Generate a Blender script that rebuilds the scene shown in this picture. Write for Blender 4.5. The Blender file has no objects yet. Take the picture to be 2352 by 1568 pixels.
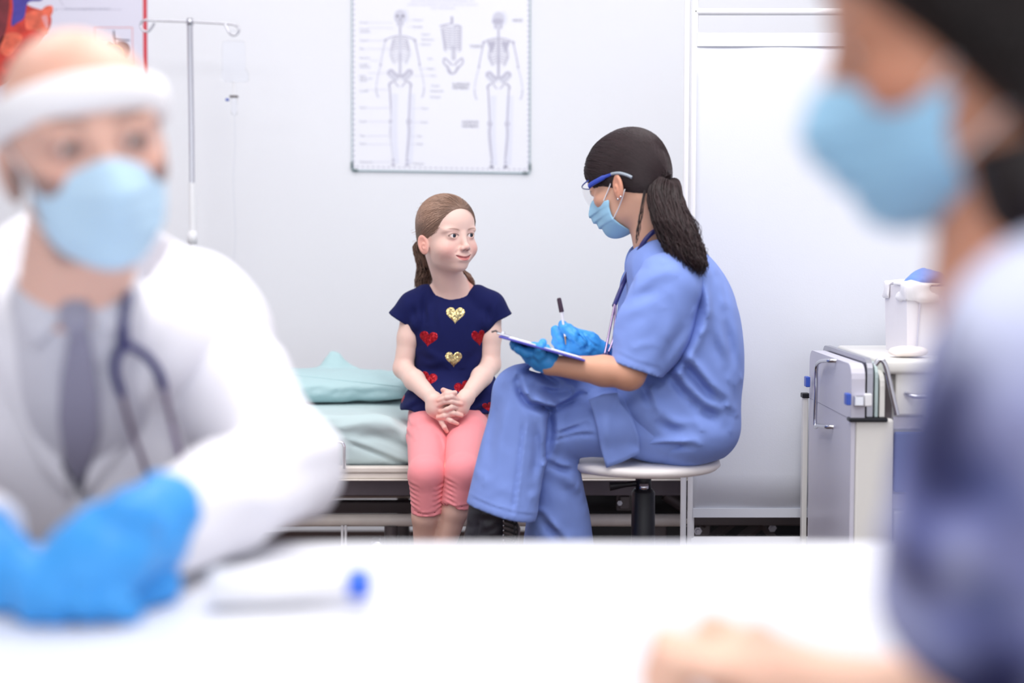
import bpy, bmesh, math, random
import numpy as np
from mathutils import Vector, Matrix

# ------------------------------------------------------------------ camera
SC = bpy.context.scene
COL = SC.collection
CAM_H = 1.12
F_PX = 2352 * 50.0 / 36.0
PITCH = math.atan(224.0 / F_PX)
FOCUS = 3.32
cam_d = bpy.data.cameras.new('camera')
cam_d.lens = 50; cam_d.sensor_width = 36; cam_d.clip_start = 0.05
cam_d.dof.use_dof = True
cam_d.dof.focus_distance = FOCUS
cam_d.dof.aperture_fstop = 1.45
cam = bpy.data.objects.new('camera', cam_d)
cam.location = (0, 0, CAM_H)
cam.rotation_euler = (math.pi / 2 - PITCH, 0, 0)
COL.objects.link(cam)
SC.camera = cam

# ------------------------------------------------------------------ light
SC.view_settings.view_transform = 'Standard'
SC.view_settings.look = 'None'
SC.view_settings.gamma = 1.0
SC.view_settings.use_curve_mapping = False
SC.view_settings.exposure = 0.47
world = bpy.data.worlds.new('world')
SC.world = world
world.use_nodes = True
bg = world.node_tree.nodes['Background']
bg.inputs[0].default_value = (0.93, 0.95, 1.0, 1)
bg.inputs[1].default_value = 1.3

def area(name, loc, size, power, rot=(0, 0, 0), color=(1, 0.985, 0.975)):
    l = bpy.data.lights.new(name, 'AREA')
    l.shape = 'RECTANGLE'; l.size, l.size_y = size
    l.energy = power; l.color = color
    o = bpy.data.objects.new(name, l)
    o.location = loc; o.rotation_euler = rot
    COL.objects.link(o)
    return o
CEIL = 2.75
LAMPS = ((0.1, 2.2, 1.2, 1.2, 26), (1.5, 2.5, 1.2, 0.6, 11), (-1.5, 2.4, 1.2, 0.6, 12), (0.1, 0.3, 1.2, 1.2, 19), (-1.0, 3.7, 1.2, 0.6, 7), (0.7, 3.9, 1.2, 0.6, 5))  # overhead panels; front one added as fill, rear pair added to brighten the wall
for (lx, ly, lsx, lsy, lp) in LAMPS:
    area('ceiling_and_fill_light', (lx, ly, CEIL - 0.06), (lsx, lsy), lp)

# ------------------------------------------------------------------ helpers
def P(px, py, Y):
    """photo pixel -> world point on the vertical plane at distance Y"""
    u = (px - 1176) / F_PX; v = -(py - 784) / F_PX
    d = Vector((u, math.cos(PITCH) + v * math.sin(PITCH), -math.sin(PITCH) + v * math.cos(PITCH)))
    t = Y / d.y
    return Vector((d.x * t, Y, CAM_H + d.z * t))

def A(v):
    return np.array(v, dtype=np.float64)

def tag(o, label=None, cat=None, group=None, kind=None):
    if label: o['label'] = label
    if cat: o['category'] = cat
    if group: o['group'] = group
    if kind: o['kind'] = kind
    return o

def empty(name, loc=(0, 0, 0)):
    o = bpy.data.objects.new(name, None)
    o.empty_display_size = 0.05
    o.location = loc
    COL.objects.link(o)
    return o

def link(name, me, mat=None, parent=None, smooth=False):
    o = bpy.data.objects.new(name, me)
    COL.objects.link(o)
    if mat is not None:
        for m in (mat if isinstance(mat, (list, tuple)) else [mat]):
            me.materials.append(m)
    if smooth:
        me.polygons.foreach_set('use_smooth', [True] * len(me.polygons))
    if parent is not None:
        o.parent = parent
        o.matrix_parent_inverse = Matrix.Translation(-Vector(parent.location))
    return o

class MB:
    """collects shapes (world coordinates) into one mesh"""
    def __init__(s):
        s.v = []; s.f = []; s.sm = []; s.mi = []
        s.cur = 0
    def _add(s, vs, fs, smooth):
        o = len(s.v)
        s.v.extend([tuple(p) for p in vs])
        s.f.extend([tuple(i + o for i in f) for f in fs])
        s.sm.extend([smooth] * len(fs)); s.mi.extend([s.cur] * len(fs))
    def box(s, lo, hi, bev=0.0, rot=None, seg=2):
        lo = Vector(lo); hi = Vector(hi); c = (lo + hi) / 2; d = hi - lo
        bm = bmesh.new()
        bmesh.ops.create_cube(bm, size=1.0)
        for v in bm.verts:
            v.co = Vector((v.co.x * d.x, v.co.y * d.y, v.co.z * d.z))
        if bev > 0:
            bmesh.ops.bevel(bm, geom=list(bm.edges), offset=min(bev, min(d) * 0.49), segments=seg, affect='EDGES', profile=0.5)
        R = rot or Matrix.Identity(3)
        bm.verts.index_update()
        s._add([R @ v.co + c for v in bm.verts], [[v.index for v in f.verts] for f in bm.faces], bev > 0 and seg > 2)
        bm.free()
        return s
    def tube(s, pts, r, n=10, caps=True, closed=False, smooth=True, flat=None):
        pts = [Vector(p) for p in pts]; m = len(pts)
        rs = r if isinstance(r, (list, tuple)) else [r] * m
        vs = []; fs = []
        nrm = None
        for i, p in enumerate(pts):
            if closed:
                t = (pts[(i + 1) % m] - pts[i - 1]).normalized()
            else:
                t = (pts[min(i + 1, m - 1)] - pts[max(i - 1, 0)])
                t = t.normalized() if t.length > 1e-9 else Vector((0, 0, 1))
            if nrm is None:
                a = Vector((0, 0, 1)) if abs(t.z) < 0.9 else Vector((1, 0, 0))
                nrm = (a - t * a.dot(t)).normalized()
            else:
                nrm = (nrm - t * nrm.dot(t))
                nrm = nrm.normalized() if nrm.length > 1e-6 else t.orthogonal().normalized()
            b = t.cross(nrm)
            for k in range(n):
                a = 2 * math.pi * k / n
                e = flat if flat else 1.0
                vs.append(p + nrm * (math.cos(a) * rs[i]) + b * (math.sin(a) * rs[i] * e))
        L = m if closed else m - 1
        for i in range(L):
            j = (i + 1) % m
            for k in range(n):
                k2 = (k + 1) % n
                fs.append((i * n + k, i * n + k2, j * n + k2, j * n + k))
        s._add(vs, fs, smooth)
        if caps and not closed:
            s._add(vs[:n], [tuple(reversed(range(n)))], False)
            s._add(vs[-n:], [tuple(range(n))], False)
        return s
    def cyl(s, a, b, r, n=20, r2=None):
        return s.tube([a, b], [r, r if r2 is None else r2], n)
    def lathe(s, prof, c, n=40, smooth=True, axis=None):
        c = Vector(c); vs = []; fs = []
        R = Matrix.Identity(3)
        if axis is not None:
            R = Vector((0, 0, 1)).rotation_difference(Vector(axis)).to_matrix()
        for (r, z) in prof:
            for k in range(n):
                a = 2 * math.pi * k / n
                vs.append(c + R @ Vector((r * math.cos(a), r * math.sin(a), z)))
        for i in range(len(prof) - 1):
            for k in range(n):
                k2 = (k + 1) % n
                fs.append((i * n + k, i * n + k2, (i + 1) * n + k2, (i + 1) * n + k))
        if prof[0][0] > 1e-6: fs.append(tuple(reversed(range(n))))
        if prof[-1][0] > 1e-6: fs.append(tuple(range((len(prof) - 1) * n, len(prof) * n)))
        s._add(vs, fs, smooth)
        return s
    def poly(s, pts):
        s._add(pts, [tuple(range(len(pts)))], False); return s
    def prism(s, pts, off):
        """polygon (list of points) extruded by vector off"""
        off = Vector(off); n = len(pts)
        pts = [Vector(p) for p in pts]
        vs = pts + [p + off for p in pts]
        fs = [tuple(range(n)), tuple(reversed(range(n, 2 * n)))]
        fs += [(i, i + n, (i + 1) % n + n, (i + 1) % n) for i in range(n)]
        s._add(vs, fs, False); return s
    def quadgrid(s, fn, nu, nv, smooth=True):
        vs = [fn(i / nu, j / nv) for i in range(nu + 1) for j in range(nv + 1)]
        fs = [(i * (nv + 1) + j, (i + 1) * (nv + 1) + j, (i + 1) * (nv + 1) + j + 1, i * (nv + 1) + j + 1) for i in range(nu) for j in range(nv)]
        s._add(vs, fs, smooth); return s
    def build(s, name, mat, parent=None, recalc=True):
        me = bpy.data.meshes.new(name)
        me.from_pydata(s.v, [], s.f)
        me.update()
        if recalc:
            bm = bmesh.new(); bm.from_mesh(me)
            bmesh.ops.recalc_face_normals(bm, faces=bm.faces)
            bm.to_mesh(me); bm.free()
        me.polygons.foreach_set('use_smooth', s.sm)
        me.polygons.foreach_set('material_index', s.mi)
        return link(name, me, mat, parent)

def smooth_path(pts, n=8):
    """Catmull-Rom through points"""
    pts = [Vector(p) for p in pts]
    out = []
    for i in range(len(pts) - 1):
        p0 = pts[max(i - 1, 0)]; p1 = pts[i]; p2 = pts[i + 1]; p3 = pts[min(i + 2, len(pts) - 1)]
        for k in range(n):
            t = k / n
            out.append(0.5 * ((2 * p1) + (p2 - p0) * t + (2 * p0 - 5 * p1 + 4 * p2 - p3) * t * t + (3 * p1 - p0 - 3 * p2 + p3) * t ** 3))
    out.append(pts[-1])
    return out

# ------------------------------------------------------------------ materials
def srgb(r, g, b):
    def c(u):
        u /= 255.0
        return u / 12.92 if u <= 0.04045 else ((u + 0.055) / 1.055) ** 2.4
    return (c(r), c(g), c(b), 1.0)

def mat(name, col, rough=0.5, metal=0.0, bump=0.0, bscale=200.0, sss=0.0, coat=0.0, trans=0.0, alpha=1.0,
        var=0.0, vscale=8.0, attr=False, sheen=0.0, ior=1.45, spec=0.5, bstretch=None, sssr=(1.0, 0.35, 0.2), sscale=0.006, wrinkle=None):
    m = bpy.data.materials.new(name)
    m.use_nodes = True
    nt = m.node_tree; N = nt.nodes; L = nt.links
    b = N['Principled BSDF']
    b.inputs['Base Color'].default_value = col
    b.inputs['Roughness'].default_value = rough
    b.inputs['Metallic'].default_value = metal
    b.inputs['IOR'].default_value = ior
    b.inputs['Specular IOR Level'].default_value = spec
    if sss:
        b.inputs['Subsurface Weight'].default_value = sss
        b.inputs['Subsurface Radius'].default_value = sssr
        b.inputs['Subsurface Scale'].default_value = sscale
    if coat: b.inputs['Coat Weight'].default_value = coat
    if trans: b.inputs['Transmission Weight'].default_value = trans
    if alpha < 1: b.inputs['Alpha'].default_value = alpha
    if sheen: b.inputs['Sheen Weight'].default_value = sheen
    tc = N.new('ShaderNodeTexCoord')
    src = None
    if attr:
        at = N.new('ShaderNodeAttribute'); at.attribute_name = 'Col'
        src = at.outputs['Color']
        L.new(src, b.inputs['Base Color'])
    if var:
        nz = N.new('ShaderNodeTexNoise'); nz.inputs['Scale'].default_value = vscale; nz.inputs['Detail'].default_value = 4
        L.new(tc.outputs['Object'], nz.inputs['Vector'])
        mr = N.new('ShaderNodeMapRange')
        mr.inputs['From Min'].default_value = 0.3; mr.inputs['From Max'].default_value = 0.7
        mr.inputs['To Min'].default_value = 1 - var; mr.inputs['To Max'].default_value = 1 + var
        L.new(nz.outputs['Fac'], mr.inputs['Value'])
        mx = N.new('ShaderNodeMix'); mx.data_type = 'RGBA'; mx.blend_type = 'MULTIPLY'
        mx.inputs[0].default_value = 1.0
        if src is not None: L.new(src, mx.inputs[6])
        else: mx.inputs[6].default_value = col
        L.new(mr.outputs[0], mx.inputs[7])
        L.new(mx.outputs[2], b.inputs['Base Color'])
    prevn = None
    if wrinkle:
        ws, wst, wd = wrinkle
        nw = N.new('ShaderNodeTexNoise'); nw.inputs['Scale'].default_value = ws; nw.inputs['Detail'].default_value = 2.5; nw.inputs['Distortion'].default_value = 1.2
        try: nw.noise_type = 'RIDGED_MULTIFRACTAL'
        except Exception: pass
        L.new(tc.outputs['Object'], nw.inputs['Vector'])
        bw = N.new('ShaderNodeBump'); bw.inputs['Strength'].default_value = wst; bw.inputs['Distance'].default_value = wd
        L.new(nw.outputs['Fac'], bw.inputs['Height']); prevn = bw.outputs[0]
        L.new(prevn, b.inputs['Normal'])
    if bump:
        nb = N.new('ShaderNodeTexNoise'); nb.inputs['Scale'].default_value = bscale; nb.inputs['Detail'].default_value = 3
        if bstretch:
            mp = N.new('ShaderNodeMapping'); mp.inputs['Scale'].default_value = bstretch
            L.new(tc.outputs['Object'], mp.inputs['Vector']); L.new(mp.outputs[0], nb.inputs['Vector'])
        else:
            L.new(tc.outputs['Object'], nb.inputs['Vector'])
        bp = N.new('ShaderNodeBump'); bp.inputs['Strength'].default_value = bump; bp.inputs['Distance'].default_value = 0.002
        L.new(nb.outputs['Fac'], bp.inputs['Height']); L.new(bp.outputs[0], b.inputs['Normal'])
        if prevn is not None: L.new(prevn, bp.inputs['Normal'])
    return m

M = {}
M['wall'] = mat('wall_paint', srgb(238, 239, 245), 0.6, bump=0.05, bscale=120)
M['ceil'] = mat('ceiling_paint', srgb(240, 240, 242), 0.8)
M['floor'] = mat('brown_vinyl_floor', srgb(84, 58, 50), 0.4, var=0.25, vscale=5, bump=0.05)
M['white_paint'] = mat('white_enamel', srgb(238, 238, 242), 0.3, coat=0.2)
M['cream_paint'] = mat('cream_enamel', srgb(226, 218, 210), 0.35, coat=0.2, var=0.06, vscale=20)
M['chrome'] = mat('chrome', srgb(205, 205, 212), 0.16, metal=1.0)
M['steel'] = mat('brushed_steel', srgb(176, 176, 186), 0.32, metal=1.0)
M['dark_metal'] = mat('dark_grey_metal', srgb(92, 84, 86), 0.45, metal=0.3)
M['grey_board'] = mat('grey_board', srgb(120, 112, 120), 0.6, var=0.1)
M['black_plastic'] = mat('black_plastic', srgb(20, 21, 30), 0.4)
M['rubber'] = mat('grey_rubber', srgb(70, 66, 70), 0.6)
M['blue_plastic'] = mat('blue_plastic', srgb(60, 92, 190), 0.35)
M['table_top'] = mat('white_laminate', srgb(226, 227, 233), 0.3)
M['paper'] = mat('paper', srgb(243, 242, 247), 0.7)
# ------------------------------------------------------------------ sculpting kit: smooth unions of solids, meshed as one skin
def _smin(a, b, k):
    if k <= 0: return np.minimum(a, b)
    h = np.maximum(k - np.abs(a - b), 0) / k
    return np.minimum(a, b) - h * h * (k * 0.25)
def _smax(a, b, k): return -_smin(-a, -b, k)

def s_cone(a, b, r1, r2):
    """tapered capsule"""
    a = A(a); b = A(b); ba = b - a; l2 = float(ba @ ba) + 1e-12; rr = r1 - r2; a2 = l2 - rr * rr
    il2 = 1.0 / l2
    def f(x, y, z):
        if a2 <= 0:
            c, r = (a, r1) if r1 > r2 else (b, r2)
            return np.sqrt((x - c[0])**2 + (y - c[1])**2 + (z - c[2])**2) - r
        px, py, pz = x - a[0], y - a[1], z - a[2]
        yy = px * ba[0] + py * ba[1] + pz * ba[2]
        zz = yy - l2
        qx, qy, qz = px * l2 - ba[0] * yy, py * l2 - ba[1] * yy, pz * l2 - ba[2] * yy
        x2 = qx * qx + qy * qy + qz * qz
        y2 = yy * yy * l2; z2 = zz * zz * l2
        k = np.sign(rr) * rr * rr * x2
        d = (np.sqrt(x2 * a2 * il2) + yy * rr) * il2 - r1
        d = np.where(np.sign(yy) * a2 * y2 < k, np.sqrt(x2 + y2) * il2 - r1, d)
        d = np.where(np.sign(zz) * a2 * z2 > k, np.sqrt(x2 + z2) * il2 - r2, d)
        return d
    R = max(r1, r2)
    return f, np.minimum(a, b) - R, np.maximum(a, b) + R

def rotm(ax=0, ay=0, az=0):
    return np.array((Matrix.Rotation(az, 3, 'Z') @ Matrix.Rotation(ay, 3, 'Y') @ Matrix.Rotation(ax, 3, 'X')))

def s_ell(c, r, R=None):
    c = A(c); r = A(r)
    def f(x, y, z):
        px, py, pz = x - c[0], y - c[1], z - c[2]
        if R is not None:
            px, py, pz = (R[0, 0]*px + R[1, 0]*py + R[2, 0]*pz, R[0, 1]*px + R[1, 1]*py + R[2, 1]*pz, R[0, 2]*px + R[1, 2]*py + R[2, 2]*pz)
        k0 = np.sqrt((px / r[0])**2 + (py / r[1])**2 + (pz / r[2])**2)
        k1 = np.sqrt((px / r[0]**2)**2 + (py / r[1]**2)**2 + (pz / r[2]**2)**2) + 1e-9
        return k0 * (k0 - 1.0) / k1
    m = max(r) if R is not None else r
    return f, c - m, c + m

def s_box(c, h, rad=0.0, R=None):
    c = A(c); h = A(h) - rad
    def f(x, y, z):
        px, py, pz = x - c[0], y - c[1], z - c[2]
        if R is not None:
            px, py, pz = (R[0, 0]*px + R[1, 0]*py + R[2, 0]*pz, R[0, 1]*px + R[1, 1]*py + R[2, 1]*pz, R[0, 2]*px + R[1, 2]*py + R[2, 2]*pz)
        qx, qy, qz = np.abs(px) - h[0], np.abs(py) - h[1], np.abs(pz) - h[2]
        return np.sqrt(np.maximum(qx, 0)**2 + np.maximum(qy, 0)**2 + np.maximum(qz, 0)**2) + np.minimum(np.maximum(np.maximum(qx, qy), qz), 0) - rad
    m = np.linalg.norm(h + rad) if R is not None else h + rad
    return f, c - m, c + m

def s_plane(p, n):
    """half space on the side n points away from is inside"""
    p = A(p); n = A(n) / np.linalg.norm(n)
    def f(x, y, z): return (x - p[0]) * n[0] + (y - p[1]) * n[1] + (z - p[2]) * n[2]
    return f, None, None

def xform(prim, R, t):
    """prim given in local axes -> placed by rotation R and translation t"""
    f, lo, hi = prim; t = A(t)
    def g(x, y, z):
        px, py, pz = x - t[0], y - t[1], z - t[2]
        return f(R[0, 0]*px + R[1, 0]*py + R[2, 0]*pz, R[0, 1]*px + R[1, 1]*py + R[2, 1]*pz, R[0, 2]*px + R[1, 2]*py + R[2, 2]*pz)
    if lo is None: return g, None, None
    cs = np.array([[(lo, hi)[i][0], (lo, hi)[j][1], (lo, hi)[k][2]] for i in (0, 1) for j in (0, 1) for k in (0, 1)]) @ R.T + t
    return g, cs.min(0), cs.max(0)

class SDF:
    def __init__(s, R=None, t=(0, 0, 0)):
        s.ops = []; s.R = R; s.t = t
    def _p(s, prim): return xform(prim, s.R, s.t) if s.R is not None else prim
    def add(s, prim, k=0.0): s.ops.append(('u', s._p(prim), k)); return s
    def sub(s, prim, k=0.0): s.ops.append(('d', s._p(prim), k)); return s
    def clip(s, prim, k=0.0): s.ops.append(('i', s._p(prim), k)); return s
    def disp(s, prim): s.ops.append(('o', s._p(prim), 0.0)); return s
    def chain(s, pts, rs, k=0.0):
        for i in range(len(pts) - 1):
            s.add(s_cone(pts[i], pts[i + 1], rs[i], rs[i + 1]), k)
        return s
    def pts(s, p):
        p = np.asarray(p, dtype=np.float64); x, y, z = p[:, 0], p[:, 1], p[:, 2]
        d = np.full(len(p), 1.0)
        for op, (f, lo, hi), k in s.ops:
            if op == 'u': d = _smin(d, f(x, y, z), k)
            elif op == 'd': d = _smax(d, -f(x, y, z), k)
            elif op == 'i': d = _smax(d, f(x, y, z), k)
            else: d = d + f(x, y, z)
        return d
    def normal(s, p, e=0.001):
        g = np.stack([s.pts(p + A((e, 0, 0))) - s.pts(p - A((e, 0, 0))), s.pts(p + A((0, e, 0))) - s.pts(p - A((0, e, 0))), s.pts(p + A((0, 0, e))) - s.pts(p - A((0, 0, e)))], 1)
        return g / (np.linalg.norm(g, axis=1, keepdims=True) + 1e-9)
    def project(s, p, it=4, off=0.0):
        p = np.array(p, dtype=np.float64)
        for _ in range(it):
            d = s.pts(p) - off
            p = p - s.normal(p) * d[:, None] * 0.9
        return p
    def grid(s, lo, hi, h):
        lo = A(lo); hi = A(hi)
        n = np.ceil((hi - lo) / h).astype(int) + 1
        ax = [(lo[i] + h * np.arange(n[i])).astype(np.float32) for i in range(3)]
        D = np.full(n, 0.2, dtype=np.float32)
        for op, (f, a, b), k in s.ops:
            sl = []
            if a is None:
                sl = [slice(0, n[i]) for i in range(3)]
            else:
                m = k + 4 * h
                for i in range(3):
                    i0 = max(0, int(math.floor((a[i] - m - lo[i]) / h))); i1 = min(n[i], int(math.ceil((b[i] + m - lo[i]) / h)) + 1)
                    sl.append(slice(i0, i1))
                if any(q.stop <= q.start for q in sl): continue
            x = ax[0][sl[0]][:, None, None]; y = ax[1][sl[1]][None, :, None]; z = ax[2][sl[2]][None, None, :]
            sl = tuple(sl)
            v = np.asarray(f(x, y, z), dtype=np.float32)
            if op == 'u': D[sl] = _smin(D[sl], v, k)
            elif op == 'd': D[sl] = _smax(D[sl], -v, k)
            elif op == 'i': D[sl] = _smax(D[sl], v, k)
            else: D[sl] = D[sl] + v
        return D, lo
    def mesh(s, lo=None, hi=None, h=0.004, smooth=1):
        if lo is None:
            los = [p[1] for op, p, k in s.ops if op == 'u' and p[1] is not None]; his = [p[2] for op, p, k in s.ops if op == 'u' and p[2] is not None]
            lo = np.min(los, axis=0) - 4 * h; hi = np.max(his, axis=0) + 4 * h
        D, lo = s.grid(lo, hi, h)
        return surface_nets(D, lo, h, smooth)

def surface_nets(D, lo, h, smooth=1):
    n = D.shape
    S = D < 0
    c = [S[i:n[0]-1+i, j:n[1]-1+j, k:n[2]-1+k] for i in (0, 1) for j in (0, 1) for k in (0, 1)]
    cnt = np.zeros(c[0].shape, dtype=np.int8)
    for q in c: cnt += q
    act = (cnt > 0) & (cnt < 8)
    I = np.argwhere(act)
    if len(I) == 0: return np.zeros((0, 3)), np.zeros((0, 4), int)
    idx = np.full(act.shape, -1, dtype=np.int32); idx[act] = np.arange(len(I))
    cor = [(i, j, k) for i in (0, 1) for j in (0, 1) for k in (0, 1)]
    val = np.stack([D[I[:, 0]+i, I[:, 1]+j, I[:, 2]+k] for i, j, k in cor], 1)
    acc = np.zeros((len(I), 3)); w = np.zeros(len(I))
    for a in range(8):
        for b in range(a + 1, 8):
            da = np.array(cor[b]) - np.array(cor[a])
            if np.abs(da).sum() != 1: continue
            va, vb = val[:, a], val[:, b]
            m = (va < 0) != (vb < 0)
            t = np.where(m, va / np.where(m, va - vb, 1), 0)
            acc += m[:, None] * (np.array(cor[a])[None] + t[:, None] * da[None]); w += m
    V = lo[None] + h * (I + acc / w[:, None])
    F = []
    for axis in range(3):
        u, v = (axis + 1) % 3, (axis + 2) % 3
        s0 = [slice(None)] * 3; s1 = [slice(None)] * 3
        s0[axis] = slice(0, n[axis]-1); s1[axis] = slice(1, n[axis])
        for q in (s0, s1):
            q[u] = slice(1, n[u]-1); q[v] = slice(1, n[v]-1)
        A0 = S[tuple(s0)]; A1 = S[tuple(s1)]
        E = np.argwhere(A0 != A1)
        if len(E) == 0: continue
        flip = A0[tuple(E.T)]
        E = E.copy(); E[:, u] += 1; E[:, v] += 1
        def g(du, dv):
            q = E.copy(); q[:, u] -= du; q[:, v] -= dv
            return idx[q[:, 0], q[:, 1], q[:, 2]]
        Q = np.stack([g(1, 1), g(0, 1), g(0, 0), g(1, 0)], 1)
        Q[~flip] = Q[~flip][:, ::-1]
        F.append(Q)
    F = np.concatenate(F)
    for _ in range(smooth):   # light relaxation
        nb = np.zeros_like(V); ct = np.zeros(len(V))
        for a in range(4):
            i, j = F[:, a], F[:, (a + 1) % 4]
            np.add.at(nb, i, V[j]); np.add.at(ct, i, 1); np.add.at(nb, j, V[i]); np.add.at(ct, j, 1)
        V = V + 0.5 * (nb / np.maximum(ct, 1)[:, None] - V)
    return V, F

def join_vf(*vfs):
    V = []; F = []; o = 0
    for v, f in vfs:
        V.append(v); F.append(np.asarray(f) + o); o += len(v)
    return np.concatenate(V), np.concatenate(F)

def np_mesh(name, V, F, m, parent=None, col=None, smooth=True, matidx=None):
    me = bpy.data.meshes.new(name)
    V = np.asarray(V, dtype=np.float32); F = np.asarray(F, dtype=np.int32); k = F.shape[1]
    me.vertices.add(len(V)); me.vertices.foreach_set('co', V.ravel())
    me.loops.add(F.size); me.loops.foreach_set('vertex_index', F.ravel())
    me.polygons.add(len(F))
    me.polygons.foreach_set('loop_start', np.arange(0, F.size, k, dtype=np.int32))
    me.polygons.foreach_set('loop_total', np.full(len(F), k, dtype=np.int32))
    if smooth: me.polygons.foreach_set('use_smooth', np.ones(len(F), dtype=bool))
    me.update(calc_edges=True); me.validate()
    if col is not None:
        at = me.color_attributes.new('Col', 'FLOAT_COLOR', 'POINT')
        c4 = np.ones((len(V), 4), dtype=np.float32); c4[:, :3] = col[:, :3]
        at.data.foreach_set('color', c4.ravel())
    if matidx is not None: me.polygons.foreach_set('material_index', matidx.astype(np.int32))
    return link(name, me, m, parent)

def vnoise(x, y, z, seed=0):
    """smooth value noise in -1..1 (arrays broadcast)"""
    x, y, z = np.broadcast_arrays(x, y, z)
    xi, yi, zi = np.floor(x).astype(np.int64), np.floor(y).astype(np.int64), np.floor(z).astype(np.int64)
    fx, fy, fz = x - xi, y - yi, z - zi
    fx, fy, fz = (q * q * (3 - 2 * q) for q in (fx, fy, fz))
    def hsh(i, j, k):
        n = (i * 73856093) ^ (j * 19349663) ^ (k * 83492791) ^ (seed * 2654435761)
        n = (n ^ (n >> 13)) * 1274126177
        return ((n & 0xffff) / 32767.5) - 1.0
    r = 0
    for i in (0, 1):
        for j in (0, 1):
            for k in (0, 1):
                r = r + hsh(xi + i, yi + j, zi + k) * (fx if i else 1 - fx) * (fy if j else 1 - fy) * (fz if k else 1 - fz)
    return r

def seg_dist2(u, v, pts):
    """distance and side of 2D points (u,v) to a polyline"""
    best = None; side = None
    for (a, b) in zip(pts[:-1], pts[1:]):
        dx, dy = b[0] - a[0], b[1] - a[1]; l2 = dx * dx + dy * dy + 1e-12
        t = np.clip(((u - a[0]) * dx + (v - a[1]) * dy) / l2, 0, 1)
        ex, ey = u - a[0] - t * dx, v - a[1] - t * dy
        d = np.sqrt(ex * ex + ey * ey); sd = np.sign(dx * ey - dy * ex)
        if best is None: best, side = d, sd
        else:
            m = d < best
            best = np.where(m, d, best); side = np.where(m, sd, side)
    return best, side

def fold(s, pix, Y, w=0.008, amp=0.006, ymax=None, ridge=0.6, ymin=None):
    """cloth fold: a valley along a line (given at photo pixels on depth Y) with a ridge beside it"""
    q = [P(a, b, Y) for a, b in smooth_px(pix)]
    pts = [(p.x, p.z) for p in q]
    lo = A((min(p[0] for p in pts) - 4 * w, Y - 0.4 if ymin is None else ymin, min(p[1] for p in pts) - 4 * w))
    hi = A((max(p[0] for p in pts) + 4 * w, ymax if ymax is not None else Y + 0.06, max(p[1] for p in pts) + 4 * w))
    L = [0]
    def f(x, y, z):
        d, sd = seg_dist2(x, z, pts)
        e0 = np.sqrt((x - pts[0][0])**2 + (z - pts[0][1])**2); e1 = np.sqrt((x - pts[-1][0])**2 + (z - pts[-1][1])**2)
        tap = np.clip(e0 / (4 * w), 0.25, 1) * np.clip(e1 / (4 * w), 0.25, 1)
        v = amp * np.exp(-(d / w)**2) - ridge * amp * np.exp(-((d * sd - 1.7 * w) / w)**2) * (d < 4 * w)
        yf = np.clip((hi[1] - y) / 0.03, 0, 1)
        return v * tap * yf
    s.disp((f, lo, hi))
def smooth_px(pix, n=4):
    if len(pix) < 3: return pix
    return [(q.x, q.y) for q in smooth_path([Vector((a, b, 0)) for a, b in pix], n)]
def noise_disp(s, lo, hi, amp, freq, seed=0, stretch=(1, 1, 1)):
    lo = A(lo); hi = A(hi)
    def f(x, y, z):
        e = 0.03
        w = 1.0
        for q, a, b in ((x, lo[0], hi[0]), (y, lo[1], hi[1]), (z, lo[2], hi[2])):
            w = w * np.clip((q - a) / e, 0, 1) * np.clip((b - q) / e, 0, 1)
        return amp * w * vnoise(x * freq * stretch[0], y * freq * stretch[1], z * freq * stretch[2], seed)
    s.disp((f, lo, hi))
# ------------------------------------------------------------------ the room
WALL_Y = 4.6
def slab(name, lo, hi, m):
    o = MB().box(lo, hi).build(name, m)
    tag(o, kind='structure'); return o
M['skirting'] = mat('dark_brown_skirting', srgb(62, 44, 42), 0.5)
slab('floor', (-3.0, -2.6, -0.1), (3.0, WALL_Y + 0.1, 0.0), M['floor'])
slab('wall_back', (-3.1, WALL_Y, 0.0), (3.1, WALL_Y + 0.1, CEIL), M['wall'])
slab('wall_left', (-3.1, -2.6, 0.0), (-3.0, WALL_Y, CEIL), M['wall'])
slab('wall_right', (3.0, -2.6, 0.0), (3.1, WALL_Y, CEIL), M['wall'])
slab('ceiling', (-3.1, -2.6, CEIL), (3.1, WALL_Y + 0.1, CEIL + 0.1), M['ceil'])
slab('baseboard_back', (-3.0, WALL_Y - 0.015, 0.0), (3.0, WALL_Y - 0.0005, 0.185), M['skirting'])
# frames around the overhead lights, added fill and wall-wash ones included
for (x, y, sx, sy, _w) in LAMPS:
    f = MB()
    t = 0.03
    for (a, b) in (((x - sx/2 - t, y - sy/2 - t), (x + sx/2 + t, y - sy/2)), ((x - sx/2 - t, y + sy/2), (x + sx/2 + t, y + sy/2 + t)),
                   ((x - sx/2 - t, y - sy/2), (x - sx/2, y + sy/2)), ((x + sx/2, y - sy/2), (x + sx/2 + t, y + sy/2))):
        f.box((a[0], a[1], CEIL - 0.07), (b[0], b[1], CEIL - 0.0005))
    o = f.build('trim_1', M['white_paint']); tag(o, kind='structure')

# ------------------------------------------------------------------ the white table in front
TZ = 0.775
TY0, TY1 = 1.01, 1.635
t = empty('table', (-0.1, (TY0 + TY1) / 2, 0))
tag(t, 'long white laminate table in the foreground between the doctor and the dark-haired woman', 'table')
MB().box((-1.15, TY0, TZ - 0.028), (1.0, TY1, TZ), 0.004).build('table_top', M['table_top'], t)
for x in (-1.08, 0.93):
    for y in (TY0 + 0.06, TY1 - 0.06):
        MB().box((x - 0.02, y - 0.02, 0), (x + 0.02, y + 0.02, TZ - 0.028), 0.003).build('leg', M['white_paint'], t)
MB().box((-1.06, TY1 - 0.07, TZ - 0.10), (0.91, TY1 - 0.05, TZ - 0.03)).build('apron', M['white_paint'], t)

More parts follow.
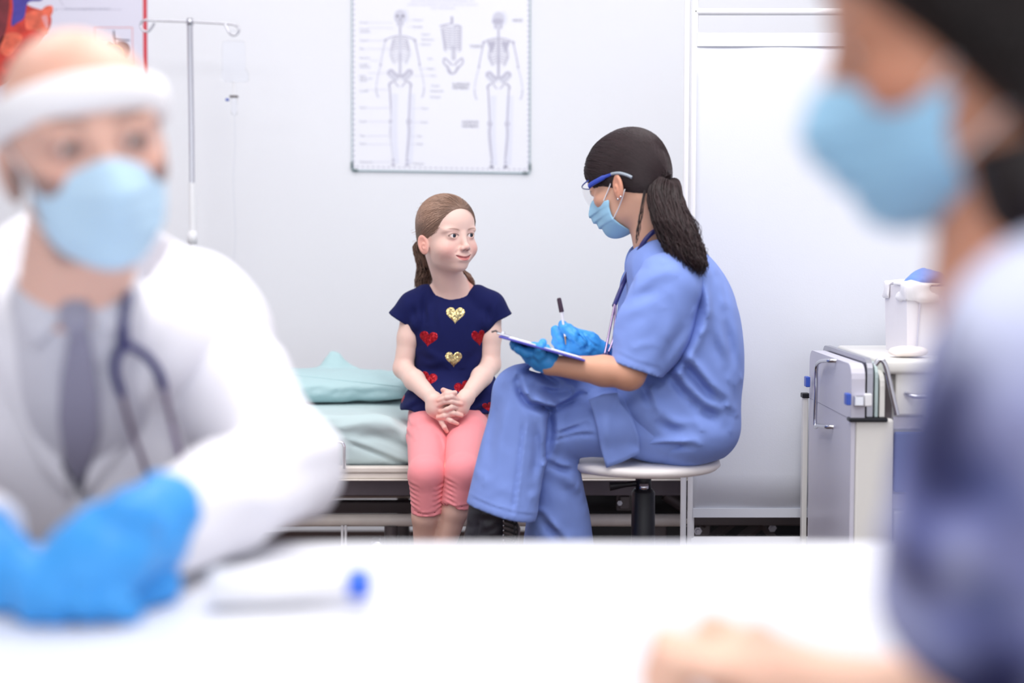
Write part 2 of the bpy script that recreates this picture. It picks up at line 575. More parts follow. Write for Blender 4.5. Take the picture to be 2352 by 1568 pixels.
# ------------------------------------------------------------------ wall posters
def flat(px, py, dy=0.0):
    return P(px, py, WALL_Y - dy)
_ply = [0]
def ply(dy):
    # every printed piece gets its own thin layer
    _ply[0] = (_ply[0] + 1) % 12
    return dy + _ply[0] * 1.5e-5
def stroke(mb, pts, w, dy):
    dy = ply(dy)
    """thin printed stroke along pixel points on the wall plane (a flat ribbon); w in pixels (one or per point)"""
    pts = [Vector((p[0], p[1])) for p in pts]
    ws = w if isinstance(w, (list, tuple)) else [w] * len(pts)
    Lp = []; Rp = []
    for i, p in enumerate(pts):
        d = (pts[min(i + 1, len(pts) - 1)] - pts[max(i - 1, 0)])
        d = d.normalized() if d.length > 0 else Vector((1, 0))
        n = Vector((-d.y, d.x)) * ws[i] / 2
        Lp.append(flat(*(p + n), dy)); Rp.append(flat(*(p - n), dy))
    vs = Lp + Rp; m = len(pts)
    mb._add(vs, [(i, i + 1, m + i + 1, m + i) for i in range(m - 1)], False)
def blob(mb, c, rx, ry, dy, n=18, rot=0.0):
    dy = ply(dy)
    pts = []
    for k in range(n):
        a = 2 * math.pi * k / n
        x, y = rx * math.cos(a), ry * math.sin(a)
        pts.append(flat(c[0] + x * math.cos(rot) - y * math.sin(rot), c[1] + x * math.sin(rot) + y * math.cos(rot), dy))
    mb.poly(pts)
def curve2(pts, n=6):
    return [(q.x, q.y) for q in smooth_path([Vector((p[0], p[1], 0)) for p in pts], n)]
def text_mesh(name, txt, px, py, hpx, dy, m, parent, align='LEFT'):
    c = bpy.data.curves.new(name, 'FONT')
    c.body = txt; c.align_x = align; c.align_y = 'CENTER'
    c.size = hpx * WALL_Y / F_PX * 1.35
    o = bpy.data.objects.new(name, c)
    COL.objects.link(o)
    o.matrix_world = Matrix.Translation(flat(px, py, dy)) @ Matrix.Rotation(math.pi / 2, 4, 'X')
    bpy.context.view_layer.update()
    me = bpy.data.meshes.new_from_object(o.evaluated_get(bpy.context.evaluated_depsgraph_get()))
    me.transform(o.matrix_world)
    bpy.data.objects.remove(o)
    return link(name, me, m, parent)

M['poster'] = mat('poster_sheet', srgb(240, 240, 249), 0.35)
M['ink_grey'] = mat('print_grey', srgb(190, 188, 206), 0.5)
M['ink_pale'] = mat('print_pale', srgb(212, 212, 226), 0.5)
M['ink_shadow'] = mat('print_pale_blue', srgb(231, 232, 246), 0.5)
M['ink_dark'] = mat('print_dark', srgb(132, 130, 152), 0.5)
M['ink_text'] = mat('print_text', srgb(168, 168, 186), 0.5)
M['teal_trim'] = mat('teal_trim', srgb(120, 160, 165), 0.4)
M['teal_clip'] = mat('dark_teal_clip', srgb(28, 78, 80), 0.4)

root = empty('skeleton_poster', flat(1013, 200))
tag(root, 'white anatomy wall chart showing a front skeleton, a torso and a back skeleton', 'poster')
mb = MB()
c = [(808, -190), (1217, -190), (1216, 397), (809, 391)]
mb.prism([flat(x, y, 0.006) for x, y in c], (0, 0.0055, 0))
mb.build('sheet', M['poster'], root)
mb = MB()   # dashed border
for i in range(48):
    y = -185 + i * 12
    stroke(mb, [(812.5, y), (812.5, y + 6)], 3.2, 0.0064)
    stroke(mb, [(1213.5, y + 2), (1213.5, y + 8)], 3.2, 0.0064)
for i in range(33):
    x = 818 + i * 12
    stroke(mb, [(x, 383 + i * 0.19), (x + 6, 383 + i * 0.19)], 2.5, 0.0064)
tag(mb.build('dashed_border', M['ink_grey'], root), kind='stuff')
mb = MB()
for a, b, w in (((808, -190), (809, 391), 1.8), ((1217.5, -190), (1216.5, 397), 1.8), ((809, 391.5), (1216, 397.5), 2.4)):
    mb.tube([flat(*a, 0.006), flat(*b, 0.006)], w * WALL_Y / F_PX / 2, 6)
mb.build('edge_strip', M['teal_trim'], root)
for k, (x, y, sx, sy) in enumerate(((808.5, 380, 2.4, 8), (816, 391, 6, 2.4), (1217, 384, 2.2, 8), (1206, 397, 6, 2.2))):
    a = flat(x - sx, y + sy, 0.009); b = flat(x + sx, y - sy, 0.0062)
    MB().box((a.x, min(a.y, b.y), a.z), (b.x, max(a.y, b.y), b.z)).build('corner_clip', M['teal_clip'], root)

def skeleton(root, cx, top, back=False):
    D = 0.0066
    pale, grey, dark, shad = MB(), MB(), MB(), MB()
    y0 = top
    # soft drop print on the right of each limb (as printed on the chart)
    for pts, w in (([(cx + 26, y0 + 190), (cx + 24, y0 + 280), (cx + 20, y0 + 350)], 16), ([(cx - 12, y0 + 190), (cx - 14, y0 + 280), (cx - 10, y0 + 350)], 14)):
        stroke(shad, curve2(pts), w, D - 0.0001)
    # skull
    blob(pale, (cx, y0 + 13), 14, 16, D); blob(shad, (cx + 11, y0 + 12), 9, 16, D - 0.0001)
    if not back:
        blob(dark, (cx - 6, y0 + 12), 3.4, 2.8, D + 0.0002); blob(dark, (cx + 6, y0 + 12), 3.6, 3, D + 0.0002)
        blob(dark, (cx + 0.5, y0 + 20), 2, 2.8, D + 0.0002)
        blob(pale, (cx, y0 + 30), 8, 7, D); stroke(grey, [(cx - 7, y0 + 27), (cx, y0 + 29), (cx + 7, y0 + 27)], 2.2, D + 0.0002)
        stroke(grey, [(cx - 12, y0 + 21), (cx - 6, y0 + 23)], 2, D + 0.0002)
    else:
        blob(grey, (cx - 2, y0 + 19), 13, 7, D + 0.0002); blob(pale, (cx, y0 + 30), 9, 7, D)
        stroke(grey, [(cx - 9, y0 + 26), (cx - 7, y0 + 36)], 3, D + 0.0002); stroke(grey, [(cx + 8, y0 + 26), (cx + 6, y0 + 36)], 3, D + 0.0002)
    # spine
    stroke(grey, [(cx, y0 + 36), (cx, y0 + 54)], 4.2, D)
    stroke(pale if not back else grey, [(cx, y0 + 54), (cx, y0 + 150)], 5.0, D)
    for k in range(12):
        stroke(grey, [(cx - 3, y0 + 100 + k * 4), (cx + 3, y0 + 100 + k * 4)], 1.6, D + 0.0002)
    # clavicles, scapulae, sternum
    stroke(grey, curve2([(cx - 34, y0 + 66), (cx - 18, y0 + 60), (cx - 3, y0 + 57)]), 2.4, D + 0.0002)
    stroke(grey, curve2([(cx + 34, y0 + 66), (cx + 18, y0 + 60), (cx + 3, y0 + 57)]), 2.4, D + 0.0002)
    if back:
        for s in (-1, 1):
            mb_pts = [(cx + s * 6, y0 + 66), (cx + s * 27, y0 + 64), (cx + s * 16, y0 + 92)]
            dq = ply(D); grey.poly([flat(x, y, dq) for x, y in mb_pts])
    else:
        stroke(pale, [(cx, y0 + 58), (cx, y0 + 84)], 5.5, D + 0.0001)
    # ribs
    for k in range(10):
        wdt = 17 + 7 * math.sin(min(k / 7.0, 1) * math.pi / 2) - (max(0, k - 6) * 2.5)
        y = y0 + 62 + k * 5.6
        for s in (-1, 1):
            stroke(grey if k < 5 or back else pale, curve2([(cx + s * 3, y), (cx + s * wdt * 0.7, y + 1 + 3 * (k > 5)), (cx + s * wdt, y + 5), (cx + s * wdt * 0.72, y + 9)], 4), 1.7, D + 0.0003)
    # pelvis
    for s in (-1, 1):
        wing = curve2([(cx, y0 + 148), (cx + s * 9, y0 + 143), (cx + s * 20, y0 + 135), (cx + s * 28, y0 + 140), (cx + s * 24, y0 + 152), (cx + s * 13, y0 + 160), (cx + s * 4, y0 + 158)], 4)
        dq = ply(D); pale.poly([flat(x, y, dq) for x, y in wing])
        stroke(grey, curve2([(cx + s * 1, y0 + 151), (cx + s * 10, y0 + 146), (cx + s * 19, y0 + 136), (cx + s * 27, y0 + 139), (cx + s * 26, y0 + 147)], 5), 4.2, D + 0.0003)
        stroke(grey, curve2([(cx + s * 14, y0 + 158), (cx + s * 9, y0 + 168), (cx + s * 3, y0 + 174)], 4), 2.6, D + 0.0003)
        # legs
        hx = cx + s * 24
        stroke(grey, curve2([(hx - s * 8, y0 + 162), (hx + s * 1, y0 + 168), (hx, y0 + 176)], 4), 4.5, D)
        stroke(grey, curve2([(hx, y0 + 170), (hx - s * 1.5, y0 + 200), (hx - s * 4, y0 + 250)], 5), [3.6] * 11, D)
        blob(grey, (hx - s * 4, y0 + 254), 5.6, 6.5, D)
        blob(pale, (hx - s * 4, y0 + 253), 3, 3.4, D + 0.0002)
        stroke(grey, curve2([(hx - s * 5, y0 + 260), (hx - s * 4, y0 + 280), (hx - s * 9, y0 + 338)], 5), 3.6, D)
        stroke(pale, curve2([(hx - s * 1, y0 + 262), (hx - s * 1, y0 + 285), (hx - s * 7, y0 + 338)], 5), 2.0, D)
        blob(grey, (hx - s * 8, y0 + 343), 3, 4, D)
        blob(dark if back else grey, (hx - s * 8, y0 + 353), 4.6, 3.2, D)
        # arms
        sx = cx + s * 34
        blob(grey, (sx, y0 + 68), 3.5, 3.5, D)
        stroke(grey if s > 0 or back else pale, curve2([(sx, y0 + 68), (sx + s * 6, y0 + 96), (sx + s * 11, y0 + 122)], 5), 2.8, D)
        blob(grey, (sx + s * 11, y0 + 124), 2.6, 3, D)
        stroke(pale, curve2([(sx + s * 11, y0 + 126), (sx + s * 17, y0 + 148), (sx + s * 21, y0 + 172)], 5), 2.4, D)
        stroke(pale, curve2([(sx + s * 21, y0 + 174), (sx + s * 20, y0 + 188), (sx + s * 16, y0 + 199)], 5), 4.0, D)
    tag(shad.build('print_tint', M['ink_shadow'], root), kind='stuff')
    tag(pale.build('pale_bones', M['ink_pale'], root), kind='stuff')
    tag(grey.build('bones', M['ink_grey'], root), kind='stuff')
    tag(dark.build('dark_details', M['ink_dark'], root), kind='stuff')
skeleton(root, 919, 25)
skeleton(root, 1145, 30, True)
# torso in the middle
D = 0.0066
g = MB(); pl = MB()
stroke(g, [(1038, 38), (1038, 56)], 6, D)
stroke(g, curve2([(1010, 60), (1022, 57), (1036, 54)]), 3, D); stroke(g, curve2([(1042, 60), (1050, 58), (1060, 62)]), 3, D)
for k in range(10):
    y = 62 + k * 5.4
    stroke(g, curve2([(1036, y + 2), (1022, y - 1), (1013 + k * 0.9, y + 4), (1020 + k * 0.7, y + 8)], 4), 1.9, D)
    stroke(g, curve2([(1042, y + 3), (1052, y), (1060 - k * 0.1, y + 4), (1052, y + 8)], 4), 1.9, D)
    stroke(pl, [(1033, y), (1045, y + 1)], 2.6, D)
for k in range(8):
    stroke(g, [(1037, 108 + k * 4), (1047, 108 + k * 4)], 2.2, D)
for s in (-1, 1):
    stroke(g, curve2([(1041 + s * 2, 150), (1041 + s * 12, 140), (1041 + s * 20, 134), (1041 + s * 22, 144), (1041 + s * 12, 156), (1041 + s * 4, 168)], 5), 3.6, D)
stroke(g, curve2([(1028, 150), (1031, 166), (1043, 168), (1052, 152)], 5), 4, D)
tag(pl.build('pale_bones', M['ink_pale'], root), kind='stuff'); tag(g.build('bones', M['ink_grey'], root), kind='stuff')
# printed words and leader lines
tx = [('Frontal', 826, 52), ('Cervical', 826, 67), ('vertebrae', 826, 73), ('Clavicle', 826, 93), ('Ribs', 826, 112), ('Humerus', 826, 133), ('Lumbar', 826, 148), ('vertebrae', 826, 154),
      ('Pelvis', 826, 175), ('sacrum and', 826, 180), ('coccyx', 826, 185), ('Carpals', 826, 209), ('Femur', 826, 247), ('Patella', 826, 279), ('Tibia', 826, 312), ('Fibula', 826, 330), ('Metatarsals', 826, 372),
      ('Cranium', 949, 46), ('Mandible', 948, 62), ('Scapula', 968, 79), ('Manubrium', 968, 91), ('Sternum', 968, 102), ('Ulna', 982, 135), ('Radius', 982, 158), ('Coxa', 988, 174), ('Carpals', 990, 197), ('Metacarpals', 988, 209), ('Phalanges', 988, 223),
      ('Femur', 968, 249), ('Patella', 966, 281), ('Tibia', 957, 313), ('Fibula', 957, 331), ('Phalanges', 950, 376)]
for i, (s, x, y) in enumerate(tx):
    text_mesh('printed_word', s, x, y, 4.6, 0.0068, M['ink_text'], root)
ln = MB()
for (x0, x1, y) in ((842, 902, 52), (846, 905, 64), (846, 882, 93), (840, 896, 112), (850, 870, 139), (846, 915, 168), (838, 895, 206), (842, 898, 248), (846, 893, 279), (842, 895, 312), (840, 900, 331), (854, 900, 372),
                    (940, 948, 46), (936, 947, 62), (955, 967, 102), (962, 981, 158), (950, 987, 174), (940, 966, 249), (942, 964, 281), (935, 956, 313), (935, 956, 331), (930, 948, 376)):
    stroke(ln, [(x0, y), (x1, y)], 0.8, 0.0067)
tag(ln.build('leader_lines', M['ink_pale'], root), kind='stuff')
for s, x, y in (('HEAD', 1177, 47), ('TORSO', 1079, 107), ('SUPERIOR', 1039, 194), ('MEMBERS', 1039, 202), ('INFERIOR', 1061, 281), ('MEMBERS', 1061, 290)):
    text_mesh('printed_heading', s, x, y, 6.6, 0.0068, M['ink_dark'], root)
for s, y, h in (('THE HUMAN SKELETON CONSISTS OF BONES THAT', 2, 4.6), ('SUPPORT AND PROTECT THE SOFT PARTS OF THE BODY', 11, 4.6), ('AND THE ORGANS', 19, 4.6)):
    text_mesh('printed_heading', s, 1017, y, h, 0.0068, M['ink_pale'], root, 'CENTER')

# heart chart on the left
M['poster_lilac'] = mat('poster_sheet_lilac', srgb(226, 224, 240), 0.35)
M['red'] = mat('print_red', srgb(214, 62, 74), 0.45)
M['heart_red'] = mat('print_heart_red', srgb(206, 62, 50), 0.45, var=0.35, vscale=30)
M['heart_orange'] = mat('print_heart_orange', srgb(233, 108, 82), 0.45, var=0.25, vscale=40)
M['heart_dark'] = mat('print_heart_dark', srgb(120, 44, 52), 0.45, var=0.3, vscale=30)
M['heart_blue'] = mat('print_vein_blue', srgb(76, 66, 160), 0.45, var=0.15, vscale=40)
M['heart_pink'] = mat('print_pink', srgb(236, 160, 160), 0.45)
root = empty('heart_poster', flat(60, 80))
tag(root, 'lilac heart anatomy chart with a red right border behind the bald doctor', 'poster')
mb = MB(); mb.prism([flat(x, y, 0.006) for x, y in ((-180, -190), (338, -190), (338, 330), (-180, 330))], (0, 0.0055, 0))
mb.build('sheet', M['poster_lilac'], root)
mb = MB()
for a, b in (((331.5, -190), (335, 330)),):
    stroke(mb, [a, b], 9, 0.0064)
stroke(mb, [(-178, 326), (334, 326)], 9, 0.0064)
mb.build('red_border', M['red'], root)
def flatpoly(pts, m, name, dy, n=4):
    mb = MB(); mb.poly([flat(x, y, dy) for x, y in curve2(pts + [pts[0]], n)[:-1]]); return mb.build(name, m, root, recalc=False)
flatpoly([(-110, 40), (-60, -40), (0, -60), (22, -30), (60, 10), (112, 30), (116, 62), (100, 90), (60, 150), (0, 200), (-70, 180), (-110, 110)], M['heart_red'], 'heart_print', 0.0064)
flatpoly([(-60, 0), (-10, -50), (20, -20), (16, 60), (-8, 120), (-40, 120)], M['heart_dark'], 'heart_chamber', 0.0066)
flatpoly([(58, 32), (84, 22), (112, 34), (112, 60), (108, 82), (82, 70), (60, 66)], M['heart_orange'], 'heart_muscle', 0.0066)
flatpoly([(92, 26), (106, 14), (120, 14), (121, 28), (113, 40), (104, 40)], M['heart_orange'], 'heart_vessel', 0.0068)
flatpoly([(0, 120), (6, 84), (30, 74), (52, 84), (40, 110), (20, 130)], M['heart_orange'], 'heart_muscle', 0.0066)
flatpoly([(95, 38), (108, 36), (111, 64), (104, 60)], M['heart_pink'], 'heart_valve', 0.0069)
flatpoly([(24, -30), (62, -30), (95, -6), (92, 2), (64, 6), (56, 40), (40, 52), (26, 58), (30, 14)], M['heart_blue'], 'heart_vein', 0.0070)
mb = MB(); stroke(mb, [(130, 21), (280, 22)], 1.0, 0.0066); stroke(mb, [(134, -6), (146, 14)], 1.0, 0.0066); blob(mb, (128, 22), 2.4, 2.4, 0.0067)
tag(mb.build('leader_lines', M['ink_grey'], root), kind='stuff')
text_mesh('printed_word', 'Arteries carrying blood to the heart', 148, 20, 5.2, 0.0068, M['ink_text'], root)
mb = MB()
for a, b in (((217, 63), (304, 63)), ((304, 63), (305, 150)), ((305, 150), (217, 150)), ((217, 150), (217, 63))):
    stroke(mb, [a, b], 1.6, 0.0068)
mb.build('inset_frame', M['heart_pink'], root)
mb = MB(); stroke(mb, [(228, 93), (238, 95), (254, 94)], 4, 0.0066); mb.build('inset_print', mat('print_sky', srgb(186, 206, 232), 0.5), root)
M['brown_print'] = mat('print_brown', srgb(88, 52, 66), 0.5, var=0.4, vscale=60)
flatpoly([(240, 108), (250, 98), (262, 104), (272, 96), (290, 98), (298, 112), (292, 132), (284, 136), (276, 118), (262, 108), (250, 112)], M['brown_print'], 'inset_print', 0.0067)
mb = MB(); stroke(mb, [(261, 70), (262, 88), (263, 106)], [2.5, 5, 4], 0.0069); stroke(mb, [(262, 90), (280, 92), (298, 93)], 3, 0.0069); mb.build('inset_print', mat('print_ink', srgb(62, 56, 86), 0.5), root)
mb = MB(); blob(mb, (263, 124), 17, 17, 0.0071); mb.build('inset_heart', mat('print_rose', srgb(226, 120, 124), 0.5, var=0.3, vscale=60), root, recalc=False)
mb = MB(); stroke(mb, [(263 + 18 * math.cos(a * 0.2), 124 + 18 * math.sin(a * 0.2)) for a in range(33)], 2.6, 0.0073); mb.build('inset_ring', mat('print_yellow', srgb(222, 180, 96), 0.5), root)
# ------------------------------------------------------------------ hospital bed
BX0, BX1, BY0, BY1 = -0.93, 1.0, 3.50, 4.14
zr1 = P(850, 1072, BY0).z; zr0 = P(850, 1104, BY0).z
bed = empty('hospital_bed', ((BX0 + BX1) / 2, (BY0 + BY1) / 2, 0))
tag(bed, 'cream metal hospital bed with mint sheet on which the girl sits', 'bed')
for y, nm in ((BY0, 'side_rail'), (BY1 - 0.03, 'side_rail')):
    mb = MB()
    h = zr1 - zr0
    mb.box((BX0, y, zr0 + h * 0.55), (BX1, y + 0.03, zr1), 0.004)
    mb.box((BX0, y + 0.004, zr0 + h * 0.12), (BX1, y + 0.03, zr0 + h * 0.55), 0.003)
    mb.box((BX0, y - 0.003, zr0), (BX1, y + 0.03, zr0 + h * 0.12), 0.002)
    mb.build(nm, M['cream_paint'], bed)
mb = MB()
mb.box((BX0, BY0 + 0.032, zr0 + 0.012), (BX1, BY1 - 0.032, zr0 + 0.026))
mb.build('deck', M['grey_board'], bed)
# dark frame board hanging under the deck
MB().box((BX0 + 0.08, BY0 + 0.10, zr0 - 0.055), (BX1 - 0.1, BY0 + 0.125, zr0 + 0.011), 0.003).build('under_board', M['grey_board'], bed)
zb = P(850, 1194, BY0 + 0.12).z
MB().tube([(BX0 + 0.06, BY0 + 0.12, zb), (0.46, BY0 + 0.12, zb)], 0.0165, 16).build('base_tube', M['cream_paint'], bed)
MB().box((0.44, BY0 + 0.105, zb - 0.012), (BX1 - 0.06, BY0 + 0.135, zb + 0.03), 0.003).build('shaded_tube_end', M['dark_metal'], bed)  # right run of the base tube, its shade put into dark metal
MB().tube([(BX0 + 0.06, BY1 - 0.12, zb), (BX1 - 0.06, BY1 - 0.12, zb)], 0.0165, 16).build('base_tube', M['cream_paint'], bed)
zc = P(850, 1163, BY0 + 0.3).z
MB().box((BX0 + 0.1, BY0 + 0.28, zc - 0.016), (BX1 - 0.1, BY0 + 0.32, zc + 0.016), 0.003).build('cross_beam', M['dark_metal'], bed)
for x in (-0.56, 0.78):
    MB().box((x - 0.018, BY0 + 0.15, zb - 0.01), (x + 0.018, BY1 - 0.15, zb + 0.02), 0.003).build('cross_beam', M['dark_metal'], bed)
# legs with castors
for x in (P(872, 1200, BY0 + 0.12).x, 0.80):
    for y in (BY0 + 0.12, BY1 - 0.12):
        zt = zb - 0.014
        lg = MB().tube([(x + 0.03, y, zt), (x + 0.03, y, 0.13)], 0.018, 14).build('leg', M['dark_metal'], bed)
        cs = MB(); cs.box((x - 0.022, y - 0.028, 0.095), (x + 0.06, y + 0.028, 0.155), 0.008)
        cs.box((x - 0.02, y - 0.03, 0.14), (x + 0.0, y + 0.03, P(870, 1238, y).z), 0.004)
        cs.lathe([(0.0, -0.03), (0.014, -0.03), (0.018, -0.026)], (x - 0.002, y - 0.012, P(870, 1250, y).z), 16, axis=(0, 1, 0))
        cs.build('castor_fork', M['steel'], bed)
        MB().lathe([(0.0, -0.014), (0.04, -0.014), (0.048, -0.009), (0.048, 0.009), (0.04, 0.014), (0.0, 0.014)], (x + 0.02, y, 0.0485), 24, axis=(0, 1, 0)).build('castor_wheel', M['rubber'], bed)
# lifting mechanism under the bed
mb = MB()
def pxr(a, Y): return P(a[0], a[1], Y)
Yb = BY0 + 0.16
mb.tube([pxr((1480, 1098), Yb), pxr((1535, 1140), Yb)], 0.008, 12); mb.build('lift_rod', M['steel'], bed)
MB().tube([pxr((1528, 1134), Yb), pxr((1625, 1200), Yb)], 0.017, 14).build('lift_cylinder', M['dark_metal'], bed)
mb = MB()
a, b = pxr((1417, 1096), Yb - 0.02), pxr((1450, 1170), Yb)
mb.box((a.x, Yb - 0.02, b.z), (b.x, Yb + 0.01, a.z), 0.002)
a, b = pxr((1424, 1140), Yb - 0.04), pxr((1446, 1168), Yb - 0.03); mb.box((a.x, Yb - 0.04, b.z), (b.x, Yb - 0.02, a.z), 0.002)
mb.build('lift_bracket', M['dark_metal'], bed)
def bolt(c, r=0.007):
    MB().lathe([(0.0, -0.012), (r * 0.5, -0.012), (r * 0.6, -0.008), (r, -0.008), (r, 0.0)], c, 6, axis=(0, 1, 0), smooth=False).build('bolt', M['steel'], bed)
bolt(pxr((1423, 1154), Yb - 0.04)); bolt(pxr((1437, 1112), Yb - 0.02))
for (p0, p1, wd) in (((1635, 1236), (1690, 1192), 0.026), ((1700, 1240), (1760, 1190), 0.03), ((1745, 1195), (1780, 1240), 0.02)):
    q0, q1 = pxr(p0, Yb), pxr(p1, Yb); d = (q1 - q0); q0 = q0 - d * 0.6; q1 = q1 + d * 0.1
    MB().tube([q0, q1], wd / 2, 4, smooth=False).build('lift_link', M['dark_metal'], bed)
bolt(pxr((1773, 1211), Yb - 0.012), 0.011); bolt(pxr((1602, 1218), Yb - 0.012), 0.011)
MB().box((P(1585, 1230, Yb).x, Yb, P(1585, 1250, Yb).z), (P(1632, 1230, Yb).x, Yb + 0.02, P(1585, 1196, Yb).z), 0.003).build('lift_bracket', M['dark_metal'], bed)
a = P(1500, 1222, Yb); MB().box((a.x, Yb, 0.2), (a.x + 0.035, Yb + 0.03, a.z + 0.02), 0.003).build('lift_bracket', M['dark_metal'], bed)
# chrome guard at the mattress edge
g = [pxr((560, 1015), BY0 - 0.008), pxr((775, 1014.5), BY0 - 0.008), pxr((786, 1017), BY0 - 0.008), pxr((790, 1026), BY0 - 0.008), pxr((790, 1074), BY0 - 0.004)]
g = [g[0]] + smooth_path(g[1:4], 6) + [g[4]]
MB().tube(g + [Vector((g[-1].x, BY0 + 0.01, g[-1].z - 0.004))], 0.0045, 12).build('guard_bar', M['chrome'], bed)
for dx in (786, 794):
    MB().tube([P(dx, 1206, BY0 + 0.1), P(dx, 1262, BY0 + 0.1)], 0.0035, 8).build('hanger_rod', M['white_paint'], bed)

MB().box((P(1335, 1160, 3.78).x, 3.78, 0.08), (P(1850, 1160, 3.78).x, 4.0, zr0 + 0.01), 0.01).build('motor_housing', M['black_plastic'], bed)
MB().box((-0.7, 3.95, zr0 - 0.12), (0.2, 3.98, zr0 + 0.01), 0.004).build('under_board', M['grey_board'], bed)
# mattress with its sheet
M['sheet'] = mat('mint_sheet', srgb(190, 210, 212), 0.75, bump=0.12, bscale=900, sheen=0.1, wrinkle=(7.0, 0.35, 0.02))
mz1 = P(800, 955, BY0 + 0.03).z; mz0 = zr0 + 0.027
s = SDF()
s.add(s_box(((BX0 + BX1) / 2, (BY0 + BY1) / 2 + 0.02, (mz0 + mz1) / 2), ((BX1 - BX0) / 2 - 0.03, (BY1 - BY0) / 2 - 0.005, (mz1 - mz0) / 2), 0.03))
noise_disp(s, (BX0, BY0 - 0.1, mz0), (0.2, BY1, mz1 + 0.1), 0.004, 9, 3, (1, 1, 1.6))
# hollow where the girl sits
gx = P(1030, 950, 3.64).x
s.sub(s_ell((gx, 3.66, mz1 + 0.085), (0.20, 0.20, 0.13)), 0.05)
s.sub(s_box((gx + 0.005, BY0, mz1 + 0.02), (0.125, 0.12, 0.05), 0.03), 0.03)
for pix, w, am in (([(790, 1018), (850, 1040), (905, 1062), (960, 1078)], 0.006, 0.008), ([(800, 1010), (860, 1008), (920, 1030), (980, 1052)], 0.010, 0.007),
                   ([(735, 985), (780, 1000), (830, 992), (880, 1002), (930, 1022)], 0.012, 0.006), ([(720, 965), (760, 975), (800, 968), (850, 960)], 0.010, 0.004),
                   ([(720, 1062), (760, 1060), (790, 1068)], 0.006, 0.004), ([(860, 985), (900, 1000), (925, 1040)], 0.012, 0.005)):
    fold(s, pix, BY0, w, am, ymax=BY0 + 0.09)
V, F = s.mesh(h=0.0055, smooth=2)
np_mesh('mattress', V, F, M['sheet'], bed)

# pillow
M['pillow'] = mat('mint_pillowcase', srgb(176, 206, 210), 0.8, bump=0.15, bscale=700, sheen=0.1, wrinkle=(14.0, 0.4, 0.012))
s = SDF()
pc = P(760, 888, 3.93)
pb = mz1 + 0.002
pw = 0.28
s.add(s_ell((pc.x - 0.03, 3.93, pb + 0.036), (pw, 0.17, 0.045)), 0)
s.add(s_box((pc.x - 0.03, 3.93, pb + 0.034), (pw - 0.03, 0.15, 0.022), 0.02), 0.03)
prof = [(610, 862), (670, 858), (710, 852), (738, 843), (752, 822), (763, 808), (775, 812), (792, 832), (815, 846), (850, 856), (905, 858)]
for dz, r in ((0.0, 0.006), (0.012, 0.010), (0.026, 0.014), (0.042, 0.02)):
    q = [P(a, b, 4.03) + Vector((0, -dz * 0.4, -dz - 0.006)) for a, b in prof]
    s.chain(q, [r] * len(q), 0.012)
s.clip(s_plane((0, 0, pb), (0, 0, -1)))
for pix in ([(750, 905), (800, 896), (850, 902)], [(820, 908), (870, 898), (915, 905)], [(880, 868), (905, 878), (922, 884)], [(700, 900), (730, 892), (770, 896)]):
    fold(s, pix, 3.80, 0.008, 0.004, ymax=3.92)
noise_disp(s, (pc.x - 0.4, 3.6, pb - 0.05), (pc.x + 0.4, 4.2, pb + 0.2), 0.004, 24, 8)
V, F = s.mesh(h=0.004, smooth=2)
o = np_mesh('pillow', V, F, M['pillow'])
pillow_o, pillow_s = o, s
tag(o, 'mint green pillow with a peaked corner lying on the bed behind the girl', 'pillow')

# ------------------------------------------------------------------ stool under the nurse
SX, SY = P(1478, 1060, 3.10).x, 3.10
sz = P(1478, 1051, SY).z
stool = empty('stool', (SX, SY, 0))
tag(stool, 'round white-topped stool with a black column under the nurse', 'stool')
M['seat'] = mat('white_seat_vinyl', srgb(238, 232, 230), 0.45)
R = 0.168
MB().lathe([(0.0, -0.020), (R * 0.5, -0.020), (R * 0.8, -0.018), (R * 0.95, -0.014), (R, -0.006), (R * 0.985, 0.003), (R * 0.93, 0.006), (R * 0.5, 0.008), (0.0, 0.008)], (SX, SY, sz - 0.006), 64).build('seat', M['seat'], stool)
zt = sz - 0.027
q = lambda y: P(1470, y, SY).z
MB().lathe([(0.0, q(1124)), (0.017, q(1124)), (0.018, zt), (0.0, zt)], (SX, SY, 0), 24).build('piston_sleeve', M['black_plastic'], stool)
MB().lathe([(0.0, q(1125)), (0.0125, q(1125)), (0.0125, q(1108)), (0.0, q(1108))], (SX, SY - 0.0065, 0), 24).build('piston', M['chrome'], stool)
MB().lathe([(0.0, 0.08), (0.03, 0.08), (0.0255, q(1130)), (0.02, q(1122)), (0.0, q(1122))], (SX, SY, 0), 28).build('column', M['black_plastic'], stool)
lv = [Vector((SX, SY, zt - 0.028)), Vector((SX - 0.04, SY - 0.01, zt - 0.031)), Vector((SX - 0.075, SY - 0.015, zt - 0.034))]
MB().tube(lv, [0.006, 0.006, 0.010], 10, flat=0.6).build('lever', M['black_plastic'], stool)
for k in range(5):
    a = 2 * math.pi * k / 5 + 0.3
    d = Vector((math.cos(a), math.sin(a), 0))
    c0 = Vector((SX, SY, 0.10))
    MB().tube([c0 + d * 0.02, c0 + d * 0.12 + Vector((0, 0, -0.01)), c0 + d * 0.24 + Vector((0, 0, -0.035))], [0.022, 0.018, 0.013], 10).build('base_arm', M['black_plastic'], stool)
    w = c0 + d * 0.23
    MB().lathe([(0.0, -0.018), (0.024, -0.018), (0.027, -0.01), (0.027, 0.01), (0.024, 0.018), (0.0, 0.018)], (w.x, w.y, 0.027), 18, axis=(-d.y, d.x, 0)).build('castor_wheel', M['rubber'], stool)

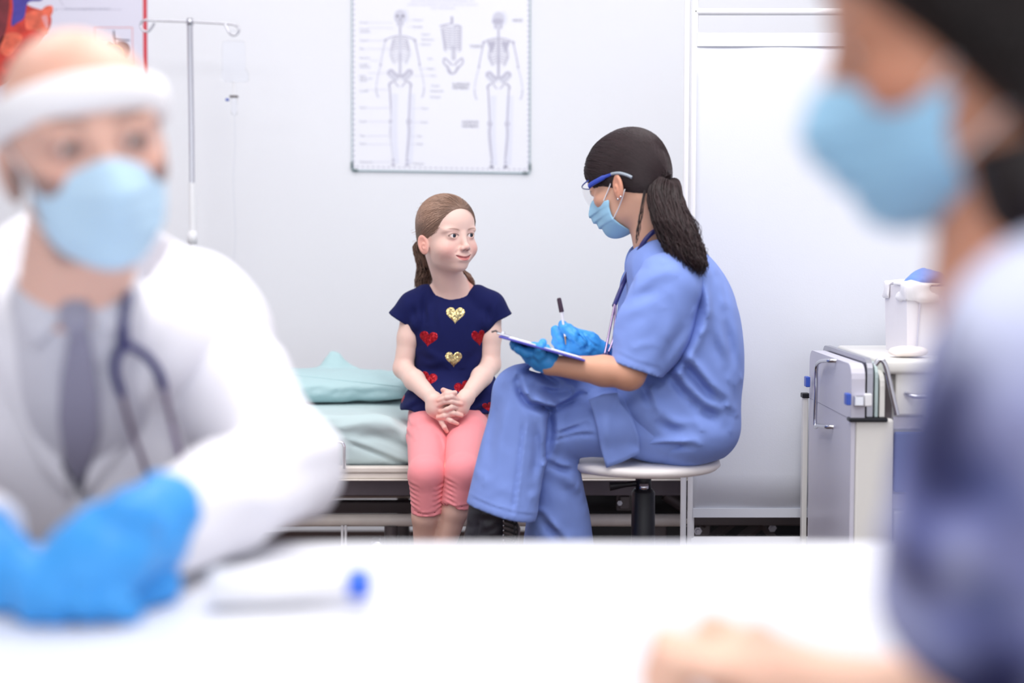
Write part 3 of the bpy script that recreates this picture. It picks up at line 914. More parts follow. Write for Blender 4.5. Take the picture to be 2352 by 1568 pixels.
# ------------------------------------------------------------------ folding screen
YS = 3.42
scr = empty('privacy_screen', (P(1590, 800, YS).x + 0.3, YS, 0))
tag(scr, 'white folding privacy screen with tubular frame behind the nurse', 'screen')
M['screen_cloth'] = mat('white_screen_cloth', srgb(224, 227, 236), 0.7, bump=0.08, bscale=300)
x0 = P(1590, 800, YS).x; x1 = 1.35
zt0 = P(1600, 27, YS).z; zcl1 = P(1600, 96, YS).z; zcl0 = P(1650, 1186, YS).z; zlow = P(1650, 1243, YS).z
for x, y in ((x0, YS), (x0 - 0.0175, YS + 0.006), (x1, YS)):
    MB().tube([(x, y, 0.03), (x, y, zt0 + (0.03 if x == x0 else 0.2))], 0.0085 if x != x0 - 0.0175 else 0.0075, 14).build('post', M['white_paint'], scr)
MB().tube([(x0, YS, zt0), (x1, YS, zt0)], 0.0085, 14).build('top_tube', M['white_paint'], scr)
MB().tube([(x0, YS, zlow), (x1, YS, zlow)], 0.0125, 14).build('bottom_tube', M['white_paint'], scr)
MB().tube([(x0, YS, zcl1 + 0.012), (x1, YS, zcl1 + 0.012)], 0.004, 10).build('curtain_rod', M['white_paint'], scr)
MB().tube([(x0, YS, zcl0 + 0.004), (x1, YS, zcl0 + 0.004)], 0.004, 10).build('curtain_rod', M['white_paint'], scr)
def clothfn(u, v):
    x = x0 + 0.004 + (x1 - x0 - 0.008) * u; z = zcl0 + (zcl1 - zcl0) * v + 0.012
    return (x, YS - 0.006 + 0.002 * math.sin(u * 22) * (0.4 + 0.6 * abs(v - 0.5)), z)
mb = MB(); mb.quadgrid(clothfn, 60, 12)
cl = mb.build('curtain', M['screen_cloth'], scr)
mod = cl.modifiers.new('thick', 'SOLIDIFY'); mod.thickness = 0.002
MB().box((x0 + 0.004, YS - 0.0115, zcl1 - 0.012), (x1 - 0.004, YS - 0.0025, zcl1 + 0.02)).build('curtain_hem', M['screen_cloth'], scr)
MB().box((x0 + 0.004, YS - 0.0115, zcl0), (x1 - 0.004, YS - 0.0025, zcl0 + 0.022)).build('curtain_hem', M['screen_cloth'], scr)
for z in (0.9, 1.75, 0.35):
    MB().box((x0 - 0.018, YS - 0.002, z - 0.012), (x0, YS + 0.008, z + 0.012), 0.002).build('hinge', M['white_paint'], scr)
for x in (x0, x1):
    MB().box((x - 0.012, YS - 0.2, 0.0), (x + 0.012, YS + 0.05, 0.03), 0.004).build('foot', M['white_paint'], scr)

# ------------------------------------------------------------------ drip stand with bag
YI = 4.36
iv = empty('drip_stand', (P(443, 570, YI).x, YI, 0))
tag(iv, 'chrome drip stand with a two-hook crossbar against the wall', 'drip stand')
p = lambda a, b: P(a, b, YI)
pl = p(442, 545)
MB().tube([p(436, 52), p(440, 300), pl], [0.0085, 0.0085, 0.0085], 16).build('upper_pole', M['chrome'], iv)
MB().tube([p(441.4, 420), (pl.x, YI, 0.06)], 0.0115, 16).build('lower_pole', M['white_paint'], iv)
MB().lathe([(0.0, 0), (0.015, 0), (0.016, 0.02), (0.014, 0.04), (0.0, 0.04)], p(442, 560), 18).build('clamp_collar', M['white_paint'], iv)
MB().lathe([(0.0, 0), (0.011, 0), (0.011, 0.012), (0.009, 0.02), (0, 0.02)], p(436.5, 58), 18).build('top_cap', M['chrome'], iv)
bar = [p(355, 53), p(347, 66), p(338, 73), p(328, 69), p(323, 60), p(325, 51), p(334, 46)]
bar2 = [p(515, 54), p(536, 56), p(546, 62), p(549, 70), p(543, 79), p(534, 80), p(526, 74), p(517, 55)]
path = smooth_path(bar, 5) + [p(436, 49.5), p(500, 53)] + smooth_path(bar2, 5)
MB().tube(path, 0.0037, 10).build('crossbar', M['chrome'], iv)
for k in range(4):
    a = math.pi / 4 + k * math.pi / 2
    MB().tube([(pl.x, YI, 0.07), (pl.x + 0.2 * math.cos(a), YI + 0.2 * math.sin(a), 0.03)], [0.012, 0.010], 10).build('base_leg', M['white_paint'], iv)
M['clear'] = mat('clear_plastic', (0.97, 0.98, 1.0, 1), 0.08, trans=1.0, ior=1.12)
bag = empty('drip_bag', p(535, 90))
tag(bag, 'clear empty drip bag with drip chamber hanging from the stand hook', 'drip bag')
s = SDF(); c = p(537, 138)
s.add(s_box(c, (0.036, 0.011, 0.058), 0.011))
s.add(s_box(p(541, 176), (0.04, 0.009, 0.016), 0.008), 0.01)
V, F = s.mesh(h=0.004, smooth=1); np_mesh('pouch', V, F, M['clear'], bag)
hk = p(535, 87); MB().tube([hk + Vector((0.008 * math.cos(t * 0.35), 0, 0.012 + 0.012 * math.sin(t * 0.35))) for t in range(18)], 0.0016, 8, closed=True).build('hanger_loop', M['clear'], bag)
MB().tube([p(537, 188), p(537, 218)], 0.004, 10).build('spike', M['white_paint'], bag)
a = p(528, 224); MB().box((a.x, YI - 0.008, a.z), (p(547, 224).x, YI + 0.008, p(547, 219.5).z), 0.001).build('chamber_cap', M['dark_metal'], bag)
MB().lathe([(0.0, 0.0), (0.004, 0.0), (0.004, 0.01), (0.0, 0.01)], p(526, 229), 10, axis=(-1, 0, 0)).build('vent_cap', M['blue_plastic'], bag)
MB().lathe([(0.0, 0.0), (0.008, 0.004), (0.0095, 0.02), (0.0095, 0.052), (0.0, 0.056)], p(538, 266), 16).build('drip_chamber', M['clear'], bag)
MB().tube(smooth_path([p(538, 264), p(540, 330), p(536, 420), p(540, 560), p(520, 700)], 8), 0.002, 8).build('drip_line', M['clear'], bag)

# ------------------------------------------------------------------ medical cart on the right
CY0, CY1 = 2.90, 3.33
XL = P(1955, 900, CY0).x; XM = P(2055, 900, CY0).x; XR = XL + 0.62
ct = P(1990, 832, CY0).z
cart = empty('medical_cart', ((XL + XR) / 2, (CY0 + CY1) / 2, 0))
tag(cart, 'cream medical cart with drawers and blue latches beside the privacy screen', 'cart')
M['cart_cream'] = mat('cart_cream', srgb(228, 226, 222), 0.35, coat=0.2)
M['cart_lilac'] = mat('cart_lilac_and_shaded', srgb(204, 202, 216), 0.35)  # lilac parts; on the left side panels it is cream with shade painted in
M['cart_blue'] = mat('cart_blue_panel', srgb(108, 124, 178), 0.35)
zb0 = P(2000, 962, CY0).z
pz = lambda y: P(2000, y, CY0).z
MB().box((XL + 0.01, CY0, 0.10), (XM, CY1, zb0), 0.006).build('side_column', M['cart_cream'], cart)
MB().box((XM, CY0 + 0.03, 0.10), (XR, CY1, ct - 0.025), 0.006).build('body', M['cart_cream'], cart)
MB().box((XM - 0.02, CY0 + 0.005, ct - 0.025), (XR + 0.02, CY1 + 0.01, ct + 0.004), 0.008, seg=3).build('cart_top', M['cart_cream'], cart)
# side door panel with rounded top corners (left face)
def rpanel(x0, x1, y0, y1, z0, z1, r, name, m):
    pts = [(y0, z0), (y0, z1 - r)] + [(y0 + r - r * math.cos(a), z1 - r + r * math.sin(a)) for a in (0.39, 0.78, 1.18)] + [(y0 + r, z1), (y1 - r, z1)] + [(y1 - r + r * math.sin(a), z1 - r + r * math.cos(a)) for a in (0.39, 0.78, 1.18)] + [(y1, z1 - r), (y1, z0)]
    mb = MB(); mb.prism([(x0, y, z) for y, z in pts], (x1 - x0, 0, 0)); return mb.build(name, m, cart)
rpanel(XL, XL + 0.028, CY0 - 0.002, CY1 - 0.02, zb0, ct - 0.004, 0.03, 'door_panel', M['cart_lilac'])
rpanel(XL + 0.001, XL + 0.0095, CY0 + 0.0, CY1 - 0.02, 0.10, zb0 - 0.001, 0.002, 'lower_side_panel', M['cart_lilac'])
rpanel(XL + 0.034, XL + 0.046, CY0 + 0.006, CY1, zb0 + 0.004, ct + 0.006, 0.03, 'folding_board', M['steel'])
rpanel(XL + 0.050, XL + 0.056, CY0 + 0.004, CY1, zb0 + 0.004, ct - 0.002, 0.03, 'folding_board', mat('pale_green_edge', srgb(186, 204, 204), 0.3))
rpanel(XL + 0.060, XL + 0.070, CY0 + 0.004, CY1, zb0 + 0.004, ct - 0.02, 0.03, 'folding_board', M['cart_cream'])
MB().box((XL + 0.029, CY0 + 0.02, zb0), (XM, CY1, ct - 0.027)).build('board_pocket', M['dark_metal'], cart)
MB().box((XL - 0.004, CY0 - 0.008, zb0 - 0.006), (XL + 0.075, CY0 + 0.02, zb0 + 0.003), 0.003).build('rubber_strip', M['black_plastic'], cart)
# bar handle on the door panel
def hp(px, py):  # point on the plane x = XL-0.012 seen through pixel
    X = XL - 0.016; Y = X * F_PX / (px - 1176)
    return P(px, py, Y)
h = [hp(1905, 828), hp(1884, 830), hp(1875, 845), hp(1874, 900), hp(1872, 975), hp(1880, 977), hp(1900, 980)]
hd = [h[0] + Vector((0.018, 0, 0))] + smooth_path(h, 4) + [h[-1] + Vector((0.018, 0, 0))]
MB().tube(hd, 0.0045, 10).build('bar_handle', M['chrome'], cart)
for (px, py) in ((1853, 876), (1946, 916)):
    q0 = hp(px, py)
    lt = MB().box((q0.x - 0.004, q0.y - 0.012, q0.z - 0.012), (q0.x + 0.006, q0.y + 0.012, q0.z + 0.012), 0.002).build('latch', M['blue_plastic'], cart)
q0 = P(1968, 918, CY0); MB().box((q0.x - 0.008, CY0 - 0.014, q0.z - 0.012), (q0.x + 0.012, CY0 + 0.0, q0.z + 0.010), 0.002).build('latch_plate', M['chrome'], cart)
q0 = P(1985, 918, CY0); MB().box((q0.x - 0.002, CY0 - 0.012, q0.z - 0.013), (q0.x + 0.014, CY0 + 0.0, q0.z + 0.014), 0.003).build('latch_plate', M['white_paint'], cart)
# push bar
pb_ = [P(2010, 838, CY0 - 0.01), P(2022, 826, CY0 - 0.012), P(2034, 840, CY0 - 0.015), P(2048, 900, CY0 - 0.015), P(2060, 952, CY0 - 0.015)]
MB().tube(smooth_path(pb_, 6), 0.0055, 12).build('push_bar', M['chrome'], cart)
# back pole
x = P(1848, 1000, CY1 + 0.01).x
MB().box((x - 0.006, CY1, 0.06), (x + 0.006, CY1 + 0.02, P(1848, 912, CY1).z), 0.002).build('back_post', M['cart_cream'], cart)
MB().box((x - 0.009, CY1 - 0.003, P(1848, 914, CY1).z), (x + 0.009, CY1 + 0.022, P(1848, 903, CY1).z), 0.002).build('post_cap', M['black_plastic'], cart)
# drawers on the front
YD = CY0 + 0.03
pd = lambda y: P(2090, y, YD).z
MB().box((XM + 0.002, YD - 0.001, pd(850)), (XR - 0.01, YD + 0.001, pd(846))).build('drawer_gap', M['black_plastic'], cart)
for i, (ya, yb, m) in enumerate(((852, 952, 'cart_cream'), (990, 1128, 'cart_blue'), (1172, 1300, 'cart_cream'), (1306, 1400, 'cart_cream'))):
    d = MB().box((XM + 0.006, YD - 0.014, pd(yb)), (XR - 0.015, YD - 0.0012, pd(ya)), 0.004).build('drawer', M[m], cart)
    hz = pd((ya + yb) / 2 + 4); hx = P(2075, 900, YD).x
    if i != 1:
        MB().tube(smooth_path([(hx, YD - 0.014, hz + 0.004), (hx + 0.01, YD - 0.03, hz), (hx + 0.03, YD - 0.034, hz), (hx + 0.05, YD - 0.03, hz), (hx + 0.06, YD - 0.014, hz + 0.004)], 4), 0.005, 8).build('drawer_pull', M['chrome'], d)
MB().box((XM + 0.004, YD - 0.006, pd(985)), (XR - 0.012, YD - 0.0012, pd(956)), 0.002).build('rail', M['cart_lilac'], cart)
MB().box((XM + 0.004, YD - 0.006, pd(1168)), (XR - 0.012, YD - 0.0012, pd(1132)), 0.002).build('rail', M['cart_lilac'], cart)
for x in (XL + 0.06, XR - 0.06):
    for y in (CY0 + 0.05, CY1 - 0.05):
        MB().lathe([(0.0, -0.014), (0.04, -0.014), (0.045, -0.008), (0.045, 0.008), (0.04, 0.014), (0.0, 0.014)], (x, y, 0.045), 20, axis=(1, 0, 0)).build('castor', M['rubber'], cart)
        MB().box((x - 0.016, y - 0.016, 0.085), (x + 0.016, y + 0.016, 0.101)).build('castor_plate', M['steel'], cart)
# things on the cart
M['bin_white'] = mat('bin_white', srgb(232, 228, 234), 0.4)
M['bag_white'] = mat('thin_white_bag', srgb(240, 238, 242), 0.35)
YB = 3.12
zc0 = ct + 0.0042
b0, b1 = P(2056, 700, YB).x, P(2200, 700, YB).x
zbt = P(2120, 655, YB).z
wb = empty('waste_bin', ((b0 + b1) / 2, YB, zc0))
tag(wb, 'white plastic bin with a bag liner standing on the medical cart', 'bin')
mb = MB()
n = 4
def ring(inset, z): return [(b0 + inset, YB - 0.09 + inset, z), (b1 - inset, YB - 0.09 + inset, z), (b1 - inset, YB + 0.09 - inset, z), (b0 + inset, YB + 0.09 - inset, z)]
r0, r1, r2, r3 = ring(0.004, zc0), ring(0.0, zbt), ring(0.008, zbt), ring(0.01, zc0 + 0.01)
vs = r0 + r1 + r2 + r3
mb._add(vs, [(i + 4 * k, (i + 1) % 4 + 4 * k, (i + 1) % 4 + 4 * k + 4, i + 4 * k + 4) for k in range(3) for i in range(4)] + [(3, 2, 1, 0), (12, 13, 14, 15)], False)
mb.build('tub', M['bin_white'], wb)
s = SDF(); cxb = (b0 + b1) / 2; hw = (b1 - b0) / 2
s.add(s_box((cxb, YB, zbt - 0.012), (hw + 0.006, 0.096, 0.022), 0.01)); s.sub(s_box((cxb, YB, zbt - 0.0), (hw - 0.012, 0.078, 0.06), 0.01), 0.005); s.sub(s_box((cxb, YB, zbt - 0.04), (hw + 0.0005, 0.0905, 0.04), 0.0))
noise_disp(s, (b0 - 0.05, YB - 0.15, zbt - 0.08), (b1 + 0.05, YB + 0.15, zbt + 0.05), 0.006, 40, 5)
V, F = s.mesh(h=0.004); np_mesh('bag_liner', V, F, M['bag_white'], wb)
MB().tube([(b0 + 0.022, YB - 0.0925, zc0 + 0.002), (b0 + 0.028, YB - 0.0925, zbt - 0.03)], 0.002, 6).build('moulded_rib', M['cart_lilac'], wb)
s = SDF(); c = P(2128, 612, YB); c.z = zbt + 0.012
s.add(s_ell(c, (0.038, 0.035, 0.024))); s.add(s_ell(c + Vector((0.02, 0.01, -0.006)), (0.03, 0.035, 0.02)), 0.01); s.add(s_cone(c + Vector((0.02, 0, -0.01)), c + Vector((0.0, 0, -0.08)), 0.018, 0.02), 0.02)
s.add(s_ell(c + Vector((-0.028, -0.01, -0.006)), (0.02, 0.03, 0.02)), 0.006)
noise_disp(s, (c.x - 0.1, c.y - 0.1, c.z - 0.1), (c.x + 0.1, c.y + 0.1, c.z + 0.1), 0.004, 60, 2)
V, F = s.mesh(h=0.003); o = np_mesh('crumpled_glove', V, F, mat('blue_nitrile_pile', srgb(104, 140, 214), 0.5))
tag(o, 'crumpled blue bundle sticking out of the bin on the cart', 'bundle')
s = SDF(); c = P(2085, 785, CY0 + 0.08); s.add(s_ell((c.x, c.y, zc0 + 0.011), (0.04, 0.03, 0.011))); noise_disp(s, A(c) - 0.1, A(c) + 0.1, 0.004, 50, 4); s.clip(s_plane((0, 0, zc0), (0, 0, -1)))
V, F = s.mesh(h=0.003); o = np_mesh('gauze_pad', V, F, mat('gauze', srgb(244, 234, 228), 0.8)); tag(o, 'small crumpled cream gauze pad on the cart top', 'gauze')
# ------------------------------------------------------------------ people: shared pieces
def skin_mat(name, rough=0.45):
    return mat(name, (0.8, 0.6, 0.5, 1), rough, attr=True, sss=0.12, sscale=0.01, bump=0.03, bscale=900, spec=0.35)
M['skin'] = skin_mat('skin')
M['hair'] = mat('hair', (0.1, 0.05, 0.03, 1), 0.42, attr=True, spec=0.4)
M['eye'] = mat('eyeball', (1, 1, 1, 1), 0.12, attr=True, spec=0.6)

def lin(*c): return np.array(srgb(*c)[:3])
def blend(col, w, c):
    w = np.clip(w, 0, 1)[:, None]
    return col * (1 - w) + np.asarray(c)[None] * w
def gauss(d, s): return np.exp(-(d / s)**2)

def raymarch(s, px, py, y0=2.0, it=60, back=0.0):
    """first hit of the camera rays through pixels with a solid -> world points"""
    px = np.asarray(px, float); py = np.asarray(py, float)
    u = (px - 1176) / F_PX; v = -(py - 784) / F_PX
    d = np.stack([u, math.cos(PITCH) + v * math.sin(PITCH), -math.sin(PITCH) + v * math.cos(PITCH)], 1)
    d /= np.linalg.norm(d, axis=1, keepdims=True)
    o = A((0, 0, CAM_H))
    t = y0 / d[:, 1]
    for _ in range(it):
        t = t + np.clip(s.pts(o + d * t[:, None]) - back, -0.02, 0.05) * 0.8
    return o + d * t[:, None], d

def patch(s, outline_px, name, m, parent, off=0.0012, rings=6, y0=2.0, thick=True):
    """flat patch sewn on a garment: outline (pixels) laid on the surface"""
    c = np.mean(outline_px, axis=0); n = len(outline_px)
    P2 = [c[None]] + [c + (np.array(outline_px) - c) * (k / rings) for k in range(1, rings + 1)]
    Q = np.concatenate(P2)
    W, d = raymarch(s, Q[:, 0], Q[:, 1], y0)
    bad = np.abs(s.pts(W)) > 0.004
    W = W - d * off
    W[-n:] += d[-n:] * off * 1.3
    mb = MB()
    fs = [(0, 1 + k, 1 + (k + 1) % n) for k in range(n)]
    for r in range(rings - 1):
        a = 1 + r * n; b = a + n
        fs += [(a + k, b + k, b + (k + 1) % n, a + (k + 1) % n) for k in range(n)]
    fs = [f for f in fs if not bad[list(f)].any()]
    used = sorted({i for f in fs for i in f}); ren = {i: k for k, i in enumerate(used)}
    mb._add([Vector(W[i]) for i in used], [tuple(ren[i] for i in f) for f in fs], True)
    return mb.build(name, m, parent, recalc=False)

def heart_px(cx, cy, w, h, rot=0.0, n=36, x0=-9e9, x1=9e9):
    out = []
    for k in range(n):
        t = 2 * math.pi * k / n
        x = 16 * math.sin(t)**3 / 32 * w; y = -(13 * math.cos(t) - 5 * math.cos(2 * t) - 2 * math.cos(3 * t) - math.cos(4 * t) + 2.5) / 29 * h
        X = cx + x * math.cos(rot) - y * math.sin(rot); Yv = cy + x * math.sin(rot) + y * math.cos(rot)
        out.append((min(max(X, x0), x1), Yv))
    return np.array(out)

def strands(paths, radii, cols, sides=3):
    """paths (N,K,3), radii (N,K) -> V,F,col for thin tubes"""
    N, K, _ = paths.shape
    T = np.gradient(paths, axis=1); T /= (np.linalg.norm(T, axis=2, keepdims=True) + 1e-9)
    ref = np.where(np.abs(T[..., 2:3]) < 0.9, A((0, 0, 1.0)), A((1.0, 0, 0)))
    U = np.cross(T, ref); U /= (np.linalg.norm(U, axis=2, keepdims=True) + 1e-9)
    W = np.cross(T, U)
    ring = []
    for k in range(sides):
        a = 2 * math.pi * k / sides
        ring.append(paths + (U * math.cos(a) + W * math.sin(a)) * radii[..., None])
    V = np.stack(ring, 2)   # N,K,S,3
    idx = np.arange(N * K * sides).reshape(N, K, sides)
    F = []
    for k in range(sides):
        k2 = (k + 1) % sides
        F.append(np.stack([idx[:, :-1, k], idx[:, :-1, k2], idx[:, 1:, k2], idx[:, 1:, k]], -1).reshape(-1, 4))
    C = np.repeat(np.repeat(cols[:, None, None, :], K, 1), sides, 2).reshape(-1, 3)
    return V.reshape(-1, 3), np.concatenate(F), C

def flow_strands(surf, roots, tie, steps, off, rng, spread=0.012, lift=0.0):
    """hair combed over a solid from roots towards a tie point"""
    p = surf.project(roots, 3, off)
    N = len(p); out = [p]
    tg = A(tie)[None] + rng.normal(0, spread, (N, 3))
    L = np.linalg.norm(tg - p, axis=1)
    for i in range(steps - 1):
        rem = steps - 1 - i
        nrm = surf.normal(p)
        d = tg - p
        dist = np.linalg.norm(d, axis=1, keepdims=True)
        dt = d - nrm * (d * nrm).sum(1, keepdims=True)
        near = np.clip(dist / 0.03, 0, 1)
        dt = dt / (np.linalg.norm(dt, axis=1, keepdims=True) + 1e-9) * near + d / (dist + 1e-9) * (1 - near)
        step = np.minimum(dist / rem * 1.35, dist)
        p = p + dt * step
        dd = surf.pts(p)
        o = off + lift * math.sin(math.pi * i / steps)
        push = np.where(dd[:, None] < o, (o - dd)[:, None] * nrm, 0)
        pull = np.where((dd[:, None] > o), (o - dd)[:, None] * nrm * 0.8 * near, 0)
        p = p + push + pull
        out.append(p)
    return np.stack(out, 1)

def guide_bundle(guide, N, width, steps, rng, wave=0.004, taper=0.3, flatx=1.0, frizz=0.0, fan=1.0, spread_end=None, minlen=0.7):
    """bundle of strands following a guide curve (ponytail)"""
    g = np.array([list(q) for q in smooth_path(guide, 10)])
    s = np.linspace(0, 1, len(g))
    out = np.zeros((N, steps, 3))
    a = rng.uniform(0, 2 * math.pi, N); r = np.sqrt(rng.uniform(0, 1, N))
    end = rng.uniform(minlen, 1.0, N)
    ph = rng.uniform(0, 6.28, (N, 3)); fr = rng.uniform(2, 5, (N, 1))
    for k in range(steps):
        u = k / (steps - 1) * end
        c = np.stack([np.interp(u, s, g[:, i]) for i in range(3)], 1)
        w = np.interp(u, [0, 0.12, 0.45, 0.8, 1.0], [0.55, 0.85, 1.0, 0.85, taper]) * width
        offs = np.stack([np.cos(a) * r * w * flatx, np.sin(a) * r * w, 0.25 * np.sin(a * 2) * r * w], 1)
        wv = wave * np.sin(fr * u[:, None] * 6.28 + ph) * u[:, None]
        out[:, k] = c + offs * (1 + (fan - 1) * u[:, None]) + wv + rng.normal(0, 1, (N, 3)) * frizz * u[:, None]**2 * 0
    return out

def eye_obj(center, r, gaze, iris_col, parent, iris_r=0.46, name='eye'):
    gaze = A(gaze) / np.linalg.norm(gaze)
    n, m = 40, 48
    th = np.linspace(0, math.pi, n + 1); ph = np.linspace(0, 2 * math.pi, m, endpoint=False)
    g = Vector(gaze); u = g.orthogonal().normalized(); v = g.cross(u)
    V = []; C = []
    for t in th:
        for q in ph:
            d = np.array(g) * math.cos(t) + (np.array(u) * math.cos(q) + np.array(v) * math.sin(q)) * math.sin(t)
            bul = 1.0 + 0.06 * math.exp(-(t / 0.35)**2)
            V.append(A(center) + d * r * bul)
            s_ = math.sin(t) if t < math.pi / 2 else 1
            if s_ < iris_r * 0.42: c = lin(6, 6, 8)
            elif s_ < iris_r * 0.92: c = np.asarray(iris_col) * (0.75 + 0.5 * ((math.sin(q * 17) + 1) / 2) * (s_ / iris_r))
            elif s_ < iris_r: c = np.asarray(iris_col) * 0.3
            else: c = lin(232, 226, 226)
            C.append(c)
    F = [(i * m + j, i * m + (j + 1) % m, (i + 1) * m + (j + 1) % m, (i + 1) * m + j) for i in range(n) for j in range(m)]
    return np_mesh(name, np.array(V), np.array(F), M['eye'], parent, np.array(C))

def arc_pts(fn, n=16): return [fn(i / n) for i in range(n + 1)]

def adult_head(R, t, k=1.0, mouth=True, male=False):
    """adult head: forward is local -y, eyes at z=0, sizes in metres times k"""
    s = SDF(R, t)
    def E(c, r, kk=0.0, RR=None): s.add(s_ell(A(c) * k, A(r) * k, RR), kk * k)
    def C(a, b, r1, r2, kk): s.add(s_cone(A(a) * k, A(b) * k, r1 * k, r2 * k), kk * k)
    def D(c, r, kk, RR=None): s.sub(s_ell(A(c) * k, A(r) * k, RR), kk * k)
    E((0, 0.012, 0.030), (0.074, 0.090, 0.080))
    E((0, -0.026, 0.028), (0.062, 0.060, 0.062), 0.025)
    E((0, -0.022, -0.022), (0.062, 0.066, 0.070), 0.02)
    w = 0.054 if male else 0.049
    E((0, -0.030, -0.072), (w, 0.050, 0.038), 0.02)
    E((0, -0.076, -0.101), (0.021 if male else 0.017, 0.015, 0.013), 0.018)
    for q in (-1, 1):
        E((q * 0.040, -0.056, -0.028), (0.022, 0.024, 0.020), 0.018)
        E((q * 0.032, -0.072, 0.020), (0.022, 0.014, 0.008), 0.014)
        D((q * 0.031, -0.101, 0.0), (0.020, 0.016, 0.0125), 0.014)
        E((q * 0.031, -0.075, 0.0), (0.0165, 0.0150, 0.0130), 0.006)
    C((0, -0.086, 0.004), (0, -0.106, -0.030), 0.0075, 0.0085, 0.013)
    E((0, -0.110, -0.034), (0.0095, 0.009, 0.0085), 0.007)
    for q in (-1, 1):
        E((q * 0.0115, -0.099, -0.038), (0.0068, 0.009, 0.0065), 0.006)
    E((0, -0.076, -0.064), (0.028, 0.022, 0.022), 0.015)
    E((0, -0.094, -0.060), (0.019, 0.006, 0.0045), 0.006)
    E((0, -0.092, -0.071), (0.017, 0.007, 0.0055), 0.006)
    s.sub(s_cone(A((-0.022, -0.090, -0.0655)) * k, A((0.022, -0.090, -0.0655)) * k, 0.0012 * k, 0.0012 * k), 0.002)
    for q in (-1, 1):
        D((q * 0.031, -0.092, 0.0004), (0.0138, 0.0105, 0.0055), 0.0016, rotm(0, -q * 0.06, 0))
        Re = rotm(math.radians(-14), 0, -q * math.radians(24))
        c = A((q * 0.0755, 0.008, -0.022))
        E(c, (0.0062, 0.0180, 0.0310), 0.003, Re)
        D(c + A((q * 0.0058, -0.002, 0.004)), (0.0042, 0.0120, 0.0215), 0.003, Re)
        E(c + A((q * 0.001, -0.005, -0.004)), (0.0045, 0.0065, 0.011), 0.003, Re)
        D(c + A((q * 0.005, -0.008, -0.003)), (0.004, 0.0048, 0.0065), 0.002, Re)
    s.R = None
    return s

def adult_col(V, R, t, k, base, brow, lip, beard=None):
    L = ((V - A(t)) @ R) / k
    x, y, z = L[:, 0], L[:, 1], L[:, 2]; ax = np.abs(x)
    col = np.repeat(np.asarray(base)[None], len(V), 0)
    front = np.clip((-y - 0.03) / 0.03, 0, 1)
    b = np.asarray(base)
    red = b * np.array([0.98, 0.66, 0.62])
    col = blend(col, 0.35 * front * gauss(np.hypot(ax - 0.045, z + 0.035), 0.022), red)
    col = blend(col, 0.3 * front * gauss(np.hypot(x, z + 0.034), 0.014), red)
    zl = -0.0655; wl = np.clip(1 - (ax / 0.024)**2, 0, 1)
    lp = np.clip(1 - ((z - zl) / (0.0085 * np.sqrt(wl) + 1e-5))**2, 0, 1) * (wl > 0)
    col = blend(col, np.clip(lp * 2, 0, 0.85) * front, lip)
    tt = (ax - 0.010) / 0.042
    zb = 0.021 + 0.005 * np.sin(np.clip(tt, 0, 1) * math.pi * 0.75)
    col = blend(col, 0.9 * gauss(z - zb, 0.0034 * (1 - 0.45 * np.clip(tt, 0, 1))) * np.clip(tt * 6, 0, 1) * np.clip((1 - tt) * 4, 0, 1) * front, brow)
    ex = ax - 0.031; ez = z - 0.0004
    el = (ex / 0.0146)**2 + (ez / 0.0061)**2
    col = blend(col, gauss(el - 1, 0.25) * (y < -0.072) * front * np.where(ez > -0.001, 0.95, 0.5), brow * 0.5)
    if beard is not None:
        zone = np.clip((-0.030 - z + 0.5 * np.clip(ax - 0.03, 0, 1)) / 0.012, 0, 1) * np.clip((0.012 - y) / 0.012, 0, 1) * np.clip((z + 0.125) / 0.012, 0, 1)
        col = blend(col, 0.75 * zone * (1 - np.clip(lp * 2, 0, 1)), beard)
    return col

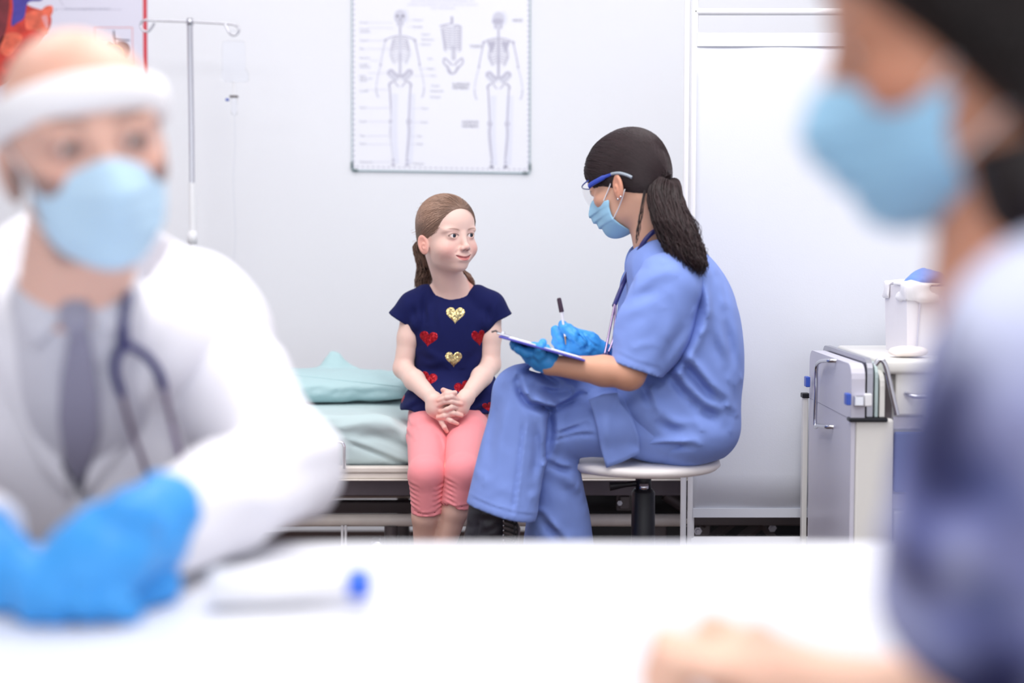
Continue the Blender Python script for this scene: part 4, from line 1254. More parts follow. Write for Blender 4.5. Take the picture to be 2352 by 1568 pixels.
def face_mask(R, t, k, name, parent, m, mloop, drop=0.0, seed=0, width=0.060):
    """pleated surgical mask hugging a face, with ear loops"""
    s = SDF(R, t)
    def E(c, r, kk=0.0): s.add(s_ell(A(c) * k, A(r) * k), kk * k)
    E((0, -0.024, -0.034), (0.0655, 0.0725, 0.072))
    E((0, -0.034, -0.074), (0.0560, 0.058, 0.0445), 0.02)
    E((0, -0.070, -0.098), (0.024, 0.026, 0.020), 0.03)
    E((0, -0.094, -0.042), (0.019, 0.030, 0.030), 0.03)
    inner = SDF(R, t); inner.ops = list(s.ops)
    # pleats
    pl_ = []
    def pleat(x, y, z):
        zz = z / k; xx = x / k
        w = np.exp(-(xx / 0.045)**2)
        v = 0
        for z0 in (-0.045, -0.063, -0.081):
            d = zz - z0 + 0.10 * np.abs(xx)**1.4
            v = v + np.where((d > -0.004) & (d < 0.016), (0.016 - d) / 0.016, 0) * 0.0042 * w
        return -v * k
    s.disp((pleat, A((-0.07, -0.14, -0.12)) * k, A((0.07, -0.02, -0.01)) * k))
    # outline: top edge rises to the nose bridge, sides gather
    def top(x, y, z):
        xx = np.abs(x / k); zz = z / k
        edge = -0.010 - 0.020 * np.clip(xx / 0.05, 0, 2)**1.2
        return (zz - edge) * k
    s.clip((top, None, None), 0.002)
    def side(x, y, z):
        yy = y / k; zz = z / k
        lim = -0.026 - 0.014 * np.cos((zz + 0.072) / 0.03 * 1.0)**2 * (np.abs(zz + 0.072) < 0.047)
        return (yy - lim) * k
    s.clip((side, None, None), 0.003)
    s.clip(s_plane(A((0, 0.0, -0.120)) * k, (0, 0.35, -1)), 0.003)
    def inn(x, y, z): return 0
    # hollow by the same hull shrunk
    hollow = SDF(R, t)
    for c, r in (((0, -0.020, -0.034), (0.0620, 0.0695, 0.070)), ((0, -0.030, -0.072), (0.0515, 0.054, 0.0410)), ((0, -0.065, -0.094), (0.019, 0.022, 0.018)), ((0, -0.090, -0.042), (0.015, 0.028, 0.030))):
        s.sub(s_ell(A(c) * k, A(r) * k), 0.006 * k)
    c0 = R @ (A((0, -0.06, -0.06)) * k) + A(t)
    V, F = s.mesh(lo=c0 - 0.105 * k, hi=c0 + 0.105 * k, h=0.0022 * k, smooth=2)
    o = np_mesh(name, V, F, m, parent)
    for q in (-1, 1):
        def w(p): return Vector(R @ (A(p) * k) + A(t))
        for a in (((q * 0.0625, -0.046, -0.036), (q * 0.070, -0.014, -0.010), (q * 0.0765, 0.004, 0.008), (q * 0.076, 0.022, 0.000)),
                  ((q * 0.0530, -0.044, -0.086), (q * 0.0645, -0.014, -0.068), (q * 0.0745, 0.008, -0.052), (q * 0.077, 0.024, -0.034))):
            MB().tube(smooth_path([w(p) for p in a], 6), 0.0014 * k, 8).build('ear_loop', mloop, o)
    return o
M['mask_blue'] = mat('surgical_mask_blue', srgb(160, 208, 238), 0.75, bump=0.2, bscale=700)
M['loop_white'] = mat('white_elastic', srgb(238, 236, 240), 0.7)
M['glove'] = mat('blue_nitrile', srgb(62, 152, 226), 0.42, bump=0.25, bscale=260, spec=0.4)
M['navy_tube'] = mat('navy_rubber', srgb(44, 44, 104), 0.4)

# piping seam along the pillow
W_, d_ = raymarch(pillow_s, [620 + 12.5 * i for i in range(25)], [862 + max(0, 12.5 * i - 60) * 0.105 for i in range(25)], 3.3)
ok_ = np.abs(pillow_s.pts(W_)) < 0.004
MB().tube([Vector(q) for q in (W_ - d_ * 0.0005)[ok_]], 0.0016, 6).build('piping', M['pillow'], pillow_o)
# ------------------------------------------------------------------ the girl on the bed
GH = A((P(1064, 541, 3.56).x - 0.047, 3.62, P(1064, 541, 3.56).z))
GYAW = math.radians(38)
GR = rotm(0.0, math.radians(-1.5), GYAW)
def g2w(p): return GR @ A(p) + GH

def child_head():
    s = SDF(GR, GH)
    s.add(s_ell((0, 0.002, 0.030), (0.067, 0.074, 0.071)))
    s.add(s_ell((0, -0.022, 0.028), (0.059, 0.056, 0.056)), 0.02)
    s.add(s_ell((0, -0.016, -0.020), (0.0585, 0.060, 0.058)), 0.02)
    s.add(s_ell((0, -0.022, -0.054), (0.048, 0.048, 0.036)), 0.02)
    for q in (-1, 1):
        s.add(s_ell((q * 0.034, -0.046, -0.033), (0.0245, 0.0265, 0.0235)), 0.016)
        s.add(s_ell((q * 0.030, -0.060, 0.0145), (0.018, 0.012, 0.006)), 0.012)
    s.add(s_ell((0, -0.059, -0.076), (0.018, 0.014, 0.0125)), 0.02)
    s.add(s_ell((0, -0.062, -0.050), (0.026, 0.020, 0.019)), 0.014)
    # eye sockets, lids
    for q in (-1, 1):
        s.sub(s_ell((q * 0.0265, -0.087, -0.001), (0.0175, 0.0125, 0.0105)), 0.012)
        s.add(s_ell((q * 0.0265, -0.0630, 0.000), (0.0148, 0.0134, 0.0118)), 0.005)
    # nose
    s.add(s_cone((0, -0.0745, 0.002), (0, -0.0868, -0.0260), 0.0060, 0.0070), 0.011)
    s.add(s_ell((0, -0.0890, -0.0285), (0.0082, 0.0076, 0.0070)), 0.006)
    for q in (-1, 1):
        s.add(s_ell((q * 0.0095, -0.0835, -0.0318), (0.0058, 0.0068, 0.0053)), 0.005)
        s.sub(s_ell((q * 0.0052, -0.0895, -0.0368), (0.0028, 0.0036, 0.0022), rotm(0, 0, q * 0.5)), 0.002)
    # lips
    up = [(-0.0210, -0.0712, -0.0490), (-0.0120, -0.0783, -0.0540), (0, -0.0822, -0.0555), (0.0120, -0.0783, -0.0540), (0.0210, -0.0712, -0.0490)]
    lr = [0.0004, 0.0026, 0.0034, 0.0026, 0.0004]
    for a, b, r1, r2 in zip(up[:-1], up[1:], lr[:-1], lr[1:]):
        s.add(s_cone(A(a) * A((0.86, 1, 1)) + A((0, 0.0024, 0.0022)), A(b) * A((0.86, 1, 1)) + A((0, 0.0024, 0.0022)), r1, r2), 0.005)
    s.add(s_ell((0, -0.0768, -0.0595), (0.0135, 0.0056, 0.0042)), 0.006)
    for a, b in zip(up[:-1], up[1:]):
        s.sub(s_cone(A(a) + A((0, -0.0022, 0)), A(b) + A((0, -0.0022, 0)), 0.0013, 0.0013), 0.004)
    for q in (-1, 1):
    # folds beside nose
        f = [(q * 0.0145, -0.0815, -0.031), (q * 0.0190, -0.0780, -0.037), (q * 0.0225, -0.0745, -0.042)]
        for a, b in zip(f[:-1], f[1:]): s.sub(s_cone(A(a) + A((0, -0.0018, 0)), A(b) + A((0, -0.0018, 0)), 0.0006, 0.0006), 0.006)
    # eye openings (almond)
    for q in (-1, 1):
        s.sub(s_ell((q * 0.0265, -0.0790, 0.0004), (0.0122, 0.0100, 0.0053), rotm(0, -q * 0.06, 0)), 0.0014)
    # ears
    for q in (-1, 1):
        Re = rotm(math.radians(-14), 0, -q * math.radians(26))
        c = A((q * 0.0690, 0.000, -0.021))
        s.add(s_ell(c, (0.0060, 0.0150, 0.0255), Re), 0.003)
        s.sub(s_ell(c + A((q * 0.0055, -0.002, 0.003)), (0.0048, 0.0104, 0.0180), Re), 0.0025)
        s.add(s_ell(c + A((q * 0.001, -0.004, -0.004)), (0.0042, 0.006, 0.010), Re), 0.003)
        s.sub(s_ell(c + A((q * 0.005, -0.007, -0.003)), (0.004, 0.0045, 0.006), Re), 0.002)
    return s
gh = child_head()
nb = A(P(1037, 662, 3.665))
s = gh
s.R = None
s.add(s_cone(g2w((0, 0.022, -0.045)), nb + A((0, 0, 0.0)), 0.040, 0.040), 0.018)
sl, sr = A(P(950, 703, 3.67)), A(P(1126, 703, 3.67))
for q in (sl, sr):
    s.add(s_cone(nb + A((0, 0.008, -0.032)), q, 0.034, 0.026), 0.02)
s.add(s_ell(P(1037, 748, 3.680), (0.084, 0.0600, 0.083)), 0.02)
for q in (P(984, 676, 3.676), P(1092, 678, 3.676)):
    s.add(s_cone(nb + A((0, 0.008, 0.006)), q, 0.030, 0.018), 0.02)
gtop = P(1037, 720, 3.67)
Vh, Fh = s.mesh(lo=(GH[0] - 0.16, 3.50, gtop.z), hi=(GH[0] + 0.16, 3.76, GH[2] + 0.12), h=0.0016, smooth=1)
# skin colours in head space
def girl_col(V):
    L = (V - GH) @ GR
    x, y, z = L[:, 0], L[:, 1], L[:, 2]
    ax = np.abs(x)
    col = np.repeat(lin(236, 200, 188)[None], len(V), 0)
    front = np.clip((-y - 0.02) / 0.03, 0, 1)
    col = blend(col, 0.42 * front * gauss(np.hypot(ax - 0.040, z + 0.036), 0.020), lin(228, 142, 134))
    col = blend(col, 0.30 * front * gauss(np.hypot(x, z + 0.030), 0.011), lin(228, 150, 142))
    # lips
    zl = -0.0555 + 0.0072 * (ax / 0.0225)**2
    wl = np.clip(1 - (ax / 0.0210)**2, 0, 1)
    up = np.clip((z - zl) / (0.0052 * np.sqrt(wl) + 1e-5), -9, 9); dn = np.clip((zl - z) / (0.0078 * np.sqrt(wl) + 1e-5), -9, 9)
    lip = np.where(z > zl, 1 - up**2, 1 - dn**2)
    col = blend(col, np.clip(lip * 2.2, 0, 1) * (wl > 0) * front * 0.85, lin(206, 112, 112))
    col = blend(col, gauss(z - zl, 0.0010) * (ax < 0.0225) * front * 0.9, lin(120, 50, 50))
    # brows
    t = (ax - 0.010) / 0.036
    zb = 0.0145 + 0.0048 * np.sin(np.clip(t, 0, 1) * math.pi * 0.75) - 0.0015
    wb = 0.0022 * (1 - 0.5 * np.clip(t, 0, 1))
    col = blend(col, 0.78 * gauss(z - zb, wb) * np.clip(t * 6, 0, 1) * np.clip((1 - t) * 4, 0, 1) * front, lin(140, 92, 78))
    # lashes and lid rims
    ex = ax - 0.0265; ez = z - 0.0004
    el = (ex / 0.0128)**2 + (ez / 0.0058)**2
    rim = gauss(el - 1.0, 0.22) * (y < -0.064) * front
    col = blend(col, rim * np.where(ez > -0.0008, 1.0, 0.35), lin(62, 36, 34))
    col = blend(col, 0.30 * gauss(np.hypot(ex * 0.6, ez + 0.0085), 0.0042) * front, lin(205, 128, 122))
    col = blend(col, 0.25 * gauss(np.hypot(ex * 0.5, ez - 0.008), 0.0045) * front, lin(214, 150, 140))
    # ears and nostrils
    col = blend(col, 0.5 * np.clip((ax - 0.060) / 0.008, 0, 1) * (z < 0.012) * (np.abs(y - 0.002) < 0.03), lin(236, 140, 120))
    col = blend(col, gauss(np.hypot(ax - 0.0052, z + 0.037), 0.0028) * (y < -0.082) * 0.9, lin(120, 60, 56))
    return col
ch = girl_col(Vh)
# arms and clasped hands
s = SDF()
el_l, el_r = A(P(926, 846, 3.655)), A(P(1127, 838, 3.655))
wl, wr = A(P(996, 918, 3.485)), A(P(1071, 912, 3.485))
for sh, el, w in ((sl, el_l, wl), (sr, el_r, wr)):
    m1 = sh * 0.5 + el * 0.5; m2 = el * 0.62 + w * 0.38
    s.chain([sh, m1, el], [0.030, 0.0275, 0.0245], 0.012)
    s.chain([el, m2, w], [0.0245, 0.0255, 0.0180], 0.012)
def zp(zx, zy, Y): return A(P(940 + zx / 9.8, 860 + zy / 9.8, Y))
def hand_line(pts, rs, k=0.002): s.chain(pts, rs, k)
YP = 3.465
# palms
s.chain([wl, zp(560, 600, YP), zp(700, 700, YP)], [0.018, 0.018, 0.016], 0.01)
s.chain([wl, zp(560, 760, YP), zp(690, 930, YP)], [0.018, 0.019, 0.013], 0.01)
s.chain([wr, zp(1180, 600, YP), zp(1010, 640, YP)], [0.018, 0.017, 0.014], 0.01)
s.chain([wr, zp(1160, 760, YP), zp(1020, 860, YP)], [0.018, 0.018, 0.013], 0.01)
g1 = 0.0058
YF = YP - 0.016
# fingers whose tips point right (image-left hand)
for pts in ([(640, 690, 0), (800, 610, -.006), (960, 610, -.008), (1170, 668, -.002)], [(700, 830, 0), (840, 850, -.004), (1000, 870, -.008), (1180, 925, -.002)], [(700, 960, 0), (830, 985, -.003), (940, 1040, -.006), (1080, 1105, 0)], [(690, 1010, 0.004), (740, 1090, 0.0), (790, 1180, -.002), (850, 1280, 0.002)]):
    q = [zp(a, b, YF + c) for a, b, c in pts]
    s.chain(q, [g1 * 1.08, g1 * 1.06, g1, g1 * 0.86], 0.003)
# fingers whose tips point left (image-right hand)
for pts in ([(1080, 560, 0.0), (960, 500, -.008), (840, 520, -.010), (660, 590, -.002)], [(1060, 740, 0.0), (950, 740, -.010), (850, 780, -.010), (710, 835, -.002)], [(1000, 900, 0.0), (880, 900, -.004), (790, 930, -.008), (640, 965, -.003)]):
    q = [zp(a, b, YF + c) for a, b, c in pts]
    s.chain(q, [g1 * 1.08, g1 * 1.05, g1, g1 * 0.86], 0.003)
# thumbs
s.chain([zp(1040, 540, YP - .006), zp(930, 420, YP - .012), zp(765, 350, YP - .014)], [0.0085, 0.0072, 0.0066], 0.004)
s.chain([zp(640, 560, YP - .008), zp(850, 440, YP - .020), zp(1030, 410, YP - .020)], [0.0085, 0.0072, 0.0064], 0.004)
Va, Fa = s.mesh(h=0.0016, smooth=1)
garms = s
ca = np.repeat(lin(236, 202, 190)[None], len(Va), 0)
# pinker finger tips and knuckles
for (zx, zy) in ((1175, 672), (1185, 925), (1085, 1108), (850, 1285), (655, 592), (705, 836), (635, 966), (765, 350), (1035, 410)):
    ca = blend(ca, 0.55 * gauss(np.linalg.norm(Va - zp(zx, zy, YF), axis=1), 0.011), lin(234, 140, 128))
for e in (el_l, el_r):
    ca = blend(ca, 0.25 * gauss(np.linalg.norm(Va - e, axis=1), 0.03), lin(232, 160, 148))
# legs, hips and feet
s = SDF()
hipl, hipr = A(P(986, 955, 3.64)), A(P(1074, 955, 3.64))
knl, knr = A(P(979, 1090, 3.315)), A(P(1063, 1086, 3.315))
cfl, cfr = A(P(977, 1185, 3.33)), A(P(1045, 1170, 3.325))
anl, anr = A(P(975, 1335, 3.40)), A(P(1003, 1320, 3.36))
s.add(s_ell((hipl + hipr) / 2 + A((0, 0.03, 0.012)), (0.095, 0.075, 0.06)))
s.add(s_ell(P(1033, 860, 3.675), (0.078, 0.055, 0.10)), 0.03)
for h_, k_, c_, a_ in ((hipl, knl, cfl, anl), (hipr, knr, cfr, anr)):
    s.chain([h_, k_], [0.050, 0.038], 0.02)
    s.chain([k_, c_, a_], [0.036, 0.0315, 0.021], 0.01)
    s.chain([a_, a_ + A((0, -0.05, -0.045)), a_ + A((0, -0.11, -0.06))], [0.022, 0.024, 0.018], 0.012)
Vl, Fl = s.mesh(h=0.004, smooth=1)
cl_ = np.repeat(lin(226, 184, 168)[None], len(Vl), 0)
V, F = join_vf((Vh, Fh), (Va, Fa), (Vl, Fl))
girl = np_mesh('person', V, F, M['skin'], None, np.concatenate([ch, ca, cl_]))
tag(girl, 'smiling young girl in navy heart shirt sitting on the bed with clasped hands', 'person')
# eyes
gaze = A((0.86, -0.51, 0.05))
for q in (-1, 1):
    eye_obj(g2w((q * 0.0265, -0.0622, 0.0003)), 0.0122, gaze, lin(44, 54, 68), girl, 0.60)

# shirt
M['navy'] = mat('navy_jersey', srgb(22, 28, 80), 0.85, bump=0.15, bscale=1500, sheen=0.03, spec=0.2)
s = SDF()
cuffl, cuffr = A(P(923, 733, 3.672)), A(P(1144, 731, 3.672))
for sh, cf, e in ((sl, cuffl, el_l), (sr, cuffr, el_r)):
    d = (cf - sh) / np.linalg.norm(cf - sh)
    s.add(s_cone(sh + A((0, 0, 0.0)), cf + d * 0.02, 0.037, 0.0375), 0.0)
    q = cf + d * 0.004
    ax_ = d + 0.35 * A((0, 0, -1)); ax_ /= np.linalg.norm(ax_)
    z_ = np.array(Vector((0, 0, 1)).rotation_difference(Vector(ax_)).to_matrix())
    s.sub(s_box(q + ax_ * 0.05, (0.050, 0.055, 0.05), 0.0, z_), 0.002)
    s.sub(s_cone(q + ax_ * 0.01, q - ax_ * 0.022, 0.034, 0.028), 0.003)
s.add(s_ell(P(1037, 745, 3.675), (0.098, 0.070, 0.095)), 0.014)
for q, n_ in ((sl, P(979, 684, 3.674)), (sr, P(1096, 685, 3.674))):
    s.add(s_cone(n_, q, 0.036, 0.037), 0.016)
for q in (958, 1114):
    s.add(s_ell(P(q, 738, 3.668), (0.024, 0.048, 0.038)), 0.012)
s.add(s_ell(P(1031, 835, 3.675), (0.090, 0.066, 0.095)), 0.05)
s.add(s_ell(P(1028, 930, 3.640), (0.122, 0.120, 0.062)), 0.05)
s.add(s_ell(P(1120, 905, 3.62), (0.030, 0.05, 0.055)), 0.03)
# neckline
s.sub(s_ell(P(1036, 634, 3.63), (0.0680, 0.15, 0.0475)), 0.004)
s.sub(s_cone(nb + A((0, 0, 0.06)), nb + A((0, 0.004, -0.01)), 0.050, 0.044), 0.004)
# hem
hz = P(930, 950, 3.56).z
s.clip((lambda x, y, z: (hz + 0.006 * np.sin(x * 38) - 0.10 * (y - 3.60) - 0.03 * np.clip(3.56 - y, 0, 1) * 0 - z) * 0.95, None, None), 0.003)
# folds
for pix, w, am in (([(955, 830), (985, 850), (1040, 850)], 0.012, 0.006), ([(958, 800), (975, 822), (1010, 840)], 0.010, 0.006), ([(1110, 850), (1085, 880), (1060, 905)], 0.012, 0.007),
                   ([(1118, 905), (1095, 920), (1065, 930)], 0.008, 0.007), ([(1135, 930), (1105, 935), (1078, 950)], 0.007, 0.006), ([(1100, 790), (1080, 820), (1060, 870)], 0.014, 0.005),
                   ([(920, 925), (945, 912), (965, 905)], 0.009, 0.006), ([(935, 945), (955, 928), (985, 915)], 0.008, 0.006), ([(942, 690), (948, 715), (955, 760)], 0.008, 0.005), ([(1128, 690), (1122, 715), (1116, 760)], 0.008, 0.005),
                   ([(975, 660), (972, 700), (978, 740)], 0.006, 0.003), ([(1000, 690), (995, 730), (1000, 760)], 0.008, 0.003), ([(1075, 690), (1080, 740), (1076, 790)], 0.010, 0.003)):
    fold(s, pix, 3.60, w, am, ymax=3.68)
V, F = s.mesh(h=0.0026, smooth=1)
shirt = np_mesh('tshirt', V, F, M['navy'], girl)
gshirt = s
# neckline band
def sequin(name, col, rough, metal):
    m = mat(name, col, rough, metal)
    nt = m.node_tree; N = nt.nodes; L = nt.links
    tc = N.new('ShaderNodeTexCoord'); vo = N.new('ShaderNodeTexVoronoi'); vo.inputs['Scale'].default_value = 330
    L.new(tc.outputs['Object'], vo.inputs['Vector'])
    geo = N.new('ShaderNodeNewGeometry')
    sb = N.new('ShaderNodeVectorMath'); sb.operation = 'SUBTRACT'; sb.inputs[1].default_value = (0.5, 0.5, 0.5)
    L.new(vo.outputs['Color'], sb.inputs[0])
    sc = N.new('ShaderNodeVectorMath'); sc.operation = 'SCALE'; sc.inputs['Scale'].default_value = 0.75
    L.new(sb.outputs[0], sc.inputs[0])
    ad = N.new('ShaderNodeVectorMath'); ad.operation = 'ADD'
    L.new(sc.outputs[0], ad.inputs[0]); L.new(geo.outputs['Normal'], ad.inputs[1])
    nm = N.new('ShaderNodeVectorMath'); nm.operation = 'NORMALIZE'; L.new(ad.outputs[0], nm.inputs[0])
    L.new(nm.outputs[0], N['Principled BSDF'].inputs['Normal'])
    return m
M['gold_seq'] = sequin('gold_sequins', srgb(214, 196, 140), 0.3, 0.85)
M['red_seq'] = sequin('red_sequins', srgb(164, 6, 28), 0.35, 0.45)
for (cx, cy, w, h, r, m, x0, x1) in ((1046, 725, 45, 40, 0.03, 'gold_seq', 0, 9e9), (1042, 826, 40, 37, 0.0, 'gold_seq', 0, 9e9), (984, 779, 44, 37, 0.12, 'red_seq', 0, 9e9), (1100, 777, 34, 38, -0.12, 'red_seq', 0, 1113),
                                     (983, 872, 42, 36, 0.25, 'red_seq', 0, 9e9), (1064, 893, 40, 36, -0.3, 'red_seq', 0, 9e9), (923, 914, 14, 26, 0.0, 'red_seq', 0, 9e9), (1121, 935, 26, 22, -0.2, 'red_seq', 0, 9e9)):
    patch(gshirt, heart_px(cx, cy, w, h, r, x0=x0, x1=x1), 'sequin_heart', M[m], shirt, y0=3.3)

# leggings
M['coral'] = mat('coral_leggings', srgb(246, 148, 154), 0.7, bump=0.08, bscale=1200, sheen=0.2)
heml, hemr = A(P(981, 1176, 3.328)), A(P(1047, 1160, 3.322))
legs2 = []
for h_, k_, e_, sg in ((hipl, knl, heml, -1), (hipr, knr, hemr, 1)):
    s = SDF()
    s.add(s_ell((hipl + hipr) / 2 + A((sg * 0.03, 0.04, 0.010)), (0.070, 0.07, 0.056)))
    t1 = h_ * 0.6 + k_ * 0.4 + A((0, 0, 0.006))
    s.chain([h_, t1, k_], [0.055, 0.0525, 0.0415], 0.012)
    d = (e_ - k_) / np.linalg.norm(e_ - k_)
    s.add(s_cone(k_, e_ + d * 0.03, 0.0415, 0.0365), 0.012)
    s.sub(s_box(e_ + d * 0.05, (0.05, 0.055, 0.05), 0.0, np.array(Vector((0, 0, 1)).rotation_difference(Vector(d)).to_matrix())), 0.001)
    s.sub(s_cone(e_ + d * 0.02, e_ - d * 0.006, 0.0338, 0.0325), 0.002)
    legs2.append(s)
sL, sR_ = legs2
for k in range(6):   # gathers at the knee seams
    yy = 1112 + k * 11
    fold(sL, [(935, yy - 4), (948, yy + 2), (958 + k, yy + 5 + k)], 3.29, 0.0032, 0.0030, ymax=3.37)
    fold(sL, [(1023, yy - 4), (1012, yy + 2), (1002 - k, yy + 5 + k)], 3.29, 0.0032, 0.0028, ymax=3.37)
    fold(sR_, [(1020, yy - 12), (1032, yy - 8), (1044 + k, yy - 3 + k)], 3.29, 0.0032, 0.0028, ymax=3.37)
fold(sL, [(940, 1174), (980, 1181), (1022, 1174)], 3.29, 0.0026, 0.0016, ymax=3.37); fold(sR_, [(1012, 1157), (1045, 1164), (1085, 1160)], 3.29, 0.0026, 0.0016, ymax=3.37)
for pix in ([(922, 965), (935, 975), (955, 978)], [(922, 985), (938, 996), (950, 998)], [(1000, 985), (1015, 1000), (1024, 1030)]):
    fold(sL, pix, 3.5, 0.005, 0.003, ymax=3.62)
V, F = join_vf(sL.mesh(h=0.0028, smooth=1), sR_.mesh(h=0.0028, smooth=1))
np_mesh('leggings', V, F, M['coral'], girl)

# hair: cap, combed strands, ponytail, loose lock
rng = np.random.default_rng(5)
cap = SDF(GR, GH)
cap.add(s_ell((0, 0.003, 0.0315), (0.0705, 0.0775, 0.0740)))
cap.add(s_ell((0, -0.018, 0.034), (0.0605, 0.055, 0.0575)), 0.02)
cap.add(s_ell((0, 0.022, -0.01), (0.058, 0.054, 0.055)), 0.02)
capfull = cap
cap2 = SDF(GR, GH); cap2.ops = list(cap.ops)
cap2.sub(s_ell((0, -0.098, -0.012), (0.072, 0.080, 0.083)), 0.006)
cap2.sub(s_box((0, -0.055, -0.075), (0.2, 0.078, 0.070), 0.02), 0.01)
cap2.sub(s_box((0, 0.0, -0.11), (0.2, 0.2, 0.055), 0.02), 0.01)
Vc, Fc = cap2.mesh(lo=GH - 0.14, hi=GH + 0.14, h=0.0026, smooth=2)
hairc = lin(150, 120, 104)
Lc = (Vc - GH) @ GR
cc = np.repeat((hairc * 0.75)[None], len(Vc), 0)
# strands
N = 4000
th = rng.uniform(0, 2 * math.pi, N * 6); zz = rng.uniform(-0.9, 1, N * 6)
d = np.stack([np.sqrt(1 - zz**2) * np.cos(th), np.sqrt(1 - zz**2) * np.sin(th), zz], 1)
cand = np.array([0, 0.0, 0.03]) + d * 0.085
W = cand @ GR.T + GH
W = capfull.project(W, 3, 0.0)
ok = cap2.pts(W) < 0.0006
ok &= ((W - GH) @ GR)[:, 2] > -0.05
W = W[ok][:N]
tie = g2w((0, 0.082, -0.010))
pa = flow_strands(capfull, W, tie, 16, 0.0012, rng, 0.006)
rad = np.full(pa.shape[:2], 0.00060) * rng.uniform(0.6, 1.3, (len(pa), 1)); rad[:, 0] *= 0.3; rad[:, 1] *= 0.7
shade = rng.uniform(0.72, 1.35, (len(pa), 1))
cs = hairc[None] * shade + rng.uniform(0, 0.012, (len(pa), 1)) * np.array([1, 0.8, 0.6])
s1 = strands(pa, rad, cs)
tl = g2w((0, 0.080, -0.010))
gp = [Vector(tl), Vector(g2w((-0.004, 0.106, -0.030))), Vector(P(978, 610, 3.715)), Vector(P(972, 650, 3.735)), Vector(P(974, 700, 3.745))]
pb2 = guide_bundle(gp, 700, 0.023, 18, rng, 0.005, 0.4)
rad2 = np.full(pb2.shape[:2], 0.0010) * rng.uniform(0.6, 1.3, (len(pb2), 1)); rad2[:, -3:] *= np.array([0.8, 0.5, 0.2])
s2 = strands(pb2, rad2, hairc[None] * rng.uniform(0.5, 1.25, (len(pb2), 1)))
gl = [Vector(g2w((0.02, 0.075, -0.045))), Vector(P(1066, 624, 3.69)), Vector(P(1076, 634, 3.685)), Vector(P(1084, 646, 3.69)), Vector(P(1090, 662, 3.70))]
pl2 = guide_bundle(gl, 90, 0.008, 12, rng, 0.001, 0.8)
s3 = strands(pl2, np.full(pl2.shape[:2], 0.0008), hairc[None] * rng.uniform(0.7, 1.5, (len(pl2), 1)))
# fly-away hairs
roots = W[rng.integers(0, len(W), 60)]
nrm = capfull.normal(roots)
fl = np.stack([roots + nrm * (0.002 + 0.016 * (k / 7)**1.5) + (tie - roots) * 0.16 * (k / 7) for k in range(8)], 1)
s4 = strands(fl, np.full(fl.shape[:2], 0.00022), np.repeat(hairc[None] * 1.4, 60, 0))
V, F = join_vf((Vc, Fc), s1[:2], s2[:2], s3[:2], s4[:2])
np_mesh('hair', V, F, M['hair'], girl, np.concatenate([cc, s1[2], s2[2], s3[2], s4[2]]))
# ------------------------------------------------------------------ the nurse on the stool
NR = rotm(math.radians(20), 0, math.radians(-123)); NK = 0.90
NH = A(P(1419, 429, 3.035)) - NR @ (A((0.0765, 0.008, -0.022)) * NK)
def n2w(p): return NR @ (A(p) * NK) + NH
def nl(px, py, Y): return A(P(px, py, Y))
nskin = lin(222, 174, 150)
s = adult_head(NR, NH, NK)
nneck = nl(1508, 588, 3.10)
s.add(s_cone(n2w((0, 0.030, -0.055)), nneck, 0.044, 0.046), 0.02)
s.add(s_ell(nneck + A((0.01, 0, -0.055)), (0.05, 0.09, 0.05)), 0.02)
Vh, Fh = s.mesh(lo=(NH[0] - 0.16, 2.94, 1.02), hi=(NH[0] + 0.22, 3.26, NH[2] + 0.13), h=0.0020, smooth=1)
nhead = s
ch = adult_col(Vh, NR, NH, NK, nskin, lin(52, 34, 30), lin(190, 100, 96))
L_ = (Vh - NH) @ NR / NK
ch = blend(ch, 0.45 * (L_[:, 0] > 0.066) * (np.abs(L_[:, 1] - 0.008) < 0.03) * (L_[:, 2] < 0.015), lin(226, 140, 112))
# arms
s = SDF()
shn, eln, wrn = nl(1532, 660, 2.965), nl(1446, 858, 2.925), nl(1262, 838, 2.945)
shf, elf, wrf = nl(1490, 660, 3.23), nl(1475, 872, 3.20), nl(1388, 814, 3.07)
s.chain([shn, (shn + eln) / 2, eln], [0.045, 0.040, 0.032], 0.01)
s.chain([eln, eln * 0.68 + wrn * 0.32, wrn], [0.0315, 0.0310, 0.0195], 0.012)
s.add(s_ell(eln + A((-0.004, 0, -0.008)), (0.026, 0.024, 0.022)), 0.014)
s.chain([shf, elf], [0.045, 0.034], 0.01); s.chain([elf, elf * 0.6 + wrf * 0.4, wrf], [0.033, 0.031, 0.021], 0.012)
s.chain([wrn, nl(1240, 826, 2.95)], [0.0195, 0.02], 0.01); s.chain([wrf, nl(1360, 803, 3.06)], [0.021, 0.022], 0.01)
Va, Fa = s.mesh(h=0.003, smooth=1)
ca = np.repeat(lin(214, 162, 136)[None], len(Va), 0)
ca = blend(ca, 0.3 * gauss(np.linalg.norm(Va - eln, axis=1), 0.04), lin(206, 136, 106))
# hidden torso and legs
s = SDF()
s.add(s_ell(nl(1550, 760, 3.10), (0.085, 0.15, 0.16))); s.add(s_ell(nl(1550, 970, 3.10), (0.09, 0.15, 0.09)), 0.08)
hipF, knF, anF = nl(1530, 968, 3.17), nl(1196, 904, 3.03), nl(1118, 1215, 2.99)
hipN, knN, anN = nl(1530, 980, 3.03), nl(1272, 1000, 3.04), nl(1285, 1420, 3.12)
s.chain([hipF, knF], [0.045, 0.024], 0.02); s.chain([knF, anF], [0.034, 0.03], 0.01)
s.chain([hipN, knN], [0.055, 0.036], 0.02); s.chain([knN, anN], [0.036, 0.03], 0.01)
Vt, Ft = s.mesh(h=0.006, smooth=1)
ct_ = np.repeat(nskin[None], len(Vt), 0)
V, F = join_vf((Vh, Fh), (Va, Fa), (Vt, Ft))
nurse = np_mesh('person', V, F, M['skin'], None, np.concatenate([ch, ca, ct_]))
